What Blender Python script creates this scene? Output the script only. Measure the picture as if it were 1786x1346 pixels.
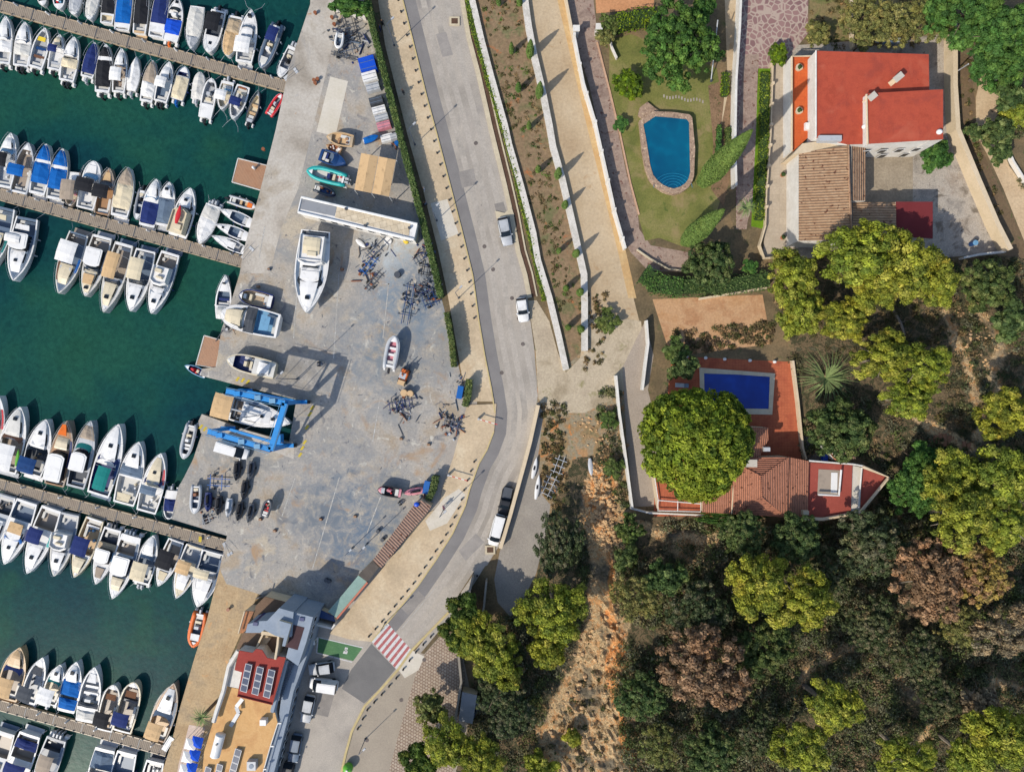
import bpy, math, random
import numpy as np
from mathutils import Vector, Matrix, noise
R = math.radians
for o in list(bpy.data.objects): bpy.data.objects.remove(o)
SC = bpy.context.scene
COL = SC.collection
# ---------------------------------------------------------------- camera, sky, sun, exposure
H = 107.0; S = 0.09; CX, CY = 893.0, 673.0
def P(px, py, z=0.0):
    k = S*(H-z)/H
    return Vector(((px-CX)*k, -(py-CY)*k, z))
cam = bpy.data.cameras.new('camera'); co = bpy.data.objects.new('camera', cam); COL.objects.link(co)
co.location = (0, 0, H); co.rotation_euler = (0, 0, 0)
cam.sensor_width = 36; cam.lens = 36*H/(1786*S); cam.clip_start = 1; cam.clip_end = 3000
SC.camera = co
SUN_EL = 41.0; SUN = Vector((-0.72, -0.69, 0)).normalized()
w = bpy.data.worlds.new('World'); SC.world = w; w.use_nodes = True
nt = w.node_tree; bg = nt.nodes['Background']
sky = nt.nodes.new('ShaderNodeTexSky'); sky.sky_type = 'NISHITA'; sky.sun_disc = False
sky.sun_elevation = R(SUN_EL); sky.sun_rotation = math.atan2(SUN.x, SUN.y) % (2*math.pi)
nt.links.new(sky.outputs[0], bg.inputs[0]); bg.inputs[1].default_value = 0.15
sl = bpy.data.lights.new('sun', 'SUN'); so = bpy.data.objects.new('sun', sl); COL.objects.link(so)
sl.energy = 3.6; sl.angle = R(0.5); sl.color = (1.0, 0.93, 0.82)
sd = Vector((SUN.x*math.cos(R(SUN_EL)), SUN.y*math.cos(R(SUN_EL)), math.sin(R(SUN_EL))))
so.rotation_euler = sd.to_track_quat('Z', 'Y').to_euler()
so.location = sd*150
SC.view_settings.view_transform = 'Standard'; SC.view_settings.look = 'None'
SC.view_settings.gamma = 1.0; SC.view_settings.exposure = 0.58
SC.render.engine = 'CYCLES'
rnd = random.Random(7)
WZ = -1.2   # sea level; the quay is z = 0
# ---------------------------------------------------------------- materials
def c(r, g, b, k=0.70):
    f = lambda v: ((v/255+.055)/1.055)**2.4 if v > 10 else v/255/12.92
    return (f(r)*k, f(g)*k, f(b)*k, 1)
MATS = {}
def newmat(name):
    m = bpy.data.materials.new(name); m.use_nodes = True; MATS[name] = m
    return m, m.node_tree, m.node_tree.nodes['Principled BSDF']
def N(nt, t, **k):
    n = nt.nodes.new('ShaderNode'+t)
    for a, b in k.items():
        if a in n.inputs: n.inputs[a].default_value = b
        else: setattr(n, a, b)
    return n
def ramp(nt, fac, cols, lo=.3, hi=.7):
    r = nt.nodes.new('ShaderNodeValToRGB'); e = r.color_ramp.elements
    n = len(cols)
    while len(e) < n: e.new(.5)
    for i, cc in enumerate(cols):
        e[i].position = lo+(hi-lo)*i/max(1, n-1); e[i].color = cc
    nt.links.new(fac, r.inputs[0]); return r.outputs[0]
def mixc(nt, fac, a, b, mode='MIX'):
    m = nt.nodes.new('ShaderNodeMix'); m.data_type = 'RGBA'; m.blend_type = mode
    for i, v in ((0, fac), (6, a), (7, b)):
        if hasattr(v, 'is_output'): nt.links.new(v, m.inputs[i])
        else: m.inputs[i].default_value = v
    return m.outputs[2]
def objco(nt):
    t = nt.nodes.new('ShaderNodeTexCoord'); return t.outputs['Object']
def noi(nt, co, scale, detail=5, rough=.6, dist=0):
    n = nt.nodes.new('ShaderNodeTexNoise'); nt.links.new(co, n.inputs['Vector'])
    n.inputs['Scale'].default_value = scale; n.inputs['Detail'].default_value = detail
    n.inputs['Roughness'].default_value = rough; n.inputs['Distortion'].default_value = dist
    return n.outputs[0]
def mapr(nt, v, a, b, c_=0, d=1):
    m = nt.nodes.new('ShaderNodeMapRange'); nt.links.new(v, m.inputs[0])
    for i, x in enumerate((a, b, c_, d)): m.inputs[i+1].default_value = x
    return m.outputs[0]
def bump(nt, bs, h, dist=.05, st=.6):
    b = nt.nodes.new('ShaderNodeBump'); b.inputs['Strength'].default_value = st; b.inputs['Distance'].default_value = dist
    nt.links.new(h, b.inputs['Height']); nt.links.new(b.outputs[0], bs.inputs['Normal'])
def ground(name, cols, scale=.15, fine=2.5, fineamt=.25, rough=.9, bmp=.03, lo=.35, hi=.65, spots=None, stain=None, lines=None):
    """mottled ground: large patches, fine grain, optional spots and stains"""
    if name in MATS: return MATS[name]
    m, nt, bs = newmat(name); co = objco(nt)
    col = ramp(nt, noi(nt, co, scale, 8, .62, .3), cols, lo, hi)
    f = noi(nt, co, fine, 6, .7)
    g = ramp(nt, f, [(1-fineamt,)*3+(1,), (1+fineamt*.6,)*3+(1,)], .3, .7)
    col = mixc(nt, 1.0, col, g, 'MULTIPLY')
    if spots:
        sc, th, scol = spots
        col = mixc(nt, mapr(nt, noi(nt, co, sc, 4, .55), th, th+.06), col, scol)
    if stain:
        for sc, th, scol, wd in stain:
            col = mixc(nt, mapr(nt, noi(nt, co, sc, 9, .65, .8), th, th+wd), col, scol)
    if lines:   # cast slabs: faint joints
        bt = nt.nodes.new('ShaderNodeTexBrick'); mp = nt.nodes.new('ShaderNodeMapping')
        mp.inputs['Rotation'].default_value = (0, 0, R(lines[1])); nt.links.new(co, mp.inputs[0]); nt.links.new(mp.outputs[0], bt.inputs[0])
        bt.offset = 0; bt.inputs['Scale'].default_value = 1; bt.inputs['Mortar Size'].default_value = lines[2]
        bt.inputs['Brick Width'].default_value = lines[0]; bt.inputs['Row Height'].default_value = lines[0]*lines[4]
        bt.inputs['Color1'].default_value = (1, 1, 1, 1); bt.inputs['Color2'].default_value = (.92, .92, .92, 1)
        bt.inputs['Mortar'].default_value = (lines[3],)*3+(1,)
        col = mixc(nt, 1.0, col, bt.outputs[0], 'MULTIPLY')
    nt.links.new(col, bs.inputs['Base Color']); bs.inputs['Roughness'].default_value = rough
    bs.inputs['Specular IOR Level'].default_value = .25
    if bmp: bump(nt, bs, f, bmp)
    return m
PAL = dict(white=(226,224,220), offwhite=(205,202,194), cream=(212,198,168), tan=(201,168,125), taupe=(160,145,128), grey=(140,142,145),
  lgrey=(178,180,182), dgrey=(72,76,82), black=(30,31,36), navy=(28,44,98), blue=(0,90,165), royal=(15,75,190), teal=(20,120,115),
  turq=(40,170,165), red=(205,40,45), rred=(175,62,48), orange=(222,110,40), lblue=(110,155,185), green=(100,175,50), brown=(110,74,50),
  teak=(165,125,88), dkblue=(20,60,110), slate=(96,112,130), yellow=(225,195,60), pink=(200,130,140), liftblue=(30,135,205),
  rust=(140,84,52), brick=(150,104,84), dgreen=(30,80,55), steel=(82,92,108), glass=(26,34,42), wood=(150,116,86), wheel=(24,24,26), palewood=(178,158,130))
def paint(k, fabric=False):
    n = k+('_cloth' if fabric else '_paint')
    if n in MATS: return MATS[n]
    m, nt, bs = newmat(n); co = objco(nt)
    base = c(*PAL[k], k=.74)
    d = tuple(v*(.72 if fabric else .80) for v in base[:3])+(1,)
    col = ramp(nt, noi(nt, co, 1.3 if fabric else .9, 6, .65), [d, base, base], .33, .62)
    nt.links.new(col, bs.inputs['Base Color'])
    bs.inputs['Roughness'].default_value = .85 if fabric else (.2 if k == 'glass' else .45)
    bs.inputs['Specular IOR Level'].default_value = .2 if fabric else (.22 if k == 'glass' else .4)
    if fabric: bump(nt, bs, noi(nt, co, 2.2, 3), .06, .5)
    return m
def cloth(k): return paint(k, True)
# ---------------------------------------------------------------- mesh builder
class MB:
    def __init__(s): s.v = []; s.f = []; s.m = []
    def add(s, vs, fs, mi=0):
        n = len(s.v); s.v += [tuple(v) for v in vs]; s.f += [tuple(i+n for i in f) for f in fs]; s.m += [mi]*len(fs); return s
    def box(s, x0, x1, y0, y1, z0, z1, mi=0, M=None, t=0):
        vs = [Vector((x, y, z)) for z, q in ((z0, 0), (z1, t)) for x, y in ((x0+q, y0+q), (x1-q, y0+q), (x1-q, y1-q), (x0+q, y1-q))]
        if M: vs = [M @ v for v in vs]
        return s.add(vs, [(3,2,1,0), (4,5,6,7), (0,1,5,4), (1,2,6,5), (2,3,7,6), (3,0,4,7)], mi)
    def prism(s, pts, z0, z1, mi=0, ms=None, top=True, bot=False):
        """pts: world xy polygon (any order)"""
        pts = [Vector((p[0], p[1])) for p in pts]
        a = sum(pts[i].x*pts[(i+1) % len(pts)].y-pts[(i+1) % len(pts)].x*pts[i].y for i in range(len(pts)))
        if a < 0: pts = pts[::-1]
        n = len(pts); zt = z1 if isinstance(z1, (list, tuple)) else [z1]*n
        if a < 0 and isinstance(z1, (list, tuple)): zt = zt[::-1]
        vs = [(p.x, p.y, z0) for p in pts]+[(p.x, p.y, z) for p, z in zip(pts, zt)]
        if top: s.add([(p.x, p.y, z) for p, z in zip(pts, zt)], [tuple(range(n))], mi)
        if bot: s.add([(p.x, p.y, z0) for p in pts], [tuple(range(n))[::-1]], mi)
        return s.add(vs, [(i, (i+1) % n, n+(i+1) % n, n+i) for i in range(n)], mi if ms is None else ms)
    def sheet(s, pts, z, mi=0):
        pts = [Vector((p[0], p[1])) for p in pts]
        a = sum(pts[i].x*pts[(i+1) % len(pts)].y-pts[(i+1) % len(pts)].x*pts[i].y for i in range(len(pts)))
        if a < 0: pts = pts[::-1]
        return s.add([(p.x, p.y, z) for p in pts], [tuple(range(len(pts)))], mi)
    def cyl(s, p, r, h, n=8, mi=0, r2=None):
        r2 = r if r2 is None else r2; p = Vector(p)
        vs = [(p.x+r*math.cos(2*math.pi*i/n), p.y+r*math.sin(2*math.pi*i/n), p.z) for i in range(n)]
        vs += [(p.x+r2*math.cos(2*math.pi*i/n), p.y+r2*math.sin(2*math.pi*i/n), p.z+h) for i in range(n)]
        return s.add(vs, [(i, (i+1) % n, n+(i+1) % n, n+i) for i in range(n)]+[tuple(range(n, 2*n)), tuple(range(n))[::-1]], mi)
    def tube(s, pts, r, n=5, mi=0, r2=None):
        pts = [Vector(p) for p in pts]; k = len(pts); vs = []; fs = []
        for i, p in enumerate(pts):
            d = (pts[min(i+1, k-1)]-pts[max(i-1, 0)])
            if d.length < 1e-6: d = Vector((0, 0, 1))
            d.normalize(); u = d.cross(Vector((0, 0, 1)))
            if u.length < .05: u = d.cross(Vector((0, 1, 0)))
            u.normalize(); v = d.cross(u); rr = r if r2 is None else r+(r2-r)*i/(k-1)
            vs += [p+(u*math.cos(2*math.pi*j/n)+v*math.sin(2*math.pi*j/n))*rr for j in range(n)]
        for i in range(k-1):
            fs += [(i*n+j, i*n+(j+1) % n, (i+1)*n+(j+1) % n, (i+1)*n+j) for j in range(n)]
        fs += [tuple(range(n))[::-1], tuple(range((k-1)*n, k*n))]
        return s.add(vs, fs, mi)
    def ball(s, p, rx, ry, rz, n=8, m=5, mi=0, half=False, wob=0):
        vs = []; fs = []; p = Vector(p)
        for i in range(m+1):
            a = (math.pi/2 if half else math.pi)*i/m
            for j in range(n):
                b = 2*math.pi*j/n; q = 1+(rnd.uniform(-wob, wob) if wob else 0)
                vs.append((p.x+rx*q*math.sin(a)*math.cos(b), p.y+ry*q*math.sin(a)*math.sin(b), p.z+rz*q*math.cos(a)))
        for i in range(m):
            fs += [(i*n+j, (i+1)*n+j, (i+1)*n+(j+1) % n, i*n+(j+1) % n) for j in range(n)]
        return s.add(vs, fs, mi)
    def beam(s, a, b, w, h, mi=0):
        a = Vector(a); b = Vector(b); d = b-a; L = d.length; d.normalize(); u = d.cross(Vector((0, 0, 1)))
        if u.length < .05: u = Vector((1, 0, 0))
        u.normalize(); v = u.cross(d)
        vs = [p+u*x*w/2+v*y*h/2 for p in (a, b) for x, y in ((-1,-1), (1,-1), (1,1), (-1,1))]
        return s.add(vs, [(0,1,2,3)[::-1], (4,5,6,7), (0,1,5,4), (1,2,6,5), (2,3,7,6), (3,0,4,7)], mi)
    def wall(s, pts, wd, z0, z1, mi=0, off=0):
        """a strip of width wd along world-xy polyline"""
        L, Rr = offs(pts, off+wd/2), offs(pts, off-wd/2); n = len(pts)
        for i in range(n-1):
            q = [L[i], L[i+1], Rr[i+1], Rr[i]]
            vs = [(p.x, p.y, z1) for p in q]+[(p.x, p.y, z0) for p in q]
            fs = [(0,1,2,3), (1,0,4,5), (3,2,6,7)]
            if i == 0: fs.append((0,3,7,4))
            if i == n-2: fs.append((2,1,5,6))
            s.add(vs, fs, mi)
        return s
    def build(s, name, mats, parent=None, smooth=False):
        me = bpy.data.meshes.new(name); me.from_pydata(s.v, [], s.f)
        if not isinstance(mats, (list, tuple)): mats = [mats]
        for m in mats: me.materials.append(m)
        if len(mats) > 1: me.polygons.foreach_set('material_index', s.m)
        if smooth: me.polygons.foreach_set('use_smooth', [True]*len(s.f))
        import bmesh
        bm = bmesh.new(); bm.from_mesh(me); bmesh.ops.recalc_face_normals(bm, faces=bm.faces); bm.to_mesh(me); bm.free()
        me.update()
        o = bpy.data.objects.new(name, me); COL.objects.link(o)
        if parent: o.parent = parent
        return o
def offs(pts, d):
    out = []; n = len(pts); pts = [Vector((p[0], p[1])) for p in pts]
    for i, p in enumerate(pts):
        t = (pts[min(i+1, n-1)]-pts[max(i-1, 0)]).normalized()
        out.append(p+Vector((-t.y, t.x))*d)
    return out
def pp(l, z=0): return [P(x, y, z).xy for x, y in l]
def tag(o, label, cat, group=None):
    o['label'] = label; o['category'] = cat
    if group: o['group'] = group
    return o
def empty(name, loc, rz, label, cat, group=None):
    o = bpy.data.objects.new(name, None); COL.objects.link(o); o.location = loc; o.rotation_euler = (0, 0, rz)
    o.empty_display_size = .2
    return tag(o, label, cat, group)
def struct(o, k='structure'): o['kind'] = k; return o
def sheet(name, poly, z, m): return struct(MB().sheet(pp(poly), z).build(name, m))
def copy_tree(o, parent=None):
    k = o.copy(); COL.objects.link(k); k.parent = parent
    for ch in list(o.children): copy_tree(ch, k)
    return k
def resample(pts, step):
    pts = [Vector(p[:2]) for p in pts]; out = [pts[0]]; acc = 0
    for a, b in zip(pts, pts[1:]):
        L = (b-a).length; t = step-acc
        while t <= L: out.append(a+(b-a)*(t/L)); t += step
        acc = L-(t-step)
    return out
# ---------------------------------------------------------------- the setting
g_soil = ground('dry_soil', [c(96,84,62), c(120,103,76), c(140,116,84)], .2, 3, .35, stain=[(.5,.58,c(80,86,50),.1)])
g_conc = ground('yard_concrete', [c(160,150,136), c(184,175,162), c(196,188,176), c(172,160,142)], .11, 2.6, .2, .85,
    stain=[(.09,.56,c(150,152,154),.14), (.42,.62,c(128,122,114),.08), (.9,.66,c(176,140,106),.07)], lines=(4.6, 17, .012, .86, 1.0))
def yard_mat():
    m = ground('stained_yard', [c(172,156,134), c(180,172,160), c(160,156,150), c(188,176,156)], .13, 3.4, .26, .8, .02, .36, .64,
      stain=[(.12,.55,c(146,146,144),.12), (.3,.59,c(118,118,120),.10), (.7,.60,c(198,192,178),.07), (.22,.58,c(170,142,112),.12), (1.0,.62,c(100,100,104),.06), (2.0,.69,c(206,202,192),.04), (3.5,.65,c(74,76,80),.05)], lines=(5.2, 15, .010, .82, 1.0))
    nt = m.node_tree; bs = nt.nodes['Principled BSDF']; src = bs.inputs['Base Color'].links[0].from_socket
    co = objco(nt); v = nt.nodes.new('ShaderNodeVectorMath'); v.operation = 'DISTANCE'
    for (x, y), rad, col in (((712,520),9,c(104,132,154)), ((600,880),13,c(104,116,128)), ((700,440),8,c(186,194,196)), ((670,620),13,c(118,128,136)), ((640,960),11,c(92,112,132)), ((740,490),7,c(84,92,104)), ((560,900),6,c(112,118,124)), ((420,800),7,c(120,124,124)), ((500,640),8,c(134,128,118))):
        q = P(x, y); v = nt.nodes.new('ShaderNodeVectorMath'); v.operation = 'DISTANCE'; nt.links.new(co, v.inputs[0]); v.inputs[1].default_value = (q.x, q.y, 0)
        near = mapr(nt, v.outputs['Value'], rad*.2, rad, 1, 0)
        ns = mapr(nt, noi(nt, co, .6, 9, .7, .6), .40, .62)
        mu = nt.nodes.new('ShaderNodeMath'); mu.operation = 'MULTIPLY'; nt.links.new(near, mu.inputs[0]); nt.links.new(ns, mu.inputs[1])
        mm = nt.nodes.new('ShaderNodeMath'); mm.operation = 'MULTIPLY'; nt.links.new(mu.outputs[0], mm.inputs[0]); mm.inputs[1].default_value = .9
        src = mixc(nt, mm.outputs[0], src, col)
    nt.links.new(src, bs.inputs['Base Color']); return m
g_yard = yard_mat()
g_road = ground('worn_asphalt', [c(154,146,135), c(172,163,151), c(186,176,162)], .10, 5, .2, .85, .01, stain=[(.05,.56,c(146,139,132),.1), (.5,.62,c(186,176,162),.1), (1.2,.66,c(122,117,112),.05), (3.0,.69,c(96,92,88),.04)])
g_dark = ground('newer_asphalt', [c(112,110,108), c(124,121,118)], .3, 8, .12, .85, .01)
g_pav = ground('tan_pavement', [c(192,172,142), c(206,184,152), c(216,198,168)], .16, 3, .2, .85, .01, stain=[(.3,.60,c(186,158,124),.1), (.8,.66,c(160,142,120),.05), (2.5,.70,c(150,136,118),.04)], lines=(3.0, 14, .01, .93, 1.0))
g_pale = ground('pale_pavement', [c(205,196,178), c(214,206,192)], .3, 3, .1)
g_kerb = ground('kerb_stone', [c(190,176,150), c(206,192,164)], .5, 3, .15)
g_ykerb = ground('yellow_kerb', [c(190,172,126), c(204,184,132)], .5, 3, .15)
g_dirt = ground('dirt_road', [c(176,152,120), c(190,168,136), c(200,180,150)], .1, 2.5, .2, .9, .03, stain=[(.25,.60,c(170,138,100),.1), (.9,.66,c(150,126,98),.05)])
g_dstrip = ground('rutted_sand', [c(206,176,128), c(196,158,108)], .3, 2, .2)
g_field = ground('field', [c(116,112,76), c(138,116,88), c(146,122,94), c(120,116,80)], .28, 2.2, .4, .95, .05, stain=[(.35,.60,c(168,108,68),.06), (.7,.60,c(70,92,48),.08)])
g_lawn = ground('lawn', [c(104,108,54), c(122,122,64), c(138,130,80)], .22, 4, .3, .95, .03, stain=[(.14,.52,c(152,132,94),.14), (.6,.60,c(84,98,44),.1)])
g_quay2 = ground('quay_ochre', [c(178,150,114), c(192,166,128), c(168,148,120)], .2, 3, .25, .9, .02, stain=[(.5,.6,c(204,160,112),.08), (1.2,.64,c(140,122,100),.05)], lines=(1.4, 17, .02, .8, 1))
g_grav = ground('gravel', [c(150,142,132), c(182,172,158), c(160,146,130)], .3, 5, .35, .95, .05, stain=[(.35,.54,c(120,110,98),.1), (1.1,.62,c(96,86,76),.06)])
g_terr = ground('terracotta_paving', [c(176,92,62), c(190,104,70), c(168,84,58)], .4, 4, .15, .8, .01, lines=(.45, 0, .03, .8, 1))
g_orange = ground('orange_terrace', [c(204,92,44), c(214,104,52)], .5, 4, .12, .8, .01, lines=(.5, 0, .03, .85, 1))
g_path = ground('pinkish_paving', [c(150,126,112), c(168,146,130), c(140,118,106)], .4, 3, .3, .9, .03, spots=(1.6,.60,c(118,84,72)))
def crazy():
    m, nt, bs = newmat('crazy_paving'); co = objco(nt)
    v = nt.nodes.new('ShaderNodeTexVoronoi'); v.feature = 'DISTANCE_TO_EDGE'; v.inputs['Scale'].default_value = 1.1; nt.links.new(co, v.inputs['Vector'])
    v2 = nt.nodes.new('ShaderNodeTexVoronoi'); v2.inputs['Scale'].default_value = 1.1; nt.links.new(co, v2.inputs['Vector'])
    st = ramp(nt, v2.outputs['Color'], [c(118,84,84), c(150,116,110), c(136,100,96)], 0, 1)
    col = mixc(nt, mapr(nt, v.outputs[0], .05, .13), c(176,156,140), st)
    nt.links.new(col, bs.inputs['Base Color']); bs.inputs['Roughness'].default_value = .9
    return m
g_crazy = crazy()
def blocks(name, a, b, wd, hgt, rot, mort, msz=.03):
    m, nt, bs = newmat(name); co = objco(nt); mp = nt.nodes.new('ShaderNodeMapping'); mp.inputs['Rotation'].default_value = (0, 0, R(rot))
    nt.links.new(co, mp.inputs[0]); bt = nt.nodes.new('ShaderNodeTexBrick'); nt.links.new(mp.outputs[0], bt.inputs[0])
    bt.inputs['Scale'].default_value = 1; bt.inputs['Brick Width'].default_value = wd; bt.inputs['Row Height'].default_value = hgt
    bt.inputs['Mortar Size'].default_value = msz; bt.inputs['Color1'].default_value = a; bt.inputs['Color2'].default_value = b; bt.inputs['Mortar'].default_value = mort
    g = ramp(nt, noi(nt, co, 1.2, 6, .7), [(.74,)*3+(1,), (1.1,)*3+(1,)])
    nt.links.new(mixc(nt, 1.0, bt.outputs[0], g, 'MULTIPLY'), bs.inputs['Base Color']); bs.inputs['Roughness'].default_value = .9
    bump(nt, bs, bt.outputs['Fac'], -.03, .5)
    return m
g_block = blocks('block_paving', c(168,150,128), c(182,166,146), .46, .46, 28, c(130,104,88), .05)
def water_mat():
    m, nt, bs = newmat('harbour_water'); co = objco(nt)
    col = ramp(nt, noi(nt, co, .035, 4, .5, .4), [c(14,58,64,.7), c(20,68,64,.7), c(30,78,64,.7)], .36, .64)
    col = mixc(nt, mapr(nt, noi(nt, co, .09, 3, .5), .56, .75), col, c(30,76,60,.7))
    col = mixc(nt, 1.0, col, ramp(nt, noi(nt, co, 1.4, 6, .65, .5), [(.74,.78,.82,1), (1.24,1.2,1.16,1)], .32, .68), 'MULTIPLY')  # light and dark of the ripples put into the colour by noise
    nt.links.new(col, bs.inputs['Base Color']); bs.inputs['Roughness'].default_value = .30; bs.inputs['IOR'].default_value = 1.33; bs.inputs['Specular IOR Level'].default_value = .12
    w1 = noi(nt, co, .9, 4, .6); bump(nt, bs, w1, .10, .15)
    return m
def N_out(nt, co):
    n = nt.nodes.new('ShaderNodeTexNoise'); n.inputs['Scale'].default_value = .8; nt.links.new(co, n.inputs['Vector']); return n.outputs[1]
def pool_mat(n, a, b, sc=.12):
    m, nt, bs = newmat(n); co = objco(nt)
    v_ = nt.nodes.new('ShaderNodeTexVoronoi'); v_.feature = 'SMOOTH_F1'; v_.inputs['Scale'].default_value = 1.3; nt.links.new(mixc(nt, .3, co, N_out(nt, co)), v_.inputs['Vector'])  # voronoi cells: wave caustics painted into the water colour
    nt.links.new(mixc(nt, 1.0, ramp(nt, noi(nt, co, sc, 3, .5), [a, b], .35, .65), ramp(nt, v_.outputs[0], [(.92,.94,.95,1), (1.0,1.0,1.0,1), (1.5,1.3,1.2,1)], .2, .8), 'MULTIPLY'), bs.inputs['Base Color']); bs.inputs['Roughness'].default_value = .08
    bump(nt, bs, noi(nt, co, 2.2, 3, .5), .04, .3); return m
water = water_mat()
Q = [(560,-900),(541,8),(505,115),(480,230),(452,339),(426,432),(418,477),(400,536),(386,575),(377,640),(352,643),(350,655),(404,669),(440,678),(517,697),(504,771),
     (430,750),(352,722),(346,735),(352,755),(337,800),(322,830),(311,850),(299,905),(396,934),(394,960),(383,992),(361,1080),(341,1141),(314,1233),(300,1291),(283,1346),(200,1700),(100,2300)]
struct(MB().sheet([(-700,-700),(700,-700),(700,700),(-700,700)], WZ).build('harbour_water', water))
m_quayw = ground('quay_wall_stone', [c(120,112,100), c(140,132,118)], .6, 3, .3)
struct(MB().prism(pp(Q+[(5000,2300),(5000,-900)]), -4, -0.004, 0, 1).build('ground', [g_soil, m_quayw]))
sheet('boatyard_paving', [q for q in Q[1:25]]+[(383,992),(395,1020),(450,1035),(560,1075),(600,1040),(655,985),(732,885),(745,880),(760,836),(815,700),(800,640),(770,520),(640,0),(545,-300)], .002, g_yard)
sheet('yard_margin', [(812,690),(832,700),(830,760),(800,860),(760,930),(690,1010),(650,1122),(600,1346),(560,1500),(430,1500),(452,1330),(500,1200),(552,1090),(600,1020),(690,930),(740,860),(760,800)], 0, g_road)
sheet('quay_apron', [(541,8),(505,115),(480,230),(452,339),(426,432),(418,477),(470,477),(490,400),(520,330),(585,60),(600,0),(545,-60)], .008, g_conc)
sheet('concrete_patch', [(576,134),(607,142),(585,238),(552,230)], .012, g_pale)
sheet('club_quay', [(383,992),(361,1080),(341,1141),(314,1233),(300,1291),(283,1346),(240,1500),(360,1500),(352,1346),(372,1254),(400,1150),(440,1060),(450,1035),(395,1018)], .008, g_quay2)
RL = [(697,-300),(703,0),(724,85),(745,170),(768,255),(790,340),(808,410),(825,480),(836,560),(846,620),(858,680),(864,720),(862,752),(850,784),(836,808),(820,852),(812,882),(790,930),(761,976),(729,1022),(676,1086),(648,1118)]
RR = [(760,-300),(802,0),(814,68),(830,128),(852,225),(876,322),(888,375),(900,440),(912,480),(920,520),(932,610),(938,690),(934,730),(924,770),(914,810),(904,844),(890,895),(872,949),(850,985),(825,998),(781,1066),(716,1133),(692,1167),(661,1202),(635,1229),(612,1274),(601,1314),(594,1346),(560,1500)]
sheet('street', RL+[(600,1140),(560,1120),(540,1180),(515,1260),(490,1346),(460,1500)]+RR[::-1], .004, g_road)
sheet('asphalt_patch', [(648,1122),(690,1166),(660,1202),(635,1226),(596,1200),(612,1168)], .008, g_dark)
# pavements (real kerb step)
PU = [(650,-60)]+RL[1:11]+[(862,700),(815,700),(812,690),(796,600),(782,520),(765,440),(740,340),(712,240),(672,80)]
PL = [(815,706),(866,704),(862,752),(850,784),(836,808),(820,852),(812,882),(790,930),(761,976),(729,1022),(676,1086),(648,1118),(610,1114),(575,1104),(590,1088),(640,1025),(668,990),(742,896),(766,885),(772,850),(790,800)]
struct(MB().prism(pp(PU), 0, .12).build('upper_promenade', g_pav))
struct(MB().prism(pp(PL), 0, .12).build('lower_promenade', g_pav))
sheet('promenade_slab', [(751,355),(780,348),(800,408),(770,420)], .124, g_pale)
sheet('promenade_slab', [(775,868),(800,852),(812,862),(780,912),(750,925),(742,908)], .124, g_pale)
sheet('square', [(716,1133),(740,1140),(775,1100),(800,1110),(830,1250),(820,1346),(800,1500),(560,1500),(594,1346),(601,1314),(612,1274),(635,1229),(661,1202),(692,1167)], .012, ground('square_concrete', [c(158,146,130), c(170,158,140)], .2, 4, .15))
sheet('block_paved_square', [(740,1142),(775,1100),(800,1110),(812,1180),(790,1346),(770,1500),(655,1500),(678,1346),(700,1262),(726,1172)], .016, g_block)
sheet('crossing_landing', [(718,1133),(740,1144),(730,1168),(706,1182),(697,1170),(692,1167)], .02, g_pale)
KW = [(x, y) for x, y in RR[1:17]]
def strip(name, line, a, b, z, m, z0=None):
    l = pp(line); A = offs(l, a); B = offs(l, b)
    mb = MB()
    if z0 is None:
        for i in range(len(l)-1): mb.sheet([A[i], A[i+1], B[i+1], B[i]], z)
    else: mb.wall(l, abs(b-a), z0, z, 0, (a+b)/2)
    return struct(mb.build(name, m))
kl = [(x, y) for x, y in RR[1:10]]
sheet('junction_paving', [(921,524),(936,524),(958,560),(972,612),(987,650),(1018,618),(1022,545),(1118,560),(1126,636),(1080,690),(1020,720),(952,720),(939,694),(934,610)], .020, ground('sandy_paving', [c(176,160,136), c(192,176,150), c(164,148,122)], .2, 3, .25, stain=[(.5,.6,c(150,140,104),.08)]))
for i, q_ in enumerate(([(760,60),(778,56),(790,96),(772,100)], [(800,300),(826,294),(832,322),(806,328)], [(862,356),(878,352),(884,372),(868,378)], [(800,960),(830,930),(845,945),(812,978)], [(700,1060),(730,1030),(742,1042),(712,1072)], [(560,1200),(585,1205),(572,1250),(548,1244)])):
    sheet('asphalt_repair', q_, .010, ground('repair_%d' % (i % 3), [c(146-i%3*6,140-i%3*6,134-i%3*6), c(162-i%3*6,155-i%3*6,147-i%3*6)], .5, 5, .15))
for x_, y_ in ((893,520),(860,470),(845,430),(905,555),(912,600),(830,250),(700,1220),(640,1290),(740,1150),(875,650)):
    q_ = P(x_, y_); struct(MB().cyl((q_.x, q_.y, 0), .32, .022, 14).build('manhole_cover', ground('cast_iron', [c(96,88,84), c(120,110,104)], 2, 5, .2)))
for i in range(7):
    a_ = RL[2+i*2]; b_ = RR[2+i*2] if 2+i*2 < len(RR) else RR[-2]
strip('road_edge_lane', RL[1:], 0, 1.9, .0085, ground('edge_asphalt', [c(124,120,118), c(136,132,129)], .3, 8, .14, .85, .01))
for k_, o_ in enumerate((2.6, 4.2, 6.1)): strip('wheel_track', RL[1:], o_, o_+.9, .0092+.0002*k_, ground('wheel_track', [c(166,158,147), c(180,171,159), c(156,149,139)], .15, 3, .2))
strip('pavement_edge', kl, 0, .7, .12, g_kerb, 0)
strip('gutter_earth_bed', kl, .75, 1.35, .02, ground('dark_earth', [c(84,62,48), c(98,74,58)], 1, 4, .3))  # bed of dark brown earth between kerb and edging
strip('verge_edging', kl, 1.38, 1.62, .14, g_kerb, 0)
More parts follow.
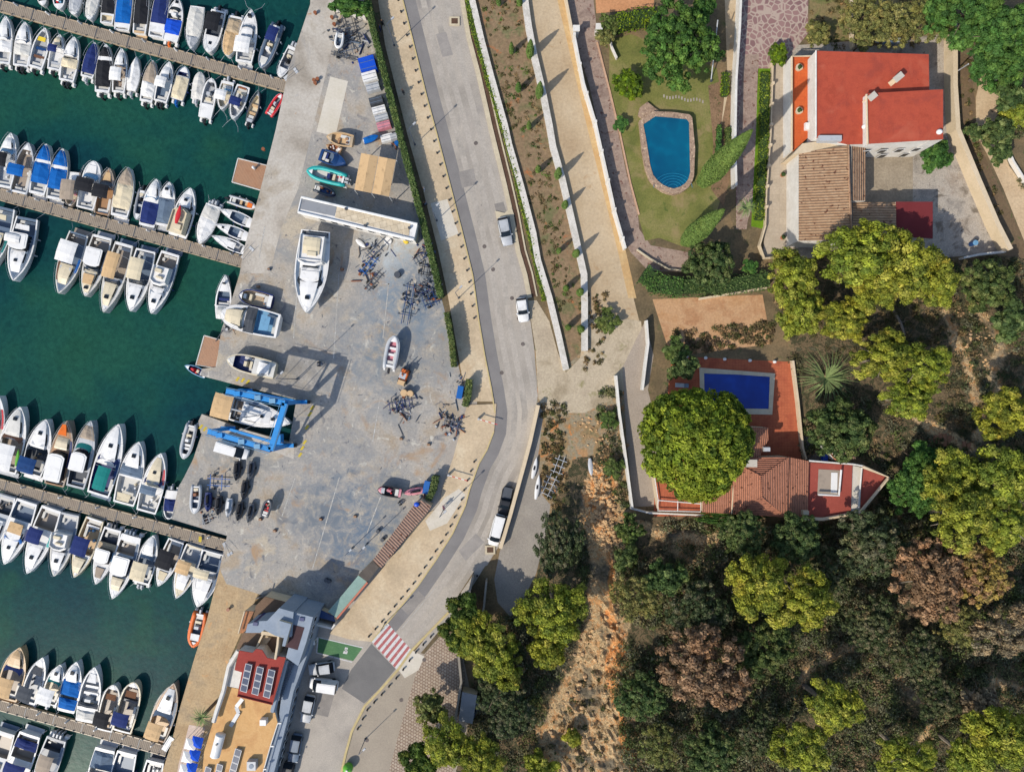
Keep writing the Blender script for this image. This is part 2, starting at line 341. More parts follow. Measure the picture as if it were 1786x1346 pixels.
sheet('field', [(830,-60),(905,-60),(915,0),(946,162),(980,314),(1009,440),(1018,480),(1019,612),(992,640),(978,600),(958,520),(938,460),(910,331),(881,222),(857,137),(823,0)], .010, g_field)
sheet('dirt_road', [(905,-80),(975,-80),(983,0),(1000,75),(1018,154),(1037,222),(1054,297),(1071,374),(1086,430),(1100,500),(1115,560),(1130,630),(1010,640),(1022,540),(1020,480),(1010,440),(981,314),(947,162),(916,0)], .014, g_dirt)
sheet('dirt_track', [(972,0),(986,0),(1040,222),(1092,440),(1110,520),(1096,520),(1078,440),(1024,222)], .018, g_dstrip)
sheet('scrub_junction', [(938,690),(932,610),(985,640),(1019,610),(1130,630),(1110,700),(1095,780),(1110,900),(1000,960),(905,870),(924,770)], .012, ground('scrub_soil', [c(128,118,86), c(160,130,92), c(150,140,116), c(178,138,96)], .35, 3, .4, .95, .06, stain=[(.6,.58,c(196,128,72),.07), (.8,.60,c(110,112,70),.06)]))
sheet('car_park', [(938,700),(948,720),(938,800),(945,862),(960,880),(955,920),(935,1000),(905,1060),(890,1075),(868,1050),(862,1010),(872,960),(890,900),(904,850),(924,775)], .018, ground('gravel_car_park', [c(150,142,132), c(164,156,144)], .3, 4, .25))
sheet('stone_path', [(985,0),(1035,0),(1042,60),(1075,215),(1092,300),(1112,370),(1115,400),(1135,428),(1200,440),(1200,475),(1130,472),(1100,440),(1088,420),(1070,340),(1050,250),(1028,150),(1000,60)], .02, g_path)
strip('stone_path_curb', [(1040,75),(1062,160),(1080,235),(1098,320),(1113,375)], 0, .25, .16, ground('pink_curb', [c(206,168,140), c(196,156,126)], .5, 3, .2), 0)
sheet('lawn', [(1063,70),(1100,60),(1180,90),(1250,120),(1262,190),(1245,260),(1262,330),(1250,370),(1190,430),(1150,415),(1125,420),(1112,372),(1098,320),(1080,235),(1062,160)], .024, g_lawn)
sheet('garden_bed', [(1235,150),(1262,140),(1280,180),(1275,300),(1262,360),(1240,330),(1244,250)], .028, ground('bed_soil', [c(120,96,72), c(150,120,92)], .6, 4, .4, .95, .05, spots=(1.5,.6,c(86,84,50))))
sheet('garden_walk', [(1262,-60),(1290,-60),(1278,120),(1262,200),(1258,220),(1268,120)], .0325, g_dirt)
sheet('driveway', [(1290,-80),(1412,-80),(1408,60),(1380,95),(1370,120),(1345,110),(1330,200),(1320,330),(1300,400),(1284,400),(1284,240)], .026, g_crazy)
sheet('driveway_centre', [(1297,95),(1324,95),(1312,330),(1302,400),(1285,400),(1287,240)], .030, g_path)
sheet('hedge_lawn', [(1322,120),(1344,120),(1338,330),(1334,400),(1310,395),(1318,240)], .030, ground('lush_grass', [c(96,130,20), c(112,146,26)], .6, 6, .3))
sheet('villa_terrace', [(1346,110),(1388,110),(1388,440),(1360,452),(1330,452),(1334,400),(1340,240)], .034, ground('terrace_stone', [c(182,166,144), c(196,180,158)], .3, 3, .18, lines=(1.2, 0, .03, .84, 1)))
sheet('villa_yard', [(1380,80),(1655,60),(1662,238),(1750,440),(1640,450),(1380,450)], .020, g_grav)
sheet('courtyard_floor', [(1508,258),(1592,258),(1592,354),(1508,354)], .026, ground('courtyard_concrete', [c(150,136,116), c(170,156,134)], .3, 3, .3))
sheet('upper_garden', [(1412,-80),(1650,-80),(1650,90),(1412,90)], .016, ground('garden_grass', [c(120,112,72), c(138,120,82), c(108,110,62)], .4, 3, .35))
sheet('gravel_track', [(1716,110),(1740,92),(1745,160),(1738,235),(1760,290),(1800,345),(1830,420),(1786,420),(1750,330),(1722,270),(1702,235),(1702,170)], .020, ground('sand_track', [c(196,168,132), c(210,184,148)], .4, 3, .25))
sheet('track_bank', [(1655,80),(1690,100),(1700,170),(1702,240),(1740,320),(1786,420),(1800,480),(1750,440),(1665,240)], .016, ground('bank_soil', [c(106,88,66), c(124,102,76)], .4, 3, .3, stain=[(.8,.6,c(84,92,50),.06)]))
sheet('orange_bank', [(1035,-60),(1145,-60),(1140,14),(1040,24)], .022, ground('orange_soil', [c(196,138,94), c(206,150,106)], .3, 3, .25))
sheet('bare_plot', [(1138,522),(1330,514),(1345,600),(1170,622)], .02, ground('plot_soil', [c(186,142,100), c(196,156,116), c(176,130,92)], .3, 3, .25))
sheet('lower_driveway', [(1086,640),(1125,560),(1140,620),(1130,680),(1150,760),(1142,882),(1105,884),(1092,760)], .022, ground('driveway_concrete', [c(162,148,132), c(172,158,142)], .3, 4, .25))
sheet('pool_terrace', [(1172,621),(1379,631),(1398,800),(1400,900),(1140,900),(1142,850),(1160,720)], .028, g_terr)
# slope with rock, soil and wood floor
def inside(x, y, poly):
    r = False; j = len(poly)-1
    for i in range(len(poly)):
        xi, yi = poly[i]; xj, yj = poly[j]
        if (yi > y) != (yj > y) and x < (xj-xi)*(y-yi)/(yj-yi)+xi: r = not r
        j = i
    return r
def segd(x, y, line):
    best = 1e9
    for (a, b), (c_, d) in zip(line, line[1:]):
        L = (c_-a)**2+(d-b)**2; t = max(0, min(1, ((x-a)*(c_-a)+(y-b)*(d-b))/L)); best = min(best, math.hypot(x-a-t*(c_-a), y-b-t*(d-b)))
    return best
TRAILS = [[(1385,1195),(1400,1170),(1440,1145),(1490,1120),(1510,1100)], [(1690,520),(1735,600),(1730,690),(1700,760)], [(1560,705),(1600,735),(1660,765),(1720,800)], [(1640,540),(1680,640),(1700,700)], [(1090,905),(1180,940),(1260,935)], [(1560,1180),(1620,1240),(1600,1290)], [(1720,1180),(1780,1200)]]
GULLY = [(1045,830),(1055,900),(1062,960),(1064,1060),(1066,1120),(1060,1180),(1085,1260),(1105,1346),(1125,1500)]
ROCK = [(925,1360),(960,1240),(1010,1160),(1030,1080),(1040,960),(1020,880),(1035,830),(1065,840),(1082,900),(1072,1000),(1085,1120),(1095,1250),(1120,1400),(1100,1500),(900,1500)]
EDGE = [(830,1115),(905,1070),(935,1010),(958,900),(1000,800),(1068,785),(1084,850),(1092,892),(1110,905),(1400,915),(1500,905),(1552,840),(1540,800),(1420,790),(1400,700),(1385,610),(1345,520),(1430,440),(1640,455),(1750,445),(1786,450),(2400,500),(2400,2000),(790,2000),(795,1346),(822,1240)]
def slope_z(x, y):
    if not inside(x, y, EDGE): return -.03
    q = P(x, y); m_ = min(1, segd(x, y, EDGE+[EDGE[0]])/60); nz = noise.fractal(Vector((q.x*.11, q.y*.11, 3)), 1, 2, 5)*.5+.5
    fz = noise.fractal(Vector((q.x*.6, q.y*.6, 9)), 1, 2, 4); rk = max(0, min(1, segd(x, y, ROCK+[ROCK[0]])/12)) if inside(x, y, ROCK) else 0
    rg = (1-abs(noise.fractal(Vector((q.x*.35, q.y*.35, 5)), 1, 2, 6)))**2
    return .03+m_*(nz*1.2+.2+fz*(.15+.45*rk)+.75*rg*rk)
nx, ny = 250, 220; x0, x1, y0, y1 = 780, 2400, 420, 2000
xs = np.linspace(0, 1, nx)**1.35*(x1-x0)+x0; ys = np.linspace(0, 1, ny)**1.2*(y1-y0)+y0
vs = []; cols = []
for j in range(ny):
    for i in range(nx):
        x, y = xs[i], ys[j]; q = P(x, y)
        z = slope_z(x, y); nz = noise.fractal(Vector((q.x*.11, q.y*.11, 3)), 1, 2, 5)*.5+.5
        vs.append((q.x, q.y, z))
        wx = 16*noise.noise(Vector((q.x*.25, q.y*.25, 1)))+7*noise.noise(Vector((q.x*.8, q.y*.8, 4))); wy = 16*noise.noise(Vector((q.x*.25, q.y*.25, 7)))+7*noise.noise(Vector((q.x*.8, q.y*.8, 8)))
        gd = segd(x+wx, y+wy, GULLY); rk = inside(x+2.2*wx, y+2.2*wy, ROCK)
        w1 = max(0, 1-gd/(6+14*nz))*(.75+.5*noise.noise(Vector((q.x*.5, q.y*.5, 2))))
        w1 = max(w1, min(1, 1.35-math.hypot((x+wx-1046)/30, (y+wy-868)/62)), min(1, 1.2-math.hypot((x+wx-1078)/16, (y+wy-1130)/40)))
        tr_ = min(segd(x+wx*.6, y+wy*.6, l_) for l_ in TRAILS)
        w2 = 1.0 if rk else max(0, 1-abs(segd(x, y, ROCK+[ROCK[0]]))/18, 1.1-tr_/16, 1.15-math.hypot((x+wx-1200)/56, (y+wy-950)/34))
        cols.append((w1, w2, nz, 1))
fs = [(j*nx+i, (j+1)*nx+i, (j+1)*nx+i+1, j*nx+i+1) for j in range(ny-1) for i in range(nx-1)
      if inside((xs[i]+xs[i+1])/2, (ys[j]+ys[j+1])/2, EDGE)]
me = bpy.data.meshes.new('hillside'); me.from_pydata(vs, [], fs)
at = me.color_attributes.new('zone', 'FLOAT_COLOR', 'POINT'); at.data.foreach_set('color', np.array(cols, dtype=np.float32).ravel())
m, nt, bs = newmat('hillside'); co_ = objco(nt)
a = nt.nodes.new('ShaderNodeAttribute'); a.attribute_name = 'zone'
sp = nt.nodes.new('ShaderNodeSeparateColor'); nt.links.new(a.outputs[0], sp.inputs[0])
soil = ramp(nt, noi(nt, co_, .6, 9, .7, .5), [c(62,60,44), c(106,100,74), c(82,84,60), c(156,132,102), c(90,92,68), c(126,118,94)], .34, .66)
rock = ramp(nt, noi(nt, co_, .8, 10, .78, 1.0), [c(84,70,54,.9), c(206,164,112,.95), c(124,110,88,.9), c(248,212,158,1), c(164,140,108,.9), c(240,176,112,1), c(136,112,84,.9), c(226,186,136,.95)], .33, .67)
ora = ramp(nt, noi(nt, co_, 1.4, 8, .7, .5), [c(176,112,66,.9), c(232,152,88,1), c(242,182,120,1), c(166,114,72,.9)], .35, .66)
f1 = nt.nodes.new('ShaderNodeMath'); f1.operation = 'MULTIPLY_ADD'; nt.links.new(sp.outputs[1], f1.inputs[0]); f1.inputs[1].default_value = .8; nt.links.new(noi(nt, co_, .5, 6, .7), f1.inputs[2])
f2 = nt.nodes.new('ShaderNodeMath'); f2.operation = 'MULTIPLY_ADD'; nt.links.new(sp.outputs[0], f2.inputs[0]); f2.inputs[1].default_value = .9; nt.links.new(noi(nt, co_, .6, 6, .7), f2.inputs[2])
big = mapr(nt, noi(nt, co_, .22, 5, .6), .50, .62); rock = mixc(nt, big, rock, ramp(nt, noi(nt, co_, 1.2, 8, .75), [c(104,96,80), c(146,134,112), c(184,166,136)], .34, .66))
col = mixc(nt, mapr(nt, f1.outputs[0], .72, 1.0), soil, rock); col = mixc(nt, mapr(nt, f2.outputs[0], .80, 1.05), col, ora)
nt.links.new(col, bs.inputs['Base Color']); bs.inputs['Roughness'].default_value = .95; bs.inputs['Specular IOR Level'].default_value = .1
bump(nt, bs, noi(nt, co_, 1.3, 10, .8), 1.1, 1.0)
me.materials.append(m); ho = bpy.data.objects.new('hillside', me); COL.objects.link(ho); struct(ho)
# painted markings
wl = ground('white_marking', [c(206,204,200), c(220,218,214)], 1, 6, .25, spots=(2.2,.62,c(170,164,156))); rl = ground('red_marking', [c(172,98,98), c(186,112,110)], 1, 6, .25, spots=(2.4,.60,c(168,150,144)))
def mark(name, quads, m, z=.02): 
    mb = MB()
    for q in quads: mb.sheet(pp(q), z)
    return struct(mb.build(name, m))
def lerp(a, b, t): return (a[0]+(b[0]-a[0])*t, a[1]+(b[1]-a[1])*t)
A, B, C_, D = (676,1086), (718,1133), (648,1118), (692,1167)
for k in range(13):
    t0, t1 = k/13, (k+1)/13
    mark('crossing_stripe', [[lerp(A,B,t0), lerp(A,B,t1), lerp(C_,D,t1), lerp(C_,D,t0)]], wl if k % 2 == 0 else rl, .016)
def line(a, b, w_=.85): 
    d = Vector((b[0]-a[0], b[1]-a[1])).normalized(); n = (-d.y*w_, d.x*w_)
    return [(a[0]+n[0],a[1]+n[1]), (b[0]+n[0],b[1]+n[1]), (b[0]-n[0],b[1]-n[1]), (a[0]-n[0],a[1]-n[1])]
mark('yard_lines', [line((678,494),(668,590)), line((668,494),(680,496)), line((592,466),(582,625)), line((520,485),(512,590)), line((452,450),(462,395)),
   line((515,832),(492,900)), line((592,832),(545,992)), line((664,866),(640,930)), line((662,700),(650,770))], ground('worn_line', [c(190,188,182), c(170,166,158), c(206,204,198)], 1.2, 6, .35))
mark('lane_line', [line((762,1022),(700,1096),.8)], ground('faded_marking', [c(184,180,172), c(170,165,156)], 1, 5, .3), .014)
ev = ground('green_bay_paint', [c(78,120,80), c(90,130,88)], .5, 4, .2)
mark('charging_bay', [[(556,1112),(632,1130),(616,1152),(554,1137)]], ev, .02)
mark('bay_border', [line((556,1111),(633,1129)), line((553,1138),(614,1154)), line((555,1111),(552,1138))], wl, .024)
mark('bay_symbol', [[(602,1128),(607,1129),(606,1133),(601,1132)], [(600,1134),(607,1135),(605,1140),(598,1139)], [(603,1131),(606,1132),(604,1136),(601,1135)]], wl, .026)
yl = ground('yellow_marking', [c(214,190,70), c(196,172,64)], 1, 5, .3)
mark('hazard_stripes', [[(x, y), (x+4, y+1), (x-1, y+8), (x-5, y+7)] for x, y in ((415,657),(424,659),(433,662),(545,707),(541,718),(536,741),(532,767),(528,777),(524,789),(351,740),(358,744),(365,747))], yl, .024)
mark('pier_band', [[(346,907+28),(351,908.5+28),(350,918+28),(345,916.5+28)]], yl, -.2)
for nm, l in (('upper_kerb', RL[1:12]), ('lower_kerb', RL[12:])):
    struct(MB().wall(pp(l), .2, 0, .135, 0, -.06).build(nm, g_ykerb))
struct(MB().wall(pp(RR[20:]), .35, 0, .13, 0, .16).build('square_kerb', g_ykerb))
# ---------------------------------------------------------------- boats
def hwf(W, p=2.3, q=.85, tr=.86):
    def f(t):
        if t < .4: return W/2*(tr+(1-tr)*math.sin(t/.4*math.pi/2))
        s = min(1, (t-.4)/.6); return max(.012, W/2*(1-s**p)**q)
    return f
BASE = [0, .06, .14, .22, .3, .4, .5, .58, .66, .74, .81, .87, .92, .96, .985, 1.0]
def loft(mb, rows, mi=0, flip=False):
    n = len(rows[0]); vs = [p for r in rows for p in r]
    mb.add(vs, [(i*n+j, i*n+j+1, (i+1)*n+j+1, (i+1)*n+j) for i in range(len(rows)-1) for j in range(n-1)], mi)
def boat(name, bow, stern, wpx, hull, spec, label, cat='boat', group=None, z0=WZ, shape='v', moor=0):
    a = P(*stern); b = P(*bow); L = (b-a).length; ang = math.atan2(b.y-a.y, b.x-a.x); W = wpx*S
    root = empty(name, (a.x, a.y, z0), ang, label, cat, group)
    f = hwf(W, *{'v': (2.3,.85,.86), 'b': (3.4,.62,.9), 'n': (1.9,.95,.7), 'x': (2.8,.75,.92)}[shape])
    fb0 = min(1.35, .32+.085*L)
    fb = lambda t: fb0*(1+.28*t*t)
    toks = [s.split() for s in spec.split(';') if s.strip()]
    kinds = [t[0] for t in toks]
    ca, cb, cc = .05, .5, 'offwhite'
    for t in toks:
        if t[0] == 'well': ca, cb, cc = float(t[2]), float(t[3]), t[1]
    dk = 'white'
    for t in toks:
        if t[0] == 'deck': dk = t[1]
    st = sorted(set(BASE+[ca, cb])); g = min(.22, .09*W)
    # hull: bottom, sides, gunwale cap, transom
    mb = MB()
    for sgn in (1, -1):
        rows = [[(t*L*(1-.02*0), 0, -.35), (t*L, sgn*f(t)*.72, -.12), (t*L+.02, sgn*f(t)*.97, fb(t)*.85), (t*L+.02, sgn*f(t), fb(t)), (t*L, sgn*max(0, f(t)-g), fb(t)+.015)] for t in st]
        loft(mb, rows)
    mb.add([(0, -f(0)*.72, -.12), (0, f(0)*.72, -.12), (0, f(0), fb(0)), (0, -f(0), fb(0)), (0, 0, -.35)], [(0, 1, 2, 3), (4, 1, 0)])
    mb.build('hull', paint(hull), root)
    md = MB(); inn = lambda t: max(.005, f(t)-g-.01)
    for nm_, r_ in (('stern_deck', [t for t in st if t <= ca]), ('foredeck', [t for t in st if t >= cb])):
        if len(r_) > 1:
            md = MB(); loft(md, [[(t*L, -inn(t), fb(t)), (t*L, -inn(t)*.6, fb(t)+.04), (t*L, 0, fb(t)+.06), (t*L, inn(t)*.6, fb(t)+.04), (t*L, inn(t), fb(t))] for t in r_])
            md.build(nm_, paint(dk), root, True)
    mc = MB(); fl = fb0*.35; r_ = [t for t in st if ca <= t <= cb]
    if len(r_) > 1 and 'full' not in kinds:
        loft(mc, [[(t*L, -inn(t), fb(t)), (t*L, -inn(t)*.93, fl), (t*L, inn(t)*.93, fl), (t*L, inn(t), fb(t))] for t in r_])
        for t in (r_[0], r_[-1]): mc.add([(t*L, -inn(t), fb(t)), (t*L, -inn(t)*.93, fl), (t*L, inn(t)*.93, fl), (t*L, inn(t), fb(t))], [(0, 1, 2, 3)])
        # benches along the well
        bl = (r_[-1]-r_[0])*L
        mc.box(r_[0]*L+.08, r_[0]*L+.08+min(.55, bl*.2), -inn(r_[0])*.8, inn(r_[0])*.8, fl, fl+.35, 1)
        if W > 2: mc.box(r_[0]*L+.6, r_[0]*L+bl*.55, -inn(r_[0])*.9, -inn(r_[0])*.9+.4, fl, fl+.35, 1)
        mc.build('cockpit', [paint(cc), paint('offwhite')], root)
    for t in toks:
        k = t[0]; A = t[1:] 
        if k == 'hull2' or k in ('well', 'deck'): continue
        if k in ('full', 'cov'):
            if k == 'full': x0, x1 = .02, .985
            else: x0, x1 = float(A[1]), float(A[2])
            hgt = (.5 if k == 'full' else .42)*min(1, W/2.4)
            m_ = MB(); rows = []
            n_ = max(6, int((x1-x0)*L/.45))
            for i in range(n_+1):
                t_ = x0+(x1-x0)*i/n_; e = math.sin(min(1, max(0, (t_-x0)/(x1-x0)*4))*math.pi/2)*math.sin(min(1, (x1-t_)/(x1-x0)*4)*math.pi/2)
                hz = hgt*(.25+.75*e)+rnd.uniform(-.05, .05); ww = f(t_)*.97; z_ = fb(t_)
                rows.append([(t_*L, -ww, z_-.02), (t_*L, -ww*.96, z_+.07), (t_*L, -ww*.5, z_+hz*.55+rnd.uniform(-.04, .04)), (t_*L, 0, z_+hz), (t_*L, ww*.5, z_+hz*.55+rnd.uniform(-.04, .04)), (t_*L, ww*.96, z_+.07), (t_*L, ww, z_-.02)])
            loft(m_, rows); 
            for r0 in (rows[0], rows[-1]): m_.add(r0, [tuple(range(7))])
            m_.build('cover', cloth(A[0]), root, False)
        elif k == 'bim':
            x0, x1 = float(A[1])*L, float(A[2])*L; ww = (float(A[3]) if len(A) > 3 else .84)*W/2; off = float(A[4])*W if len(A) > 4 else 0
            z_ = fb0+1.25; m_ = MB(); rows = []
            for i in range(6):
                x = x0+(x1-x0)*i/5; zz = z_+.12*math.sin(i/5*math.pi)+(.03 if i % 2 else 0)
                rows.append([(x, off-ww, zz-.10), (x, off-ww*.6, zz+.05), (x, off, zz+.09), (x, off+ww*.6, zz+.05), (x, off+ww, zz-.10)])
            loft(m_, rows); loft(m_, [[(p[0], p[1], p[2]-.05) for p in r] for r in rows])
            m_.build('canopy', cloth(A[0]), root)
            for x in (x0+.1, x1-.1):
                xb = x+(.3 if x == x0+.1 else -.3); MB().tube([(xb, -W*.42, fb0), (x, off-ww, z_-.1), (x, off, z_+.04), (x, off+ww, z_-.1), (xb, W*.42, fb0)], .025, 4).build('canopy_hoop', paint('lgrey'), root)
        elif k == 'top':   # wheelhouse with roof
            x0, x1 = float(A[1])*L, float(A[2])*L; zb = fb0+.02; ww = W*.36; zt = zb+.95
            m_ = MB()
            b_ = [(x0, ww), (x1+.35, ww*.9), (x1+.6, 0), (x1+.35, -ww*.9), (x0, -ww)]; u_ = [(x0, ww*.95), (x1, ww*.8), (x1+.1, 0), (x1, -ww*.8), (x0, -ww*.95)]
            m_.add([(x, y, zb) for x, y in b_]+[(x, y, zt) for x, y in u_], [(i, (i+1) % 5, 5+(i+1) % 5, 5+i) for i in range(5)])
            m_.build('cabin_windows', paint('glass'), root)
            m_ = MB(); xx0, xx1 = x0-.25, x1+.05; q = ww*1.02
            rp = [(xx0+.1, -q), (xx1-.35, -q), (xx1, -q*.6), (xx1+.08, 0), (xx1, q*.6), (xx1-.35, q), (xx0+.1, q), (xx0, q*.8), (xx0, -q*.8)]
            m_.prism(rp, zt-.02, zt+.09, 0, bot=True)
            m_.prism([(x*.86+(xx0+xx1)*.07, y*.82) for x, y in rp], zt+.09, zt+.14)
            m_.build('roof', paint(A[0]), root)
        elif k == 'cab':
            x0, x1 = float(A[1]), float(A[2]); rows = []
            for i in range(8):
                t_ = x0+(x1-x0)*i/7; e = math.sin(max(.05, min(1, (1-i/7)*2.2))*math.pi/2)
                ww = f(t_)*.68; z_ = fb(t_)+.04; hh = .42*e if i else .36
                rows.append([(t_*L, -ww, z_), (t_*L, -ww*.86, z_+hh*.9), (t_*L, 0, z_+hh+.05), (t_*L, ww*.86, z_+hh*.9), (t_*L, ww, z_)])
            m_ = MB(); loft(m_, rows); m_.add(rows[0], [(0, 1, 2, 3, 4)]); m_.add(rows[-1], [(0, 1, 2, 3, 4)]); m_.build('cabin', paint(A[0]), root)
            for sy in (-1, 1):
                wm = MB(); loft(wm, [[(r[1][0], sy*abs(r[0][1])*.985, r[0][2]+.12), (r[1][0], sy*abs(r[0][1])*.89, r[0][2]+.32)] for r in rows[1:5]]); wm.build('side_window', paint('glass'), root)
            if x1-x0 > .25: MB().box((x0+.04)*L, (x0+.06)*L+.25, -f(x0)*.5, f(x0)*.5, fb0+.5, fb0+.56).build('hatch_rail', paint('lgrey'), root)
        elif k == 'ws':
            t_ = float(A[0]); col = A[1] if len(A) > 1 else 'glass'; ww = f(t_)*.84; x = t_*L; m_ = MB(); r1 = []; r2 = []
            for i in range(9):
                a_ = (i/8-.5)*math.pi; r1.append((x+ww*.55*math.cos(a_), ww*math.sin(a_), fb(t_)+.05)); r2.append((x-.62+ww*.42*math.cos(a_), ww*.84*math.sin(a_), fb(t_)+.5))
            loft(m_, [r1, r2]); m_.build('windscreen', paint(col), root)
        elif k == 'hat':
            t_ = float(A[0]); s_ = .24 if len(A) < 2 else float(A[1]); e_ = .5 if 'cab' in kinds else 0
            MB().box(t_*L-s_, t_*L+s_, -s_, s_, fb(t_)+.03, fb(t_)+.12+e_, t=.02).build('hatch', paint('glass'), root)
        elif k == 'pad':
            x0, x1 = float(A[1]), float(A[2]); m_ = MB(); z_ = fb(x1)+(.5 if 'cab' in kinds else .07)
            wa, wb = f(x0)*.55, f(x1)*.6
            m_.prism([(x0*L, -wa), (x1*L, -wb), (x1*L, wb), (x0*L, wa)], z_-.05, z_+.06); m_.build('sun_pad', cloth(A[0]), root)
        elif k == 'strip':
            x0, x1 = float(A[1]), float(A[2]); m_ = MB(); sd_ = float(A[3]) if len(A) > 3 else 1
            rows = [[(t_*L, sd_*f(t_)*.72, fb(t_)+.06), (t_*L, sd_*f(t_)*.93, fb(t_)+.03)] for t_ in (x0+(x1-x0)*i/6 for i in range(7))]
            loft(m_, rows); m_.build('side_deck', paint(A[0]), root)
        elif k == 'plat':
            m_ = MB().box(-.75, 0, -W*.4, W*.4, .12, .2); m_.build('swim_platform', paint(A[0] if A else 'lgrey'), root)
        elif k == 'ob':
            n_ = int(A[0]); cl = A[1] if len(A) > 1 else 'black'
            for sy in (-1, 1): MB().box(-.55, .02, sy*W*.33-W*.09, sy*W*.33+W*.09, .1, fb0*.55, t=.05).build('stern_platform', paint('white'), root)
            for i in range(n_):
                y = (i-(n_-1)/2)*.55; m_ = MB().box(-.8, -.1, y-.2, y+.2, fb0*.7, fb0*.7+.45, t=.07); m_.box(-1.0, -.7, y-.09, y+.09, -.1, fb0*.7+.1)
                m_.build('outboard_motor', paint(cl), root)
        elif k == 'tube':
            for sy in (-1, 1):
                m_ = MB(); r_t = W*.13; m_.tube([(t_*L, sy*max(0, f(t_)-r_t), fb(t_)*.8+.05) for t_ in (-.05, .1, .3, .5, .62, .74, .84, .92, .97, .995)], r_t, 8, r2=r_t*.8); m_.build('inflatable_tube', paint(A[0]), root, True)
        elif k == 'con':
            t_ = float(A[0]); cl = A[1] if len(A) > 1 else 'white'; MB().box(t_*L-.3, t_*L+.3, -W*.16, W*.16, fl, fb0+.45, t=.08).build('console', paint(cl), root)
            MB().box(t_*L-1.0, t_*L-.55, -W*.2, W*.2, fl, fb0+.1, t=.03).build('helm_seat', paint('cream'), root)
        elif k == 'seat':
            for q in A[1:]:
                t_ = float(q); MB().box(t_*L-.2, t_*L+.2, -inn(t_)*.8, inn(t_)*.8, fl, fb0*.8, t=.02).build('seat', paint(A[0]), root)
        elif k == 'fly':
            x0, x1 = float(A[1])*L, float(A[2])*L; zb = fb0+.02; ww = W*.36; m_ = MB()
            m_.prism([(x0, -ww), (x1, -ww), (x1+.5, -ww*.4), (x1+.5, ww*.4), (x1, ww), (x0, ww)], zb, zb+1.05, 0); 
            m_.build('cabin', paint(A[0]), root); m2 = MB(); q = ww*.98
            m2.wall([(x0, q), (x1-.2, q*.95), (x1+.2, q*.4), (x1+.2, -q*.4), (x1-.2, -q*.95), (x0, -q)], .1, zb+1.0, zb+1.4)
            m2.build('flybridge_coaming', paint(A[0]), root)
            m3 = MB(); m3.box(x0+(x1-x0)*.15, x0+(x1-x0)*.4, -q*.7, q*.2, zb+1.05, zb+1.4, t=.04); m3.box(x0+(x1-x0)*.6, x0+(x1-x0)*.75, -q*.3, q*.5, zb+1.05, zb+1.5, t=.04); m3.build('flybridge_seat', paint('cream'), root)
            MB().add([(x1+.5, -ww*.6, zb+.95), (x1+.5, ww*.6, zb+.95), (x1+.95, ww*.7, zb+.15), (x1+.95, -ww*.7, zb+.15)], [(0, 1, 2, 3)]).build('windscreen', paint('glass'), root)
        elif k == 'mast':
            h_ = float(A[0]); x = .6*L; m_ = MB().tube([(x, 0, fb0), (x, 0, fb0+h_)], .07, 6); m_.tube([(x, 0, fb0+1.0), (.12*L, 0, fb0+1.1)], .06, 6); m_.build('mast', paint('lgrey'), root)
            MB().tube([(x-.2, 0, fb0+1.12), (.14*L, 0, fb0+1.22)], .13, 6).build('furled_sail', cloth(A[1]), root)
        elif k == 'arch':
            x = float(A[0])*L; MB().tube([(x, -W*.42, fb0), (x-.1, -W*.36, fb0+1.3), (x-.1, W*.36, fb0+1.3), (x, W*.42, fb0)], .09, 5).build('radar_arch', paint('white'), root)
        elif k == 'clut':
            for i in range(5):
                t_ = rnd.uniform(ca+.03, cb-.03); y = rnd.uniform(-.6, .6)*inn(t_); s_ = rnd.uniform(.1, .24)
                MB().box(t_*L-s_, t_*L+s_, y-s_*.8, y+s_*.8, fl, fl+rnd.uniform(.2, .6), t=.02).build('locker', paint(rnd.choice(A)), root)
    if 'full' not in kinds and L > 4.5 and 'tube' not in kinds:
        m_ = MB()
        for sy in (-1, 1):
            pts = [(t_*L, sy*max(.02, f(t_)-.05), fb(t_)+.5) for t_ in (.55, .66, .76, .86, .94, .99)]
            m_.tube(pts, .022, 4)
            for p in pts[::2]: m_.tube([p, (p[0], p[1], p[2]-.5)], .02, 4)
        m_.build('bow_rail', paint('lgrey'), root)
    if L > 4 and z0 < 0:
        for sy in (-1, 1):
            for t_ in (.3, .55):
                if rnd.random() < .6: MB().cyl((t_*L, sy*(f(t_)+.1), fb0*.15), .11, .55, 8).build('fender', paint(rnd.choice(['white', 'navy', 'lgrey'])), root)
    if moor:
        e = 0 if moor < 0 else L; d = -1 if moor < 0 else 1
        for sy in (-1, 1): MB().tube([(e, sy*f(.0 if moor < 0 else .93)*.8, fb0), (e+d*abs(moor)*.5, sy*f(0)*.95, fb0*.62), (e+d*abs(moor), sy*f(0)*1.25, .55)], .025, 4).build('mooring_line', paint('lgrey'), root)
    return root
ORD = ['nearest', 'second', 'third', 'fourth', 'fifth', 'sixth', 'seventh', 'eighth', 'ninth', 'tenth', 'eleventh', 'twelfth', 'thirteenth', 'fourteenth', 'fifteenth', 'sixteenth', 'seventeenth', 'eighteenth']
def row(where, grp, items, moor):
    for i, (bow, stern, w_, hull, spec, look, *ex) in enumerate(items):
        o = 'nearest the quay' if i == 0 else ORD[i]+' from the quay'
        nm = ex[1] if len(ex) > 1 else 'motor_boat'
        boat(nm, bow, stern, w_, hull, spec, f'{look}, {o} {where}', 'boat', grp, shape=ex[0] if ex else 'v', moor=moor)
w1 = 'white'
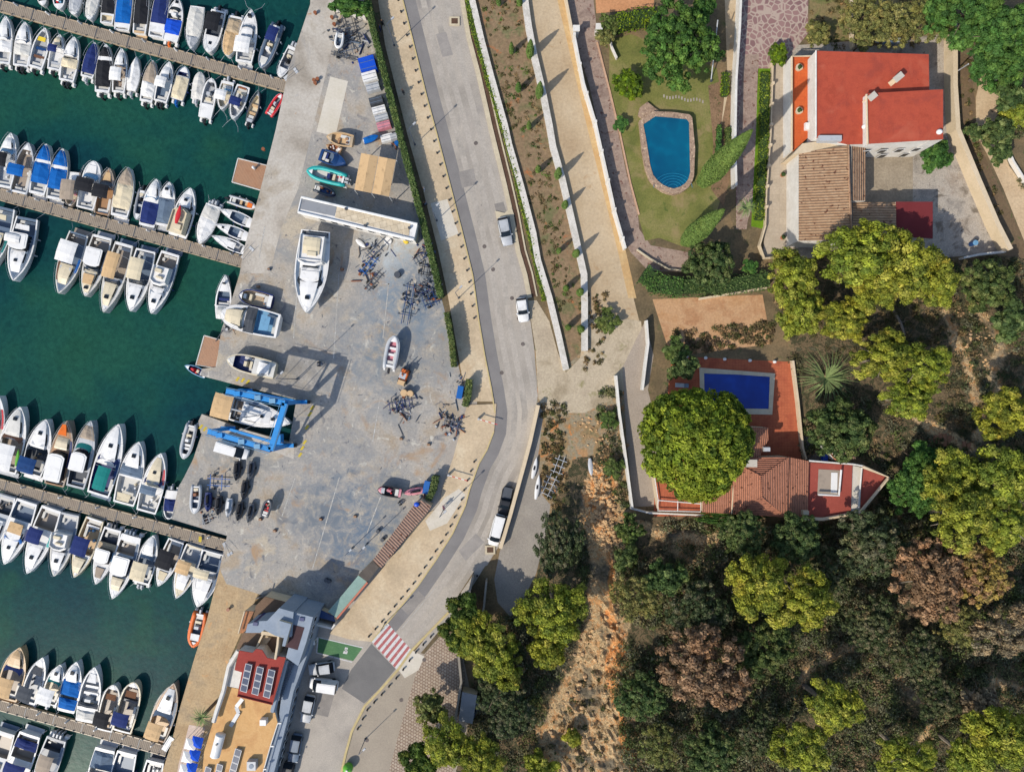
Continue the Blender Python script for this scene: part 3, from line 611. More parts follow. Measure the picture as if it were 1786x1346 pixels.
row('above the top pontoon', 'boats moored above the top pontoon', [
 ((486,133),(510,80),20,w1,'well grey .1 .7;con .45 black;seat grey .2;ob 2 lgrey','small open white boat','b'),
 ((455,118),(482,44),26,'grey','tube slate;well lgrey .05 .8;bim navy .1 .42 .7 .1;con .55;pad offwhite .75 .9;ob 1','grey inflatable with navy canopy','b','inflatable_boat'),
 ((439,17),(424,108),33,w1,'bim white .12 .42 .8 .05;cab white .42 .72;ws .66 slate;hat .86;well lgrey .04 .4;plat','long white cruiser with white roof'),
 ((395,97),(410,27),27,w1,'cov tan .4 .98;cov palewood .08 .42;ob 1','tan covered boat','b'),
 ((362,91),(380,17),29,w1,'bim black .14 .55 .86 .02;hat .78;well dgrey .04 .6;ob 1;plat lgrey','white boat with black canopy','b'),
 ((332,85),(343,10),29,w1,'cov offwhite .03 .72;cov lgrey .7 .97','white tarped boat'),
 ((310,-4),(294,70),31,w1,'cov royal .16 .5;well slate .5 .62;ws .72;con .6;ob 1 orange;hat .9','white boat with bright blue tarp'),
 ((286,-22),(270,64),29,w1,'cov navy .28 .85;well white .03 .1','white boat with navy cover','b'),
 ((250,-26),(241,57),25,w1,'cov black .2 .97;deck tan;plat tan','black covered boat with tan stern','b'),
 ((219,-24),(210,51),29,w1,'cov blue .16 .97;well white .02 .06','boat under a sky blue tarp','b'),
 ((192,-30),(183,39),24,w1,'cov black .25 .9;well cream .03 .2','white boat with black fore cover','b'),
 ((153,33),(166,-30),22,w1,'cov offwhite .1 .9;clut black','cream covered dinghy','b','dinghy'),
 ((125,24),(133,-28),22,w1,'cov lgrey .1 .9;clut slate','pale grey covered dinghy','b','dinghy'),
 ((100,14),(98,-34),22,w1,'well turq .2 .8;clut lblue red;ws .6','white open boat with turquoise floor','b'),
 ((72,8),(64,-36),18,'offwhite','well dgrey .1 .8;clut rust black','small worn grey boat','b'),
], 1.6)
row('below the top pontoon', 'boats moored below the top pontoon', [
 ((490,162),(467,197),17,'pink','tube red;well grey .05 .8;con .5 lgrey','small red inflatable','b','inflatable_boat'),
 ((451,158),(432,211),18,'dgrey','well cream .1 .85;seat tan .3 .55;ob 1;deck lgrey','narrow dark hulled boat','n'),
 ((404,207),(423,148),27,w1,'well lgrey .05 .9;bim navy .42 .66 .75 .03;con .62;pad rust .05 .1;seat cream .2','white boat with navy canopy'),
 ((384,190),(395,140),25,w1,'well cream .1 .9;bim white .4 .75 .8 -.05;seat lblue .25;ob 1 lgrey','short white boat with white canopy'),
 ((369,136),(355,204),25,w1,'well lgrey .35 .9;con .6 lgrey;seat white .35;clut dgrey;ob 1','white open boat with long cockpit','b'),
 ((348,124),(340,171),22,w1,'full offwhite;ob 1 lgrey','short cream tarped boat','b'),
 ((322,115),(306,172),26,'slate','cov cream .02 .68;well navy .7 .82;ob 1 blue','grey boat with cream rear tarp','b'),
 ((295,107),(277,176),27,w1,'bim white .3 .55 .7;cab white .55 .85;ws .6 slate;well slate .04 .5;ob 2','white boat with rounded white canopy'),
 ((266,105),(252,176),25,w1,'cov taupe .45 .97;cov white .12 .48;ob 1','taupe covered boat'),
 ((237,98),(226,157),23,'offwhite','full white;ob 1 lgrey','boat under a pointed white tarp','n'),
 ((212,84),(204,160),25,w1,'bim white .2 .5 .8;well taupe .04 .6;cab white .6 .9;ws .62 slate;clut navy brown;ob 1','white boat with beige cockpit'),
 ((185,77),(176,160),29,w1,'cov black .12 .66;cov black .74 .93;ob 1','white boat with black covers'),
 ((164,73),(148,133),25,w1,'cov navy .12 .95;ob 1 lgrey','white boat under navy tarp'),
 ((129,64),(113,140),30,w1,'cab white .55 .9;ws .6 slate;well offwhite .04 .55;cov cream .3 .5;clut white;ob 2','broad white cruiser with cream tarp'),
 ((103,59),(90,120),26,w1,'well white .05 .62;bim navy .42 .62 .6;cab cream .66 .92;seat lgrey .2;ob 1','white boat with small navy canopy'),
 ((78,48),(58,117),29,w1,'well lgrey .05 .9;seat dkblue .5;pad yellow .66 .76;seat brown .3;ob 1','white boat with yellow and blue cushions'),
 ((43,38),(33,114),30,w1,'cab white .55 .92;ws .58 slate;cov offwhite .25 .5;well white .04 .5;ob 2','white boat with off-white rear cover'),
 ((10,28),(2,110),29,w1,'cab white .5 .9;ws .56 slate;cov white .25 .5;well lgrey .04 .5;ob 1','white boat at the left photo edge'),
], 1.6)
row('above the second pontoon', 'boats moored above the second pontoon', [
 ((347,425),(371,357),31,w1,'cov white .3 .95;cov offwhite .05 .4;ob 2 lgrey;plat slate','cream and white tarped boat'),
 ((333,328),(308,412),37,w1,'fly cream .05 .5;cab white .55 .85;ws .6;hat .74;plat white','white cruiser with cream deck'),
 ((295,317),(282,393),31,w1,'cov slate .06 .62;cab white .66 .92;hat .82;plat lgrey','white boat with slate grey cover'),
 ((273,312),(254,394),31,w1,'cov navy .06 .5;cab white .6 .94;ws .62 lblue;plat white','white boat with dark navy tarp'),
 ((236,382),(246,331),18,'lgrey','tube grey;well slate .1 .8;seat lgrey .5;con .3 black;ob 1','small grey inflatable','b','inflatable_boat'),
 ((224,292),(206,377),34,w1,'cov cream .16 .66;cov taupe .64 .98;plat white','white boat with taupe and cream covers'),
 ((191,293),(175,373),32,'taupe','deck teak;bim black .32 .6 .85 .05;well teak .03 .62;pad tan .72 .9;ws .64 dgrey','brown boat with wooden decks'),
 ((165,281),(146,363),34,w1,'bim black .32 .6 .9 .05;well white .03 .62;clut black white;ws .66 lblue;pad white .74 .9','white boat with square black canopy','b'),
 ((120,359),(126,299),25,'taupe','bim taupe .28 .86 .95;well cream .5 .95;clut pink','small round boat with wooden canopy','b'),
 ((110,259),(92,347),32,'offwhite','cov blue .2 .6;cov blue .66 .95;plat white','bright blue tarped boat'),
 ((81,251),(62,338),32,w1,'cov blue .22 .62;cov blue .68 .96;plat white','bright blue covered boat beside its twin'),
 ((50,249),(30,336),35,'lgrey','bim blue .3 .52 .8 .1;well taupe .04 .85;clut white lgrey;plat white','grey boat with light blue canopy'),
 ((20,232),(3,326),34,w1,'bim black .35 .6 .7 .1;well lgrey .04 .62;ws .66 lblue;clut white;cab white .7 .9;plat white','white boat with narrow black canopy'),
], -1.3)
row('below the second pontoon', 'boats moored below the second pontoon', [
 ((265,547),(297,441),38,w1,'fly white .25 .5;cab white .56 .92;hat .8 .3;ws .68 slate;well taupe .04 .24;plat slate;strip slate .2 .6 1','white flybridge cruiser'),
 ((229,543),(254,436),40,w1,'bim cream .16 .5 .62 -.08;cab white .56 .93;ws .52;hat .78 .3;well slate .03 .5;plat slate','white cruiser with cream canopy'),
 ((183,545),(217,425),38,'offwhite','bim tan .16 .52 .6 -.12;well taupe .04 .5;cab cream .58 .9;ws .56;hat .78 .3;plat slate','cream cruiser with tan canopy'),
 ((150,517),(178,412),40,'offwhite','top white .24 .5;cab cream .56 .94;pad tan .64 .8;hat .86;ws .58;well taupe .04 .24;plat lgrey','cruiser with white hardtop and tan pad'),
 ((104,512),(137,407),40,'offwhite','bim white .16 .5 .8 -.06;cab cream .52 .84;deck slate;strip blue .4 .62 1;strip brown .5 .8 -1;well taupe .03 .16;plat taupe','motor yacht with white cloth roof'),
 ((25,490),(47,380),44,w1,'deck slate;cab white .5 .86;top white .28 .5;bim white .3 .42 .6 -.2;hat .68;well slate .04 .25;pad white .12 .2','blue-grey decked motor yacht'),
 ((-18,470),(8,362),42,w1,'deck slate;cab cream .4 .8;strip teal .45 .7 1;well slate .04 .3;pad cream .12 .2','white yacht with teal side stripe'),
], -1.3)
row('above the third pontoon', 'boats moored above the third pontoon', [
 ((292,906),(297,856),23,w1,'cov navy .3 .72;well lgrey .72 .95;seat tan .2;ob 1 lgrey','small white boat with navy tarp','b'),
 ((282,790),(254,893),40,w1,'cab cream .45 .92;ws .52 navy;strip red .5 .75 -1;bim slate .32 .46 .7;well offwhite .03 .32;clut white lgrey;hat .68','white cruiser with red stripe'),
 ((244,770),(215,879),43,w1,'deck white;cab white .6 .95;hat .78 .3;cov slate .45 .62;well offwhite .03 .42;pad cream .06 .18;clut cream white','white cruiser with cream cockpit'),
 ((210,739),(171,863),45,w1,'bim teal .1 .42 .5 -.1;cab white .46 .96;ws .5 navy;hat .7 .3;well navy .03 .42;strip dkblue .3 .55 -1;plat slate','white yacht with petrol blue canopy'),
 ((161,733),(131,850),37,'lgrey','top white .28 .52;cov taupe .72 .92;well dgrey .03 .26;strip glass .52 .66 .5;ws .6 teal;deck lgrey','grey yacht with white hardtop'),
 ((120,733),(94,846),40,'taupe','deck teak;top white .1 .48;cab cream .56 .74;pad orange .78 .94;strip navy .3 .7 -1;well taupe .02 .1','yacht with orange wooden bow'),
 ((82,731),(52,829),43,w1,'bim dkblue .06 .32 .7 .08;cab white .5 .96;hat .76 .28;ws .46;well dgrey .04 .46;clut tan;plat white','white cruiser with navy stern canopy'),
 ((38,709),(8,823),45,w1,'bim white .06 .44 .84 .06;cab offwhite .56 .95;ws .52 brown;hat .82 .28;well taupe .03 .5;plat','big white cruiser with white hardtop'),
 ((0,690),(-24,800),40,w1,'cab cream .4 .8;strip red .5 .8 -1','white yacht with red side stripe'),
], -1.2)
row('below the third pontoon', 'boats moored below the third pontoon', [
 ((345,1058),(371,963),44,w1,'deck white;bim cream .3 .46 .6 -.12;cab white .45 .86;ws .42 dgrey;well slate .02 .34;strip slate .1 .8 1;plat dgrey','white yacht with grey stern deck'),
 ((308,1043),(339,953),36,w1,'bim tan .26 .5 .66 -.08;cab white .5 .82;deck cream;well lgrey .03 .3;strip slate .1 .6 1;plat lgrey','white yacht with tan canopy'),
 ((276,1022),(306,943),33,w1,'bim black .2 .58 .84 -.06;pad cream .68 .86;well taupe .03 .6;ws .6 lgrey;plat lgrey','white boat with long black canopy'),
 ((268,933),(244,1018),34,w1,'bim cream .1 .46 .78 .1;well slate .04 .5;ws .56 slate;cab white .6 .95;ob 2 lgrey','white boat with square cream canopy'),
 ((198,1043),(229,934),40,w1,'top white .34 .6;well taupe .1 .3;cab cream .66 .86;hat .47 .3;ob 2 slate;strip slate .1 .6 1','long white boat with white hardtop'),
 ((168,1018),(196,922),35,w1,'top white .38 .58;pad taupe .7 .88;cov palewood .26 .38;well dgrey .04 .3;strip lblue .4 .56 1;ob 2 dgrey','white boat with light blue roof panel'),
 ((131,1006),(165,905),37,'cream','bim navy .3 .6 .76 -.08;well tan .03 .6;seat white .14;cab cream .66 .92;clut lblue;plat lgrey','cream boat with square navy canopy'),
 ((96,1004),(121,896),39,'offwhite','deck lgrey;fly white .3 .52;cab white .6 .9;hat .74 .28;well lgrey .03 .28;strip slate .2 .6 1','cruiser with cluttered white flybridge'),
 ((50,999),(90,886),41,w1,'bim navy .3 .52 .6 -.12;cab white .54 .9;hat .74 .28;well taupe .04 .32;strip turq .35 .55 1;plat lgrey','white cruiser with small navy canopy'),
 ((10,983),(47,874),43,w1,'cab white .4 .92;pad tan .34 .5;ws .6 blue;hat .72;well slate .04 .3;strip navy .4 .6 1;plat lgrey','white cruiser with blue windscreen'),
 ((-22,966),(10,864),40,w1,'deck lgrey;cab white .4 .9;well dgrey .04 .3;clut taupe','white cruiser cut by the photo edge'),
], -1.0)
row('above the bottom pontoon', 'boats moored above the bottom pontoon', [
 ((305,1190),(270,1290),41,'taupe','bim tan .06 .34 .66 .08;cab white .5 .9;ws .44 slate;hat .76 .28;deck teak;strip slate .3 .7 -1;well tan .02 .4','brown trimmed yacht with tan canopy'),
 ((235,1189),(211,1277),37,'cream','bim navy .18 .44 .76 .08;well taupe .03 .9;seat dgrey .6;pad brown .7 .82;clut taupe navy;plat cream','cream boat with navy stern canopy','b'),
 ((199,1194),(179,1275),33,'offwhite','bim black .16 .46 .8 .08;well taupe .03 .9;clut taupe tan;pad brown .68 .8;plat tan','boat with black stern canopy','b'),
 ((166,1162),(147,1259),38,w1,'well lgrey .3 .86;seat white .5 .62;cov dgrey .26 .34;pad white .72 .88;cov offwhite .04 .2;con .4 lgrey','white day boat with long open cockpit'),
 ((134,1153),(113,1242),35,w1,'cov blue .32 .62;cov blue .06 .26;hat .8 .28;cab white .62 .92','white boat with deep blue covers'),
 ((105,1159),(81,1229),33,w1,'bim white .06 .46 .84 .08;ws .6 teal;cab white .62 .95;hat .8;well cream .03 .56;ob 1 lgrey','white boat with white canopy'),
 ((75,1146),(45,1226),33,w1,'bim dgrey .1 .4 .78 .08;well lgrey .04 .8;clut dgrey white;pad dgrey .62 .78;plat lgrey','white boat with dark grey canopy'),
 ((36,1128),(9,1220),43,'tan','bim tan .1 .46 .72 .08;deck tan;ws .58 navy;well taupe .03 .56;cab tan .64 .94;plat tan','tan boat with tan canopy'),
], -1.0)
row('below the bottom pontoon', 'boats moored below the bottom pontoon', [
 ((248,1425),(270,1328),36,w1,'well dgrey .04 .5;bim slate .5 .7;clut white;plat dgrey','dark boat cut by the lower photo edge'),
 ((196,1415),(221,1312),40,w1,'well slate .04 .4;cab lgrey .45 .9;ws .5;plat lgrey','grey white cruiser with curved stern'),
 ((158,1410),(183,1306),40,w1,'cov slate .06 .34;bim lgrey .34 .56;cab white .6 .9;plat lgrey','cruiser with grey stern cover'),
 ((64,1392),(98,1288),40,'lgrey','deck grey;bim taupe .22 .5 .62;cab white .55 .9;well dgrey .04 .2;strip slate .1 .6 1;ob 3 lgrey','grey boat with taupe canopy'),
 ((16,1388),(52,1280),43,w1,'well taupe .04 .4;bim navy .42 .62;cov navy .1 .24;cab white .66 .9;plat lgrey','white cruiser with navy seats'),
 ((-26,1380),(8,1276),42,'offwhite','well taupe .04 .4;deck lgrey;cab cream .5 .9;plat slate','cream cruiser in the lower left corner'),
], -1.0)
# the quay side boats
boat('dinghy',(445,361),(399,346),17,'taupe','tube lgrey;well dgrey .05 .85;seat tan .4 .6;pad orange .68 .86;ob 1','small grey dinghy with tan seats tied to the quay','dinghy','small boats tied nose to the quay',shape='b')
boat('sailing_dinghy',(383,365),(441,391),21,w1,'well slate .2 .68;seat lgrey .3;deck white','white sailing dinghy below the small grey dinghy at the quay','dinghy','small boats tied nose to the quay',shape='n')
boat('sailing_dinghy',(375,391),(433,414),20,w1,'well slate .2 .6;seat white .3;hat .78 .18','white sailing dinghy in the middle of the three at the quay','dinghy','small boats tied nose to the quay',shape='n')
boat('sailing_dinghy',(369,411),(426,437),20,w1,'well lgrey .1 .5;pad white .3 .6;seat dgrey .16','white sailing dinghy nearest the second pontoon end','dinghy','small boats tied nose to the quay',shape='n')
boat('sailing_boat',(393,479),(385,556),28,w1,'well slate .3 .62;seat navy .45;hat .8 .15;cab offwhite .05 .28','slim white sailing boat alone beside the quay below the second pontoon','sailing boat',shape='n')
boat('inflatable_boat',(335,1129),(347,1072),29,'orange','tube orange;well slate .05 .85;con .4 lgrey;seat white .25;pad white .6 .8;ob 1 lgrey','orange rescue inflatable tied to the ochre quay','boat',shape='b')
boat('inflatable_boat',(318,800),(332,742),23,'lgrey','tube lgrey;well dgrey .05 .85;con .45;seat white .6 .7;ob 1','white inflatable boat tied beside the hoist pier','boat',shape='b')
boat('jet_boat',(320,637),(356,654),15,'lblue','well navy .1 .8;con .6 red;seat navy .3;clut red','little blue boat with red seat beside the wooden landing','boat')
boat('sailing_yacht',(509,738),(376,703),44,w1,'deck white;bim tan .02 .26 .95;well taupe .24 .36;cab white .38 .74;hat .64;hat .78;strip slate .2 .7 1;mast 9 lgrey','sailing yacht hanging in the blue boat hoist','sailing yacht',z0=-.9)
# boats ashore
def stands(n, bow, stern): pass
boat('motor_yacht',(545,549),(560,410),57,w1,'deck white;strip slate .05 .8 -1;fly white .08 .40;bim cream .1 .3 .5;cab white .40 .92;ws .62;hat .82 .3;pad white .5 .6;arch .38;well lgrey .01 .08','large white motor yacht standing ashore','motor yacht',z0=1.6)
boat('fishing_boat',(424,516),(479,529),29,'navy','well palewood .12 .9;seat lgrey .2;clut teak lgrey;con .8 slate;deck white','dark hulled open boat ashore with brown floor','boat',z0=.6,shape='b')
boat('motor_cruiser',(396,549),(493,571),46,w1,'deck white;cab cream .62 .92;ws .62;cov dgrey .40 .58;well lblue .04 .40;pad lblue .14 .3','white motor cruiser ashore with light blue cockpit','boat',z0=.9,shape='b')
boat('motor_boat',(404,627),(485,647),32,'cream','deck offwhite;well navy .45 .85;con .6 cream;cab white .1 .35','cream hulled boat ashore by the hoist pier','boat',z0=.6,shape='b')
boat('wooden_boat',(574,244),(619,252),24,'tan','deck palewood;well tan .1 .8;clut teak brown','tan wooden hull under repair in the boatyard','boat',z0=.7,shape='v')
boat('wooden_boat',(571,256),(596,268),16,'palewood','deck teak;well rust .1 .8;clut white','small broken wooden boat below the tan hull','boat',z0=.2)
boat('motor_boat',(606,289),(561,273),24,'dkblue','deck dkblue;well slate .1 .6;seat navy .25;ws .62 dkblue','blue motor boat ashore above the turquoise inflatable','boat',z0=.3)
boat('inflatable_boat',(541,303),(604,319),27,'turq','tube turq;well offwhite .05 .85;con .4 navy;clut red rust;ob 2 lgrey','turquoise inflatable boat ashore','boat',z0=.7,shape='b')
boat('inflatable_boat',(586,341),(552,329),17,'navy','tube dgrey;well dkblue .05 .9;clut rust','dark inflatable with brown rim by the long white shed','boat',z0=.2,shape='b')
boat('covered_boat',(663,243),(637,252),12,'dkblue','full blue','small boat under a blue tarp above the tan tent','boat',z0=.8,shape='v')
boat('inflatable_boat',(593,92),(597,66),16,w1,'tube white;well slate .05 .85','white inflatable lying on the steel cradles','boat',z0=.8,shape='b')
boat('inflatable_boat',(692,587),(682,641),25,'lgrey','tube lgrey;well pink .08 .8;seat white .4 .6;ob 1','pale inflatable boat ashore in mid yard','boat',z0=1.0,shape='b')
boat('speed_boat',(662,851),(702,858),19,'black','well black .1 .8;clut red pink;pad lgrey .7 .85;deck pink','black and pink speed boat on the yard floor','boat',z0=.7,shape='b')
boat('inflatable_boat',(345,893),(348,846),20,'lgrey','tube lgrey;well slate .05 .8;con .3 rust;seat white .55','grey inflatable ashore among the jet skis','boat',z0=.4,shape='b')
boat('inflatable_boat',(476,868),(467,896),17,'dgrey','tube dgrey;well taupe .08 .85;seat black .4;clut red','dark grey tender beside the row of jet skis','boat',z0=1.0,shape='b')
# jet skis
def jetski(x, y, ang, col, label, cover=False):
    q = P(x, y); r = empty('jet_ski', (q.x, q.y, .35), R(ang), label, 'jet ski', 'jet skis parked on the quay')
    f = hwf(1.15, 2.6, .8, .8); m_ = MB(); rows = []
    for t in BASE: rows.append([((t-.5)*3, -f(t), .1), ((t-.5)*3, -f(t)*.9, .42), ((t-.5)*3, 0, .5+.15*t), ((t-.5)*3, f(t)*.9, .42), ((t-.5)*3, f(t), .1)])
    loft(m_, rows); m_.add(rows[0], [(0,1,2,3,4)]); m_.build('hull', paint(col), r)
    MB().box(-1.1, .1, -.2, .2, .5, .85, t=.05).build('seat', cloth('white' if cover else 'black'), r)
    MB().box(.15, .8, -.22, .22, .5, 1.0, t=.12).build('cowl', paint(col), r)
    h = MB(); h.tube([(.25, -.42, 1.0), (.35, 0, 1.08), (.25, .42, 1.0)], .04, 5); h.build('handlebar', paint('dgrey'), r)
    t_ = MB(); t_.box(-1.4, 1.3, -.35, -.25, -.2, -.1); t_.box(-1.4, 1.3, .25, .35, -.2, -.1); t_.box(-.5, -.4, -.6, .6, -.2, -.1); t_.tube([(1.3, 0, -.15), (2.1, 0, -.15)], .04, 4); t_.build('trolley', paint('steel'), r)
    for sy in (-.62, .62): MB().tube([(-.45, sy-.06, -.15), (-.45, sy+.06, -.15)], .2, 10).build('wheel', paint('wheel'), r)
for x, y, a, cl, lb in ((416,820,-95,'black','black jet ski standing below the white van'), (440,820,-98,'dgrey','black jet ski right of the one below the van'), (429,853,-98,'black','black jet ski in the middle of the group'),
   (366,874,-92,'navy','navy jet ski beside the blue cradle'), (384,880,-95,'black','black jet ski between the navy and white ones'), (402,884,-97,'lgrey','white covered jet ski in the row of dark ones'),
   (420,890,-100,'black','black jet ski right of the white covered one'), (439,893,-102,'dgrey','black jet ski at the right end of the row'), (722,856,-170,'pink','pink and white jet ski beside the black speed boat')):
    jetski(x, y, a, cl, lb, cl == 'lgrey')
def board(name, x, y, L, W_, ang, z, col, label, cat, grp=None):
    q = P(x, y); m_ = MB(); f = hwf(W_, 2.2, .8, .5); rows = []
    for t in BASE: rows.append([((t-.5)*L, -f(t), .06), ((t-.5)*L, -f(t)*.7, .16), ((t-.5)*L, 0, .2), ((t-.5)*L, f(t)*.7, .16), ((t-.5)*L, f(t), .06), ((t-.5)*L, 0, 0), ((t-.5)*L, -f(t), .06)])
    loft(m_, rows); o = m_.build(name, paint(col), None, True); o.location = (q.x, q.y, z); o.rotation_euler = (0, 0, R(ang)); tag(o, label, cat, grp); return o
board('paddle_board', 318.5, 378, 2.9, .75, 76, 1.35, 'red', 'red paddle board lying on the white cruiser', 'paddle board')
board('kayak', 38, 797, 2.6, .55, 80, .9, 'green', 'bright green kayak lying between two white cruisers', 'kayak')
k1 = board('kayak', 932, 815, 3.4, .75, 78, .45, 'white', 'white kayak on the verge, upper of two', 'kayak')
k2 = board('kayak', 937, 848, 3.9, .75, 82, .45, 'white', 'white kayak on the verge, lower of two', 'kayak')
for k_ in (k1, k2): MB().box(-.35, .35, -.17, .17, .16, .22, t=.05).build('cockpit', paint('black'), k_)
board('kayak', 1030, 815, 3.0, .8, -84, .3, 'lgrey', 'pale upturned skiff lying on the rubble slope', 'boat')
board('kayak', 630, 425, 1.9, .8, -40, .1, 'white', 'white surf board lying by the long shed', 'board')
# pontoons
pm = blocks('pontoon_planks', c(150,126,104), c(166,144,122), .25, 2.0, -15.5, c(110,88,70), .02)
pmat = paint('palewood'); 
def pontoon(a, b, w_, z, n, label):
    A, B_ = P(*a), P(*b); d = B_-A; L = d.length; r = empty('pontoon', (A.x, A.y, z), math.atan2(d.y, d.x), label, 'pontoon', 'floating pontoons')
    hw = w_*S/2; k = L/n
    for i in range(n):
        MB().box(i*k+.06, (i+1)*k-.06, -hw+.14, hw-.14, -.35, 0).build('deck_section', ponm, r)
        for sy in (-1, 1): MB().box(i*k+.06, (i+1)*k-.06, sy*(hw-.07)-.07, sy*(hw-.07)+.07, -.4, .04).build('edge_beam', paint('palewood'), r)
        MB().box(i*k-.05, i*k+.09, -hw+.2, hw-.2, -.1, .014).build('hinge_gap', paint('dgrey'), r)
    for i in range(1, n*2):
        if i % 2: 
            MB().box(i*k/2-.12, i*k/2+.12, hw-.35, hw-.12, 0, .9, t=.03).build('service_pedestal', paint('white' if i % 4 == 1 else 'lgrey'), r)
    for i in range(n*3):
        for sy in (-1, 1): MB().box(i*k/3+.3, i*k/3+.55, sy*(hw-.1)-.05, sy*(hw-.1)+.05, .04, .16).build('cleat', paint('dgrey'), r)
    return r
ponm, nt, bs = newmat('weathered_planks'); co = objco(nt)
wv = nt.nodes.new('ShaderNodeTexWave'); wv.bands_direction = 'X'; wv.inputs['Scale'].default_value = 1.1; wv.inputs['Distortion'].default_value = .3; nt.links.new(co, wv.inputs['Vector'])
col = ramp(nt, noi(nt, co, .5, 6, .7), [c(126,112,98), c(156,142,124), c(140,124,108)], .3, .7)
nt.links.new(mixc(nt, 1.0, col, ramp(nt, wv.outputs['Fac'], [(.55,.55,.55,1), (1,1,1,1)], .05, .4), 'MULTIPLY'), bs.inputs['Base Color']); bs.inputs['Roughness'].default_value = .9
pontoon((-60,-9),(499,149), 21, -.55, 10, 'topmost long wooden pontoon, between the upper rows of boats')
pontoon((-60,322),(425,457), 21, -.55, 10, 'wooden pontoon second from the top, with white dinghies at its end')
pontoon((-60,831),(394,953), 20, -.55, 7, 'pontoon third from the top, with yellow band near the quay')
pontoon((-60,1217),(288,1313), 19, -.55, 7, 'bottom pontoon reaching the ochre quay')
def gangway(a, b, w_, label):
    A, B_ = P(*a, -.4), P(*b, .05); m_ = MB(); m_.beam(A, B_, w_, .08); o = m_.build('gangway', paint('lgrey')); tag(o, label, 'gangway', 'gangways from the quay to the pontoons'); d = (B_-A).normalized(); n_ = Vector((-d.y, d.x, 0))
    r_ = MB()
    for sy in (-1, 1): r_.tube([A+n_*sy*w_/2+Vector((0,0,.9)), B_+n_*sy*w_/2+Vector((0,0,.9))], .03, 4)
    r_.build('handrail', paint('steel'), o)
gangway((497,140),(518,122), .9, 'grey gangway at the end of the top pontoon'); gangway((424,452),(440,432), .9, 'grey gangway at the end of the second pontoon')
gangway((392,945),(402,968), .9, 'grey gangway at the end of the third pontoon'); gangway((286,1308),(300,1285), .9, 'grey gangway at the end of the bottom pontoon')
def landing(poly, label, z=-.15):
    r = MB().prism(pp(poly), z-.3, z).build('wooden_landing', lnd); tag(r, label, 'jetty')
    MB().wall([*pp(poly), pp(poly)[0]], .16, z-.3, z+.05).build('edge_beam', paint('offwhite'), r)
lnd, nt, bs = newmat('landing_boards'); co = objco(nt); mp = nt.nodes.new('ShaderNodeMapping'); mp.inputs['Rotation'].default_value = (0,0,R(17)); nt.links.new(co, mp.inputs[0])
wv = nt.nodes.new('ShaderNodeTexWave'); wv.bands_direction = 'X'; wv.inputs['Scale'].default_value = 1.4; nt.links.new(mp.outputs[0], wv.inputs['Vector'])
nt.links.new(mixc(nt, 1.0, ramp(nt, noi(nt, co, .6, 6, .7), [c(160,114,80), c(174,130,96), c(150,114,86)]), ramp(nt, wv.outputs['Fac'], [(.75,.75,.75,1), (1,1,1,1)], .05, .4), 'MULTIPLY'), bs.inputs['Base Color'])
landing([(414.5,276),(468,289),(456,332),(404,317)], 'square orange-brown wooden landing beside the upper quay')
landing([(355.5,585),(385,593),(376,642),(341,636)], 'wooden landing above the hoist pier')
bp = P(444, 294); o = MB().cyl((bp.x, bp.y, -.15), .22, .7, 10, r2=.16).ball((bp.x, bp.y, .6), .24, .24, .2, 10, 4, half=True).build('bollard', paint('white'), None, True); tag(o, 'white mooring post on the square wooden landing', 'mooring post')
# ---------------------------------------------------------------- foliage
nr = np.random.default_rng(11)
def leafmat():
    m, nt, bs = newmat('foliage'); a = nt.nodes.new('ShaderNodeAttribute'); a.attribute_name = 'tint'
    co = objco(nt); g = ramp(nt, noi(nt, co, .9, 3, .6), [(.72,.74,.7,1), (1.15,1.1,1.05,1)], .35, .65)
    oi = nt.nodes.new('ShaderNodeObjectInfo'); og = ramp(nt, oi.outputs['Random'], [(.9,.98,.82,1), (1.02,1.0,.95,1), (1.15,1.04,.88,1), (1.0,1.05,.98,1)], 0, 1); g = mixc(nt, 1.0, g, og, 'MULTIPLY'); cb = noi(nt, co, .28, 4, .6); g = mixc(nt, mapr(nt, cb, .52, .68), g, (1.18,1.02,.9,1), 'MULTIPLY')
    nt.links.new(mixc(nt, 1.0, a.outputs[0], g, 'MULTIPLY'), bs.inputs['Base Color']); bs.inputs['Roughness'].default_value = .7; bs.inputs['Specular IOR Level'].default_value = .2
    tr = nt.nodes.new('ShaderNodeBsdfTranslucent'); nt.links.new(a.outputs[0], tr.inputs[0]); mx = nt.nodes.new('ShaderNodeMixShader'); mx.inputs[0].default_value = .30
    nt.links.new(bs.outputs[0], mx.inputs[1]); nt.links.new(tr.outputs[0], mx.inputs[2]); nt.links.new(mx.outputs[0], nt.nodes['Material Output'].inputs[0])
    return m
LEAF = leafmat()
def leafmesh(name, C, Nn, sz, tint, asp=.6):
    n = len(C); Nn = Nn/np.linalg.norm(Nn, axis=1, keepdims=True); r = nr.normal(size=(n, 3)); a = np.cross(Nn, r); a /= np.linalg.norm(a, axis=1, keepdims=True)+1e-9; b = np.cross(Nn, a)
    s = sz[:, None]; V = np.stack([C-a*s, C+b*s*asp, C+a*s, C-b*s*asp], 1).reshape(-1, 3)
    me = bpy.data.meshes.new(name); me.vertices.add(4*n); me.vertices.foreach_set('co', V.astype(np.float32).ravel())
    me.loops.add(4*n); me.loops.foreach_set('vertex_index', np.arange(4*n, dtype=np.int32)); me.polygons.add(n)
    me.polygons.foreach_set('loop_start', np.arange(0, 4*n, 4, dtype=np.int32))
    at = me.color_attributes.new('tint', 'FLOAT_COLOR', 'POINT'); t4 = np.concatenate([np.repeat(tint, 4, 0), np.ones((4*n, 1))], 1)
    me.update(); me.validate(); at = me.color_attributes['tint']; at.data.foreach_set('color', t4.astype(np.float32).ravel()); me.materials.append(LEAF); return me
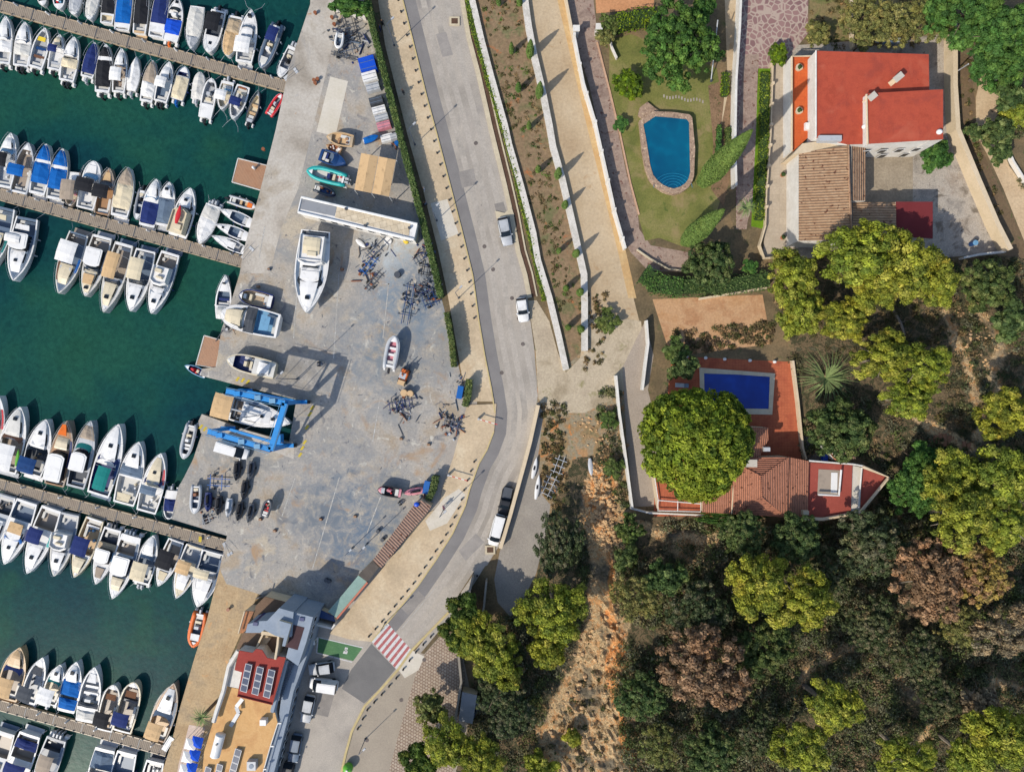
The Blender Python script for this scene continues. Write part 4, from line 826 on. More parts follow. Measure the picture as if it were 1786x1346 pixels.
def lc(r, g, b, k=.80): return np.array(c(r, g, b, k)[:3])
KIND = dict(  # palette, clump radius, leaf size, vertical ratio, leaves per clump, gaps
 pine=([lc(158,165,62), lc(142,151,56), lc(118,132,54), lc(170,172,78)], .8, .16, .6, 130, 1.25),
 dkpine=([lc(92,116,50), lc(82,104,46), lc(122,134,56)], .75, .16, .6, 130, 1.25),
 round=([lc(128,148,48), lc(108,130,44), lc(142,158,56), lc(88,112,42)], .6, .15, .55, 110, 3.0),
 broad=([lc(86,108,62), lc(102,122,72), lc(72,94,56), lc(120,134,86)], .6, .15, .6, 110, 1.25),
 scrub=([lc(92,106,74), lc(80,94,64), lc(108,116,86), lc(70,86,56), lc(126,124,100)], .5, .13, .5, 80, .95),
 bright=([lc(78,120,58), lc(96,134,66), lc(66,104,52)], .55, .15, .5, 110, 1.3),
 olive=([lc(138,140,84), lc(120,126,76), lc(154,150,96)], .6, .15, .5, 70, .75),
 dead=([lc(160,132,106), lc(146,120,96), lc(174,144,116), lc(128,108,90)], .62, .17, .55, 80, .95),
 greydead=([lc(164,146,128), lc(150,132,116), lc(178,152,128)], .6, .16, .5, 70, .9),
 mixdead=([lc(152,138,88), lc(164,148,84), lc(156,128,98)], .62, .17, .5, 80, .9),
 shrub=([lc(98,118,62), lc(84,104,58), lc(116,130,80)], .45, .14, .5, 60, .9),
 flower=([lc(96,120,30), lc(120,150,30), lc(80,106,34)], .45, .15, .5, 60, .8),
 cypress=([lc(98,128,66), lc(88,116,60), lc(112,138,76)], .4, .12, 1, 40, 1),
)
CM = {}
def crown_mesh(kind, Rc, var):
    key = (kind, Rc, var)
    if key in CM: return CM[key]
    pal, cr, ls, vr, lp, dens = KIND[kind]
    cr = cr*(1 if Rc > 3 else .72); n = int(dens*2.3*(Rc/cr)**2); Cs = []; Ns = []; Ts = []; Ss = []
    ph = nr.uniform(0, 6.28, 6); nl = 9 if Rc > 3 else 5; lobes = [(0., 0., .55, .12)]+[(math.cos(k*6.283/(nl-1)+nr.uniform(-.3,.3))*nr.uniform(.45,.68), math.sin(k*6.283/(nl-1)+nr.uniform(-.3,.3))*nr.uniform(.45,.68), nr.uniform(.2,.48), nr.uniform(-.34,.12)) for k in range(nl-1)]; lobes = [(0., 0., .97, -.1)] if kind == 'round' else lobes; la = np.array([l[2]**2 for l in lobes]); la /= la.sum()
    for i in range(n):
        a = nr.uniform(0, 2*math.pi); u = math.sqrt(nr.uniform(0, 1)); lx, ly, lr, lz = lobes[nr.choice(len(lobes), p=la)]; out = 1+(.12*math.sin(3*a+ph[1])+.08*math.sin(5*a+ph[2]))*(.35 if kind == 'round' else 1)
        rr = u*lr*out*Rc*.98; z = Rc*vr*(lz+lr*1.3*math.sqrt(max(0, 1-u*u))*nr.choice([1, 1, .85, .5])+.1)
        cc = np.array([lx*Rc+rr*math.cos(a), ly*Rc+rr*math.sin(a), z]); q = cr*nr.uniform(.65, 1.25); base = pal[nr.integers(len(pal))]*nr.uniform(.7, 1.25)
        m_ = int(lp*(q/cr)**2); d = nr.normal(size=(m_, 3)); d[:, 2] += .35; d /= np.linalg.norm(d, axis=1, keepdims=True)
        rad = nr.uniform(.6, 1.05, (m_, 1)); Cs.append(cc+d*rad*q*np.array([1, 1, .75])); Ns.append(d+nr.normal(size=(m_, 3))*.45); Ss.append(nr.uniform(.45, 1.7, m_)*ls)
        Ts.append(base*nr.uniform(.8, 1.2, (m_, 1)))
    CM[key] = leafmesh('crown', np.concatenate(Cs), np.concatenate(Ns), np.concatenate(Ss), np.concatenate(Ts)); return CM[key]
bark = ground('bark', [c(104,88,74), c(134,116,98)], 1.5, 5, .3); bark2 = ground('grey_bark', [c(126,114,100), c(150,138,122)], 1.5, 5, .3)
TN = dict(pine='pine_tree', dkpine='pine_tree', round='stone_pine', broad='broadleaf_tree', scrub='broadleaf_tree', bright='broadleaf_tree', olive='olive_tree', dead='dead_tree', greydead='dead_tree', mixdead='dying_tree', shrub='bush', flower='flowering_bush')
TC = dict(shrub='bush', flower='bush')
vi = [0]
def tree(kind, x, y, r, h, label, ry=None, lean=(0, 0), gnd=.3, grp=None):
    """x,y,r in photo-map pixels at crown height h metres"""
    q = P(x, y, h*.8); b = Vector((q.x+lean[0], q.y+lean[1], 0)); vi[0] += 1
    k = S*(H-h*.8)/H; rx = r*k; ry_ = (ry or r)*k; big = rx > 3.2
    root = empty(TN[kind], (b.x, b.y, 0), 0, label, TC.get(kind, 'tree'), grp)
    Rc = 6 if big else 2.5; me = crown_mesh(kind, Rc, vi[0] % 3 if big else 0)
    cr_ = bpy.data.objects.new('crown', me); COL.objects.link(cr_); cr_.parent = root
    cr_.location = (q.x-b.x, q.y-b.y, h*.62); s1, s2 = rx/Rc*1.09, ry_/Rc*1.09; cr_.scale = (s1, s2, (s1+s2)/2*(1 if h > 4 else h/4*.9))
    if ry is None or abs(ry-r) < 8: cr_.rotation_euler = (0, 0, rnd.uniform(0, 6.28))
    m_ = MB(); top = Vector((q.x-b.x, q.y-b.y, h*.7)); tr = max(.06, .035*h)
    m_.tube([(0, 0, -.2), top*.3+Vector((.05*h*.3, 0, 0)), top*.65, top], tr, 7, r2=tr*.45)
    for i in range(6 if h > 3 else 3):
        a = i*1.05+rnd.uniform(0, .5); o_ = top*.6+Vector((0, 0, rnd.uniform(-.05, .15)*h)); e = Vector((math.cos(a)*rx*.75, math.sin(a)*ry_*.75, h*rnd.uniform(.05, .2)))
        m_.tube([o_, o_+e*.5+Vector((0, 0, .1*h)), o_+e], tr*.4, 5, r2=.03)
    m_.build('trunk', bark2 if kind in ('pine', 'dead') else bark, root); return root
F = 'trees on the wooded slope'
tree('round', 1215, 772, 92, 9, 'huge dome-shaped yellow-green pine shading the tiled villa by the blue pool', lean=(-1, 0))
for a in [
 ('pine',1500,448,76,11,'yellow-green pine over the brown tiled roof corner',64), ('pine',1583,458,72,11,'broad yellow-green pine below the dark red roof',70), ('pine',1645,490,44,10,'low yellow-green pine crown at the right end of the pine row below the villa'),
 ('pine',1535,500,50,10,'yellow-green pine with trunk shadows below it'), ('pine',1384,482,48,8,'rounded pine left of the pine row below the villa',50), ('pine',1400,545,48,8,'pine between the bare plot and the palm-like agave',42),
 ('pine',1475,560,50,8,'pine just above the spiky agave',42), ('pine',1545,622,58,10,'pine right of the spiky agave',46), ('pine',1612,640,56,10,'pine above the terraced ruins',44), ('pine',1590,700,50,9,'pine directly above the ruined steps',40),
 ('pine',1765,722,54,10,'pine at the right photo edge level with the agave',50), ('pine',1672,838,56,11,'pine right of the bright green shrubbery by the boat-shaped terrace',50), ('pine',1752,842,66,12,'large pine at the right photo edge below the middle'),
 ('pine',1690,905,60,11,'pine above the reddish dead tree'), ('pine',1770,925,46,11,'pine at the right edge beside the reddish dead trees'),
 ('pine',1335,1030,66,11,'left half of the big pine pair below the boat-shaped villa',60), ('pine',1405,1055,66,11,'right half of the big pine pair below the boat-shaped villa',56),
 ('pine',965,1065,58,10,'bright pine between car park and orange gully',62), ('pine',960,1142,34,8,'small pine just below the bright one beside the gully'),
 ('dkpine',808,1072,32,7,'dark green pine at the corner of the sloping street'), ('dkpine',795,1110,30,7,'dark green pine beside the block paved square'), ('pine',830,1120,40,8,'pine over the block paved square edge',50), ('pine',868,1150,50,9,'round pine right of the block paved square',56),
 ('olive',748,1240,34,6,'thin brownish tree on the block paving'), ('pine',775,1300,54,8,'pine at the bottom edge beside the block paving',48), ('dkpine',725,1335,30,7,'dark pine at the lower edge left of the other pines'), ('pine',838,1330,40,8,'pine at the bottom edge near the grey shed'),
 ('pine',1460,1243,56,10,'pine in the dark hollow at the lower right',50), ('pine',1405,1315,52,9,'pine left of the hollow at the bottom edge'), ('pine',1590,1335,56,9,'pine in the middle of the bottom right edge',40), ('pine',1760,1300,64,10,'big pine in the lower right photo corner',70), ('pine',1700,1330,40,9,'small pine left of the lower right corner pine'),
 ('pine',998,1288,17,4,'tiny bright pine alone on the rocky gully'), ('pine',945,1345,30,5,'small pine on the bottom edge of the gully'),
 ('dead',1228,1180,82,9,'large reddish brown dead tree right of the gully',72), ('dead',1630,1010,74,9,'wide reddish brown dead tree below the right pines',76), ('mixdead',1722,1005,60,9,'half dead tree with yellowing right side'), ('greydead',1765,1112,74,8,'greyish dead tree at the right photo edge',50),
 ('greydead',1720,1230,36,6,'small pale dead tree above the lower right corner pine'), ('dead',1290,1205,28,7,'small orange dead tree touching the large reddish one'),
 ('broad',1525,945,62,7,'leafy green tree below the boat-shaped terrace',66), ('broad',1472,745,62,6,'green tree beside the small tiled hut',54), ('bright',1604,850,50,7,'bright green tree off the tip of the boat-shaped terrace',58), ('bright',1612,802,34,6,'bright green bush above the bright green tree'),
 ('broad',1730,500,48,7,'grey green tree below the triangular gravel yard'), ('broad',1765,560,36,6,'green tree on the right photo edge above the dark soil'),
 ('broad',980,950,42,7,'dark green tree between the gravel car park and the gully',60), ('broad',1225,1060,52,7,'dark green tree left of the big pine pair'), ('broad',1340,1135,48,6,'dull green tree between pine pair and large dead tree'), ('broad',1120,1220,42,6,'dark green tree right of the gully near the bottom'),
 ('olive',1110,1040,46,6,'grey green tree right of the gully'), ('broad',1165,1010,36,6,'dark tree below the bare rocky clearing'), ('broad',1300,935,40,7,'dark tree hugging the villa wall at the slope'), ('broad',1400,940,46,7,'dark tree right of the one hugging the villa wall'), ('broad',1455,1000,40,6,'dark tree left of the wide reddish dead tree'),
 ('broad',1530,1090,50,6,'dark green tree below the wide dead tree'), ('broad',1600,1150,46,6,'dark green tree in the lower hollow'), ('olive',1680,1090,40,6,'grey green tree between the two dead trees at right'), ('broad',1640,1230,40,6,'dark tree above the bottom middle pine'),
 ('broad',1240,1310,46,6,'dark green tree at the bottom edge right of the gully'), ('broad',1330,1290,40,6,'dark green tree near the bottom edge left of two pines'), ('olive',1150,1300,40,5,'grey green bush tree near the end of the orange track'), ('broad',900,1250,46,8,'very dark tree between the grey shed and the gully'), ('broad',870,1210,40,8,'very dark tree above the grey shed'),
 ('bright',1180,78,70,8,'large feathery green tree in the garden above the kidney pool',68), ('flower',1098,148,34,3,'white flowering bush between garden tree and pool'), ('bright',1228,12,26,6,'bright green tree at the top edge left of the pink driveway'), ('flower',1358,92,24,3,'yellow green bush on the pink driveway edge'),
 ('broad',1238,455,46,5,'leafy green tree below the leaning cypresses',44), ('bright',1310,464,15,2.5,'small round bush right of the leafy tree'), ('bright',1637,272,27,4,'round green tree inside the red-roofed villa wall',34),
 ('bright',1690,20,62,9,'large green tree at the top right beside the garden olives'), ('bright',1755,60,72,10,'largest green tree in the upper right corner'), ('bright',1740,110,40,8,'green tree lobe over the sandy track'),
 ('olive',1505,25,42,5,'dry olive tree above the red roof'), ('olive',1560,40,44,5,'olive tree in the upper garden, middle'), ('olive',1620,30,44,5,'olive tree in the upper garden, rightmost'), ('olive',1510,68,20,4,'small olive tree touching the red roof edge'), ('olive',1430,55,26,4,'sparse olive bush above the orange terrace'), ('bright',1585,38,14,3,'lime green bush in the upper garden'),
 ('broad',1765,170,32,5,'green bush tree right of the sandy track, top'), ('pine',1775,200,28,5,'yellow green bush at the right edge by the sandy track'), ('broad',1748,225,30,5,'green bush tree right of the sandy track, middle'), ('broad',1750,262,22,4,'round green bush right of the sandy track, lowest'), ('broad',1705,230,18,3,'small bush left of the sandy track'),
 ('flower',1440,732,16,2,'little yellow green bush beside the pool terrace wall'), ('shrub',1185,612,26,2,'dark bush on the bare plot by the pool terrace'), ('shrub',1060,38,22,3,'grey green bush left of the garden tree'), ('olive',1056,62,18,3,'blue green agave-like bush by the gate pillar'), ('bright',1083,215,15,1.8,'clipped round bush beside the kidney pool'),
 ('bright',605,5,34,5,'yellow green tree behind the white wall at the top of the boatyard',18), ('bright',632,12,16,4,'small bright tree beside the hedge top'), ('broad',1195,640,26,5,'thin green tree at the left edge of the pool terrace'),
 ('shrub',1065,560,24,2,'dry yellow green bush at the end of the white wall'), ('shrub',1060,735,18,2,'green bush left of the driveway wall, upper'), ('shrub',1072,820,20,2.4,'green bush left of the driveway wall, lower'), ('shrub',1104,925,28,3,'green bush at the bottom of the driveway wall'), ('broad',1092,975,24,4,'dark green bush below the driveway end'), ('bright',1270,905,60,2,'green hedge strip along the villa foot',13),
]:
    kind, x, y, r, h, lb = a[:6]; h = h*1.35 if x > 1060 and y > 900 else h
    if kind == 'broad' and y > 880 and (x+y) % 3: kind = 'scrub'
    ry = a[6] if len(a) > 6 else None
    tree(kind, x, y, r, h, lb, ry, lean=(rnd.uniform(-.6, .6), rnd.uniform(-.6, .6)), grp=F if (y > 880 or (x > 1400 and y > 430)) else None)
# cypresses
def cypress(x, y, r, h, label, name='cypress_tree', grp=None):
    b = P(x, y); rm = r*S; root = empty(name, (b.x, b.y, 0), rnd.uniform(0, 6), label, 'tree', grp)
    n = int(1900*rm*h/4)+300; t = nr.uniform(0, 1, n)**.85; prof = np.where(t < .25, .65+.35*t/.25, np.cos((t-.25)/.75*math.pi/2)**.75); a = nr.uniform(0, 2*math.pi, n)
    rr = rm*prof*nr.uniform(.9, 1.04, n)*(1+.05*np.sin(a*5+t*9)); C = np.stack([rr*np.cos(a), rr*np.sin(a), .25+t*(h-.3)], 1); Nn = np.stack([np.cos(a), np.sin(a), np.full(n, .35)], 1)+nr.normal(size=(n, 3))*.4
    pal = np.array(KIND['cypress'][0]); T = pal[nr.integers(0, 3, n)]*nr.uniform(.8, 1.2, (n, 1)); o = bpy.data.objects.new('crown', leafmesh('crown', C, Nn, nr.uniform(.08, .16, n), T)); COL.objects.link(o); o.parent = root
    MB().tube([(0, 0, -.1), (0, 0, h*.9)], max(.05, rm*.25), 7, r2=.02).build('trunk', bark, root)
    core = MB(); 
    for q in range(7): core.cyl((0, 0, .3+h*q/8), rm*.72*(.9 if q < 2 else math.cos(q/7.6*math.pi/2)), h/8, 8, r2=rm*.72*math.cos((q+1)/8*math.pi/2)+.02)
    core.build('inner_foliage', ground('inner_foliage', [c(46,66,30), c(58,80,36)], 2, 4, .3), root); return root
cypress(1226, 318, 17.5, 22, 'tall cypress leaning over the driveway beside the kidney pool')
cypress(1196, 421, 16, 19.5, 'tall cypress at the lower end of the pool lawn')
for x, y, r, h, lb in ((870,10,4,2.4,'small cypress shrub at the top of the field, left'), (906,10,5,2.6,'small cypress shrub at the top of the field, right'), (892,94,4,3.6,'thin cypress in the field level with the garden tree'), (924,100,6.5,5.5,'plump cypress against the inner white wall, uppermost'),
   (904,160,5,3.4,'cypress in the field below the thin one'), (940,170,6.5,5.6,'plump cypress against the inner white wall, second'), (922,225,4,3.2,'cypress in the field level with the pool top'), (938,300,4.5,3.2,'cypress in the field level with the pool steps'), (972,310,6,5,'plump cypress against the inner white wall, level with the pool steps'),
   (984,362,5.5,4,'cypress against the inner white wall level with the parked silver car'), (974,440,4,3,'cypress in the field near the lower lawn end'), (1003,446,6,4.5,'cypress against the inner white wall near its bend'), (986,505,5,3.4,'cypress in the field above the last two'), (1010,512,6,4.4,'cypress at the inner white wall above the last one'), (990,572,5,3.2,'lowest cypress of the field'), (1012,575,6,3.4,'lowest cypress touching the inner white wall')):
    cypress(x, y, r, h, lb, 'small_cypress', 'small cypresses in the field')
def hedge(line, wd, h, label, kind='broad', dens=60, parent=None):
    l = pp(line); pts = []; 
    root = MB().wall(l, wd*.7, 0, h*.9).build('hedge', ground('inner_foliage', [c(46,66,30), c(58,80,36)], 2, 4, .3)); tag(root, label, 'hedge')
    Cs = []; 
    for a, b in zip(l, l[1:]):
        d = b-a; L = d.length; n = int(L*dens*(wd+h)); t = nr.uniform(0, 1, n); s_ = nr.uniform(-.5, .5, n); top = nr.random(n) < .6; nn = np.array([-d.y, d.x])/L
        s_ = np.where(top, s_, np.sign(s_)*.5); z = np.where(top, h+nr.normal(0, .06, n), nr.uniform(.1, h, n)); xy = np.array([a.x, a.y])+t[:, None]*np.array([d.x, d.y])+(s_*wd+nr.normal(0, .05, n))[:, None]*nn
        Cs.append((np.column_stack([xy, z]), np.column_stack([nn[0]*s_*2*(~top), nn[1]*s_*2*(~top), np.where(top, 1., .2)])))
    C = np.concatenate([q[0] for q in Cs]); Nn = np.concatenate([q[1] for q in Cs])+nr.normal(size=(len(C), 3))*.45; pal = np.array(KIND[kind][0])
    o = bpy.data.objects.new('leaves', leafmesh('leaves', C, Nn, nr.uniform(.1, .2, len(C)), pal[nr.integers(0, len(pal), len(C))]*nr.uniform(.75, 1.2, (len(C), 1)))); COL.objects.link(o); o.parent = root
    return root
hedge([(641,-60),(643,0),(657,70),(680,160),(706,262),(728,345),(745,410),(760,470),(771,520)], .85, 2.6, 'long clipped hedge between boatyard and promenade', 'broad')
hedge([(781,548),(789,590),(794,640)], .7, 2.6, 'short hedge piece below the long one')
hedge([(820,662),(817,690),(812,708)], .9, 1.9, 'hedge piece beside the upper blue container')
hedge([(762,828),(758,850),(749,868)], .9, 1.9, 'hedge piece beside the lower blue container')
hedge([(816,0),(822,40),(838,92),(850,140),(864,180),(878,230),(895,290),(909,350),(926,420),(938,475),(950,525)], .75, .5, 'narrow bright green hedge strip under the outer white wall', 'round', 45)
hedge([(1332,130),(1330,240),(1325,330),(1322,385)], 1.6, .7, 'bright grass-green hedge beside the pink driveway', 'round', 26)
hedge([(1130,498),(1180,502),(1260,500),(1335,490)], 3.0, 1.9, 'wide hedge along the bottom of the villa garden', 'broad', 16)
hedge([(1118,480),(1150,500),(1185,505)], 3.0, 2.1, 'round bushy hedge at the lower garden corner', 'bright', 16)
hedge([(1072,52),(1100,42),(1140,38)], 2.6, 2.2, 'yellow green hedge above the garden lawn', 'flower', 20)
hedge([(1252,222),(1250,290)], .7, 1.0, 'thin bright hedge beside the garden walk', 'bright', 40); hedge([(1268,225),(1268,290)], .9, .8, 'low bushy border under the driveway wall', 'shrub', 40)
hedge([(1264,130),(1262,170)], 1.2, .8, 'short bush border by the garden walk', 'flower', 30)
# agave rosette with long sword leaves
def sword(x, y, r, label, n=46, z=1.2, col='olive'):
    q = P(x, y, z); root = empty('spiky_palm', (q.x, q.y, 0), 0, label, 'plant'); m_ = MB(); rm = r*S
    for i in range(n):
        a = i*2.399; e = .25+.65*((i % 7)/7); L = rm*(.75+.3*((i*37 % 10)/10)); d = Vector((math.cos(a), math.sin(a), 0)); s = Vector((-d.y, d.x, 0))*.08
        p0 = Vector((0, 0, z)); p1 = p0+d*L*.5*math.cos(e)+Vector((0, 0, L*.45*math.sin(e))); p2 = p0+d*L+Vector((0, 0, L*.2*math.sin(e)-.2))
        m_.add([p0-s*.5, p0+s*.5, p1+s, p1-s, p2], [(0,1,2,3), (3,2,4)])
    m_.build('fronds', ground('frond_green', [c(104,122,72), c(128,142,88)], 1, 3, .2), root); MB().cyl((0, 0, 0), .25, z, 8, r2=.3).build('trunk', bark, root); return root
sword(1440, 660, 62, 'large spiky palm rosette right of the blue pool'); sword(1302, 362, 22, 'small palm at the bend of the pink driveway', 30, 3.5)
sword(352, 1250, 22, 'palm beside the club terrace steps on the ochre quay', 22, 5)
# undergrowth: one mass of low bushes over the slope
def scatter(name, regions, label, leaf=(.10, .2)):
    Cs = []; Ns = []; Ts = []; Ss = []
    for poly, n, pal, rr, hh, m_, *zz in regions:
        zb = zz[0] if zz else .5
        X = [p[0] for p in poly]; Y = [p[1] for p in poly]; k = 0
        while k < n:
            x, y = rnd.uniform(min(X), max(X)), rnd.uniform(min(Y), max(Y))
            if not inside(x, y, poly): n -= .3; continue
            if min(segd(x, y, l_) for l_ in TRAILS) < 7 or math.hypot((x-1200)/50, (y-950)/28) < 1 and rnd.random() < .7: k += .2; continue
            q = P(x, y); dn = noise.noise(Vector((q.x*.12, q.y*.12, 5)))
            if dn < -.36: k += .5; continue
            k += 1; r_ = rnd.uniform(*rr); base = pal[rnd.randrange(len(pal))]*rnd.uniform(.7, 1.2); mm = int(m_*(r_/rr[1])**1.5)+12
            d = nr.normal(size=(mm, 3)); d[:, 2] = np.abs(d[:, 2]); d /= np.linalg.norm(d, axis=1, keepdims=True); hq = rnd.uniform(*hh)
            Cs.append(np.array([q.x, q.y, max(zb-.4, slope_z(x, y)-.1) if y > 450 and zb > .2 else zb])+d*nr.uniform(.5, 1.05, (mm, 1))*np.array([r_, r_, hq])); Ns.append(d+nr.normal(size=(mm, 3))*.55); Ss.append(nr.uniform(*leaf, mm)); Ts.append(base*nr.uniform(.75, 1.25, (mm, 1)))
    o = bpy.data.objects.new(name, leafmesh(name, np.concatenate(Cs), np.concatenate(Ns), np.concatenate(Ss), np.concatenate(Ts))); COL.objects.link(o)
    o['kind'] = 'stuff'; tag(o, label, 'undergrowth'); return o
G1 = [lc(124,130,110), lc(84,100,62), lc(98,116,70), lc(114,120,88), lc(78,92,64), lc(134,120,98), lc(110,114,98)]; G2 = [lc(120,112,84), lc(98,96,68), lc(140,124,96), lc(84,94,58)]; G3 = [lc(170,142,104), lc(146,124,94), lc(110,112,78)]
scatter('undergrowth', [
 ([(1075,905),(1400,915),(1500,905),(1552,840),(1640,790),(1900,800),(1900,1500),(1110,1500),(1070,1200),(1072,1000)], 7500, G1, (.3, 1.4), (.5, 2.0), 90),
 ([(1380,620),(1560,700),(1660,780),(1560,840),(1500,800),(1400,790)], 200, G1, (.4, 1.1), (.4, 1.0), 90),
 ([(1640,455),(1900,450),(1900,800),(1600,780),(1660,640)], 800, G2+G1, (.3, 1.1), (.3, 1.0), 90),
 ([(1350,520),(1640,520),(1660,640),(1450,620)], 220, G2, (.3, .9), (.2, .7), 70, .3),
 ([(860,1080),(930,1040),(1010,900),(1030,960),(1020,1060),(960,1220),(920,1346),(890,1500),(800,1500),(820,1250)], 760, G1, (.5, 1.5), (.5, 1.9), 100),
 ([(960,1240),(1030,1090),(1060,1110),(1075,1250),(1100,1346),(1100,1500),(900,1500)], 300, G3+G2+G2+[lc(120,108,94)], (.15, .8), (.1, .4), 60, .8),
 ([(945,700),(985,700),(990,900),(950,880)], 120, G2, (.2, .7), (.1, .5), 60, 0), ([(1040,680),(1080,680),(1100,900),(1060,900),(1045,800)], 110, G1, (.3, .9), (.3, .8), 70, 0),
 ([(1010,480),(1060,500),(1050,640),(1010,660)], 70, G2, (.2, .6), (.1, .4), 40, 0),
 ([(1660,90),(1700,100),(1700,230),(1760,400),(1745,430),(1670,240)], 90, G2, (.2, .5), (.1, .4), 40, 0), ([(1745,120),(1900,120),(1900,450),(1790,350),(1745,250)], 280, G1, (.4, 1.1), (.4, 1.2), 90, 0),
 ([(1412,-60),(1650,-60),(1650,80),(1412,85)], 170, G2, (.2, .8), (.1, .5), 50, 0),
 ([(835,0),(905,0),(970,330),(1000,500),(990,600),(940,420),(880,180)], 420, G2+[lc(90,120,60)], (.12, .6), (.02, .08), 26, 0),
 ([(1170,580),(1350,560),(1345,600),(1175,615)], 160, G2+[lc(110,98,84)], (.3, .8), (.1, .5), 60, 0)], 'low mixed undergrowth of dark and grey green bushes on the slope')
# rubble
def rubble(name, regions, label):
    m_ = MB()
    for line, n, spread, sz in regions:
        for i in range(n):
            j = rnd.randrange(len(line)-1); t = rnd.random(); x = line[j][0]+(line[j+1][0]-line[j][0])*t+rnd.gauss(0, spread); y = line[j][1]+(line[j+1][1]-line[j][1])*t+rnd.gauss(0, spread*.7)
            q = P(x, y); s = rnd.uniform(*sz)*rnd.uniform(.5, 1)
            m_.ball((q.x, q.y, max(.05, slope_z(x, y))), s, s*rnd.uniform(.6, 1), s*rnd.uniform(.5, .9), 6, 4, wob=.25)
    o = m_.build(name, ground('rubble_stone', [c(150,112,78), c(206,168,124), c(222,180,128), c(176,150,120)], .7, 4, .3)); o['kind'] = 'stuff'; tag(o, label, 'rubble'); return o
rubble('rubble', [(GULLY[:3], 260, 12, (.15, .5)), ([(1035,850),(1050,900),(1030,900)], 240, 14, (.15, .55)), ([(1060,1080),(1030,1140),(960,1300)], 70, 22, (.15, .5)), (GULLY, 90, 9, (.1, .4)), ([(1030,1000),(1040,1100),(1000,1180),(980,1300),(1060,1346)], 90, 26, (.12, .6)), ([(1020,730),(1060,780),(1040,830)], 110, 12, (.1, .35)),
   ([(1165,930),(1230,935),(1200,960)], 70, 20, (.1, .4)), ([(1560,700),(1640,760),(1680,790)], 60, 14, (.1, .45)), ([(1680,560),(1740,640)], 60, 22, (.08, .4))], 'tumbled orange and tan rubble in the gully')
# ---------------------------------------------------------------- walls
white_w = ground('white_wall', [c(214,208,198), c(228,224,216)], .5, 3, .12, .8, 0); cream_w = ground('cream_wall', [c(208,188,156), c(218,198,168)], .4, 3, .12, .8, 0)
grey_w = ground('grey_render', [c(136,148,162), c(150,160,172)], .4, 3, .1, .8, 0)
def wallobj(line, wd, h, label, m=white_w, z0=0, posts=0, cat='wall', name='garden_wall'):
    l = pp(line); o = MB().wall(l, wd, z0, h).build(name, m); tag(o, label, cat)
    if posts:
        for p in resample(l, posts): MB().box(p.x-.22, p.x+.22, p.y-.22, p.y+.22, z0, h+.35, t=.03).build('pillar', m, o)
    return o
OW = [(823,-60),(823,0),(840,73),(857,137),(881,222),(888,254),(910,331),(930,408),(938,455),(958,520),(975,590),(987,645)]
IW = [(905,-60),(915,0),(922,51),(932,103),(946,162),(958,222),(964,258),(980,314),(994,374),(1009,440),(1018,480),(1019,530),(1019,612)]
rough_w = ground('rough_white_wall', [c(196,190,178), c(220,214,204), c(206,198,186)], .5, 4, .25, .9, .04, stain=[(.5,.62,c(176,160,136),.08)], spots=(2.6,.66,c(140,130,118)))
wallobj(OW, .95, .55, 'outer white stone wall running between street and field', rough_w); wallobj(IW, 1.0, .75, 'inner white stone wall between field and sandy track', rough_w)
wallobj([(1000,72),(1016,154),(1036,220),(1053,297),(1070,374),(1088,437)], .3, 1.9, 'white garden wall with pillars beside the sandy track', white_w, posts=4.6)
wallobj([(983,-40),(985,0),(999,72)], .3, 1.4, 'low wall at the top of the sandy track', cream_w)
wallobj([(938,706),(924,770),(914,808),(904,844),(890,895),(873,952)], .55, 1.6, 'tan retaining wall beside the gravel car park', cream_w)
wallobj([(826,1000),(812,1060),(800,1100)], .35, 2.2, 'long low wall from street corner past the dark pines', ground('grey_wall', [c(140,132,120), c(156,148,136)], .5, 3, .2)); wallobj([(800,1120),(806,1180),(795,1250)], .35, 2.0, 'grey wall between block paving and the grey shed', ground('grey_wall', []))
wallobj([(849,1008),(845,1050),(838,1090)], .3, 2.0, 'short wall right of the dark pines', ground('grey_wall', []))
wallobj([(1288,-60),(1283,60),(1277,150),(1275,260),(1277,330)], .35, 2.0, 'pale retaining wall between garden and pink driveway', white_w)
wallobj([(1345,115),(1341,240),(1334,335),(1332,395)], .12, .9, 'thin rail wall along the villa terrace', cream_w, posts=3.2)
wallobj([(1332,395),(1322,430),(1330,452),(1352,450),(1388,440)], .22, .9, 'curved cream wall at the villa terrace end', cream_w)
wallobj([(1650,45),(1650,110),(1650,160),(1655,235),(1690,320),(1722,395),(1745,440)], .7, 2.3, 'thick cream boundary wall right of the red-roofed villa', cream_w)
wallobj([(1745,441),(1700,446),(1672,452)], .3, 1.2, 'low wall closing the triangular gravel yard', white_w)
wallobj([(1480,-40),(1482,60),(1484,88)], .3, 1.0, 'pale garden wall running up from the red roof', cream_w)
wallobj([(1072,655),(1078,720),(1088,790),(1100,882)], .3, 1.7, 'long white wall left of the lower driveway', white_w)
wallobj([(1125,560),(1128,600),(1124,630),(1118,680)], .3, 1.4, 'stepped white wall at the lower driveway gate', white_w)
wallobj([(1218,522),(1280,512),(1335,503)], .3, .7, 'cream edging wall above the bare plot', cream_w)
wallobj([(1379,629),(1388,700),(1396,780),(1402,800)], .3, 1.0, 'cream wall right of the pool terrace', cream_w)
wallobj([(1098,884),(1130,892),(1225,896)], .22, 1.2, 'white wall below the lower driveway', white_w)
wallobj([(1110,436),(1133,452),(1165,470),(1200,474)], .2, .5, 'pink stone curb round the lower garden path', g_kerb, name='garden_curb')
wallobj([(1062,66),(1066,85),(1075,105)], .2, .8, 'short white wall by the blue green bush', white_w)
wallobj([(1740,235),(1762,285),(1790,330)], .3, .8, 'low wall right of the sandy track curve', white_w)
wallobj([(580,16),(612,27),(640,34)], .5, 1.6, 'white wall at the top of the boatyard', white_w)
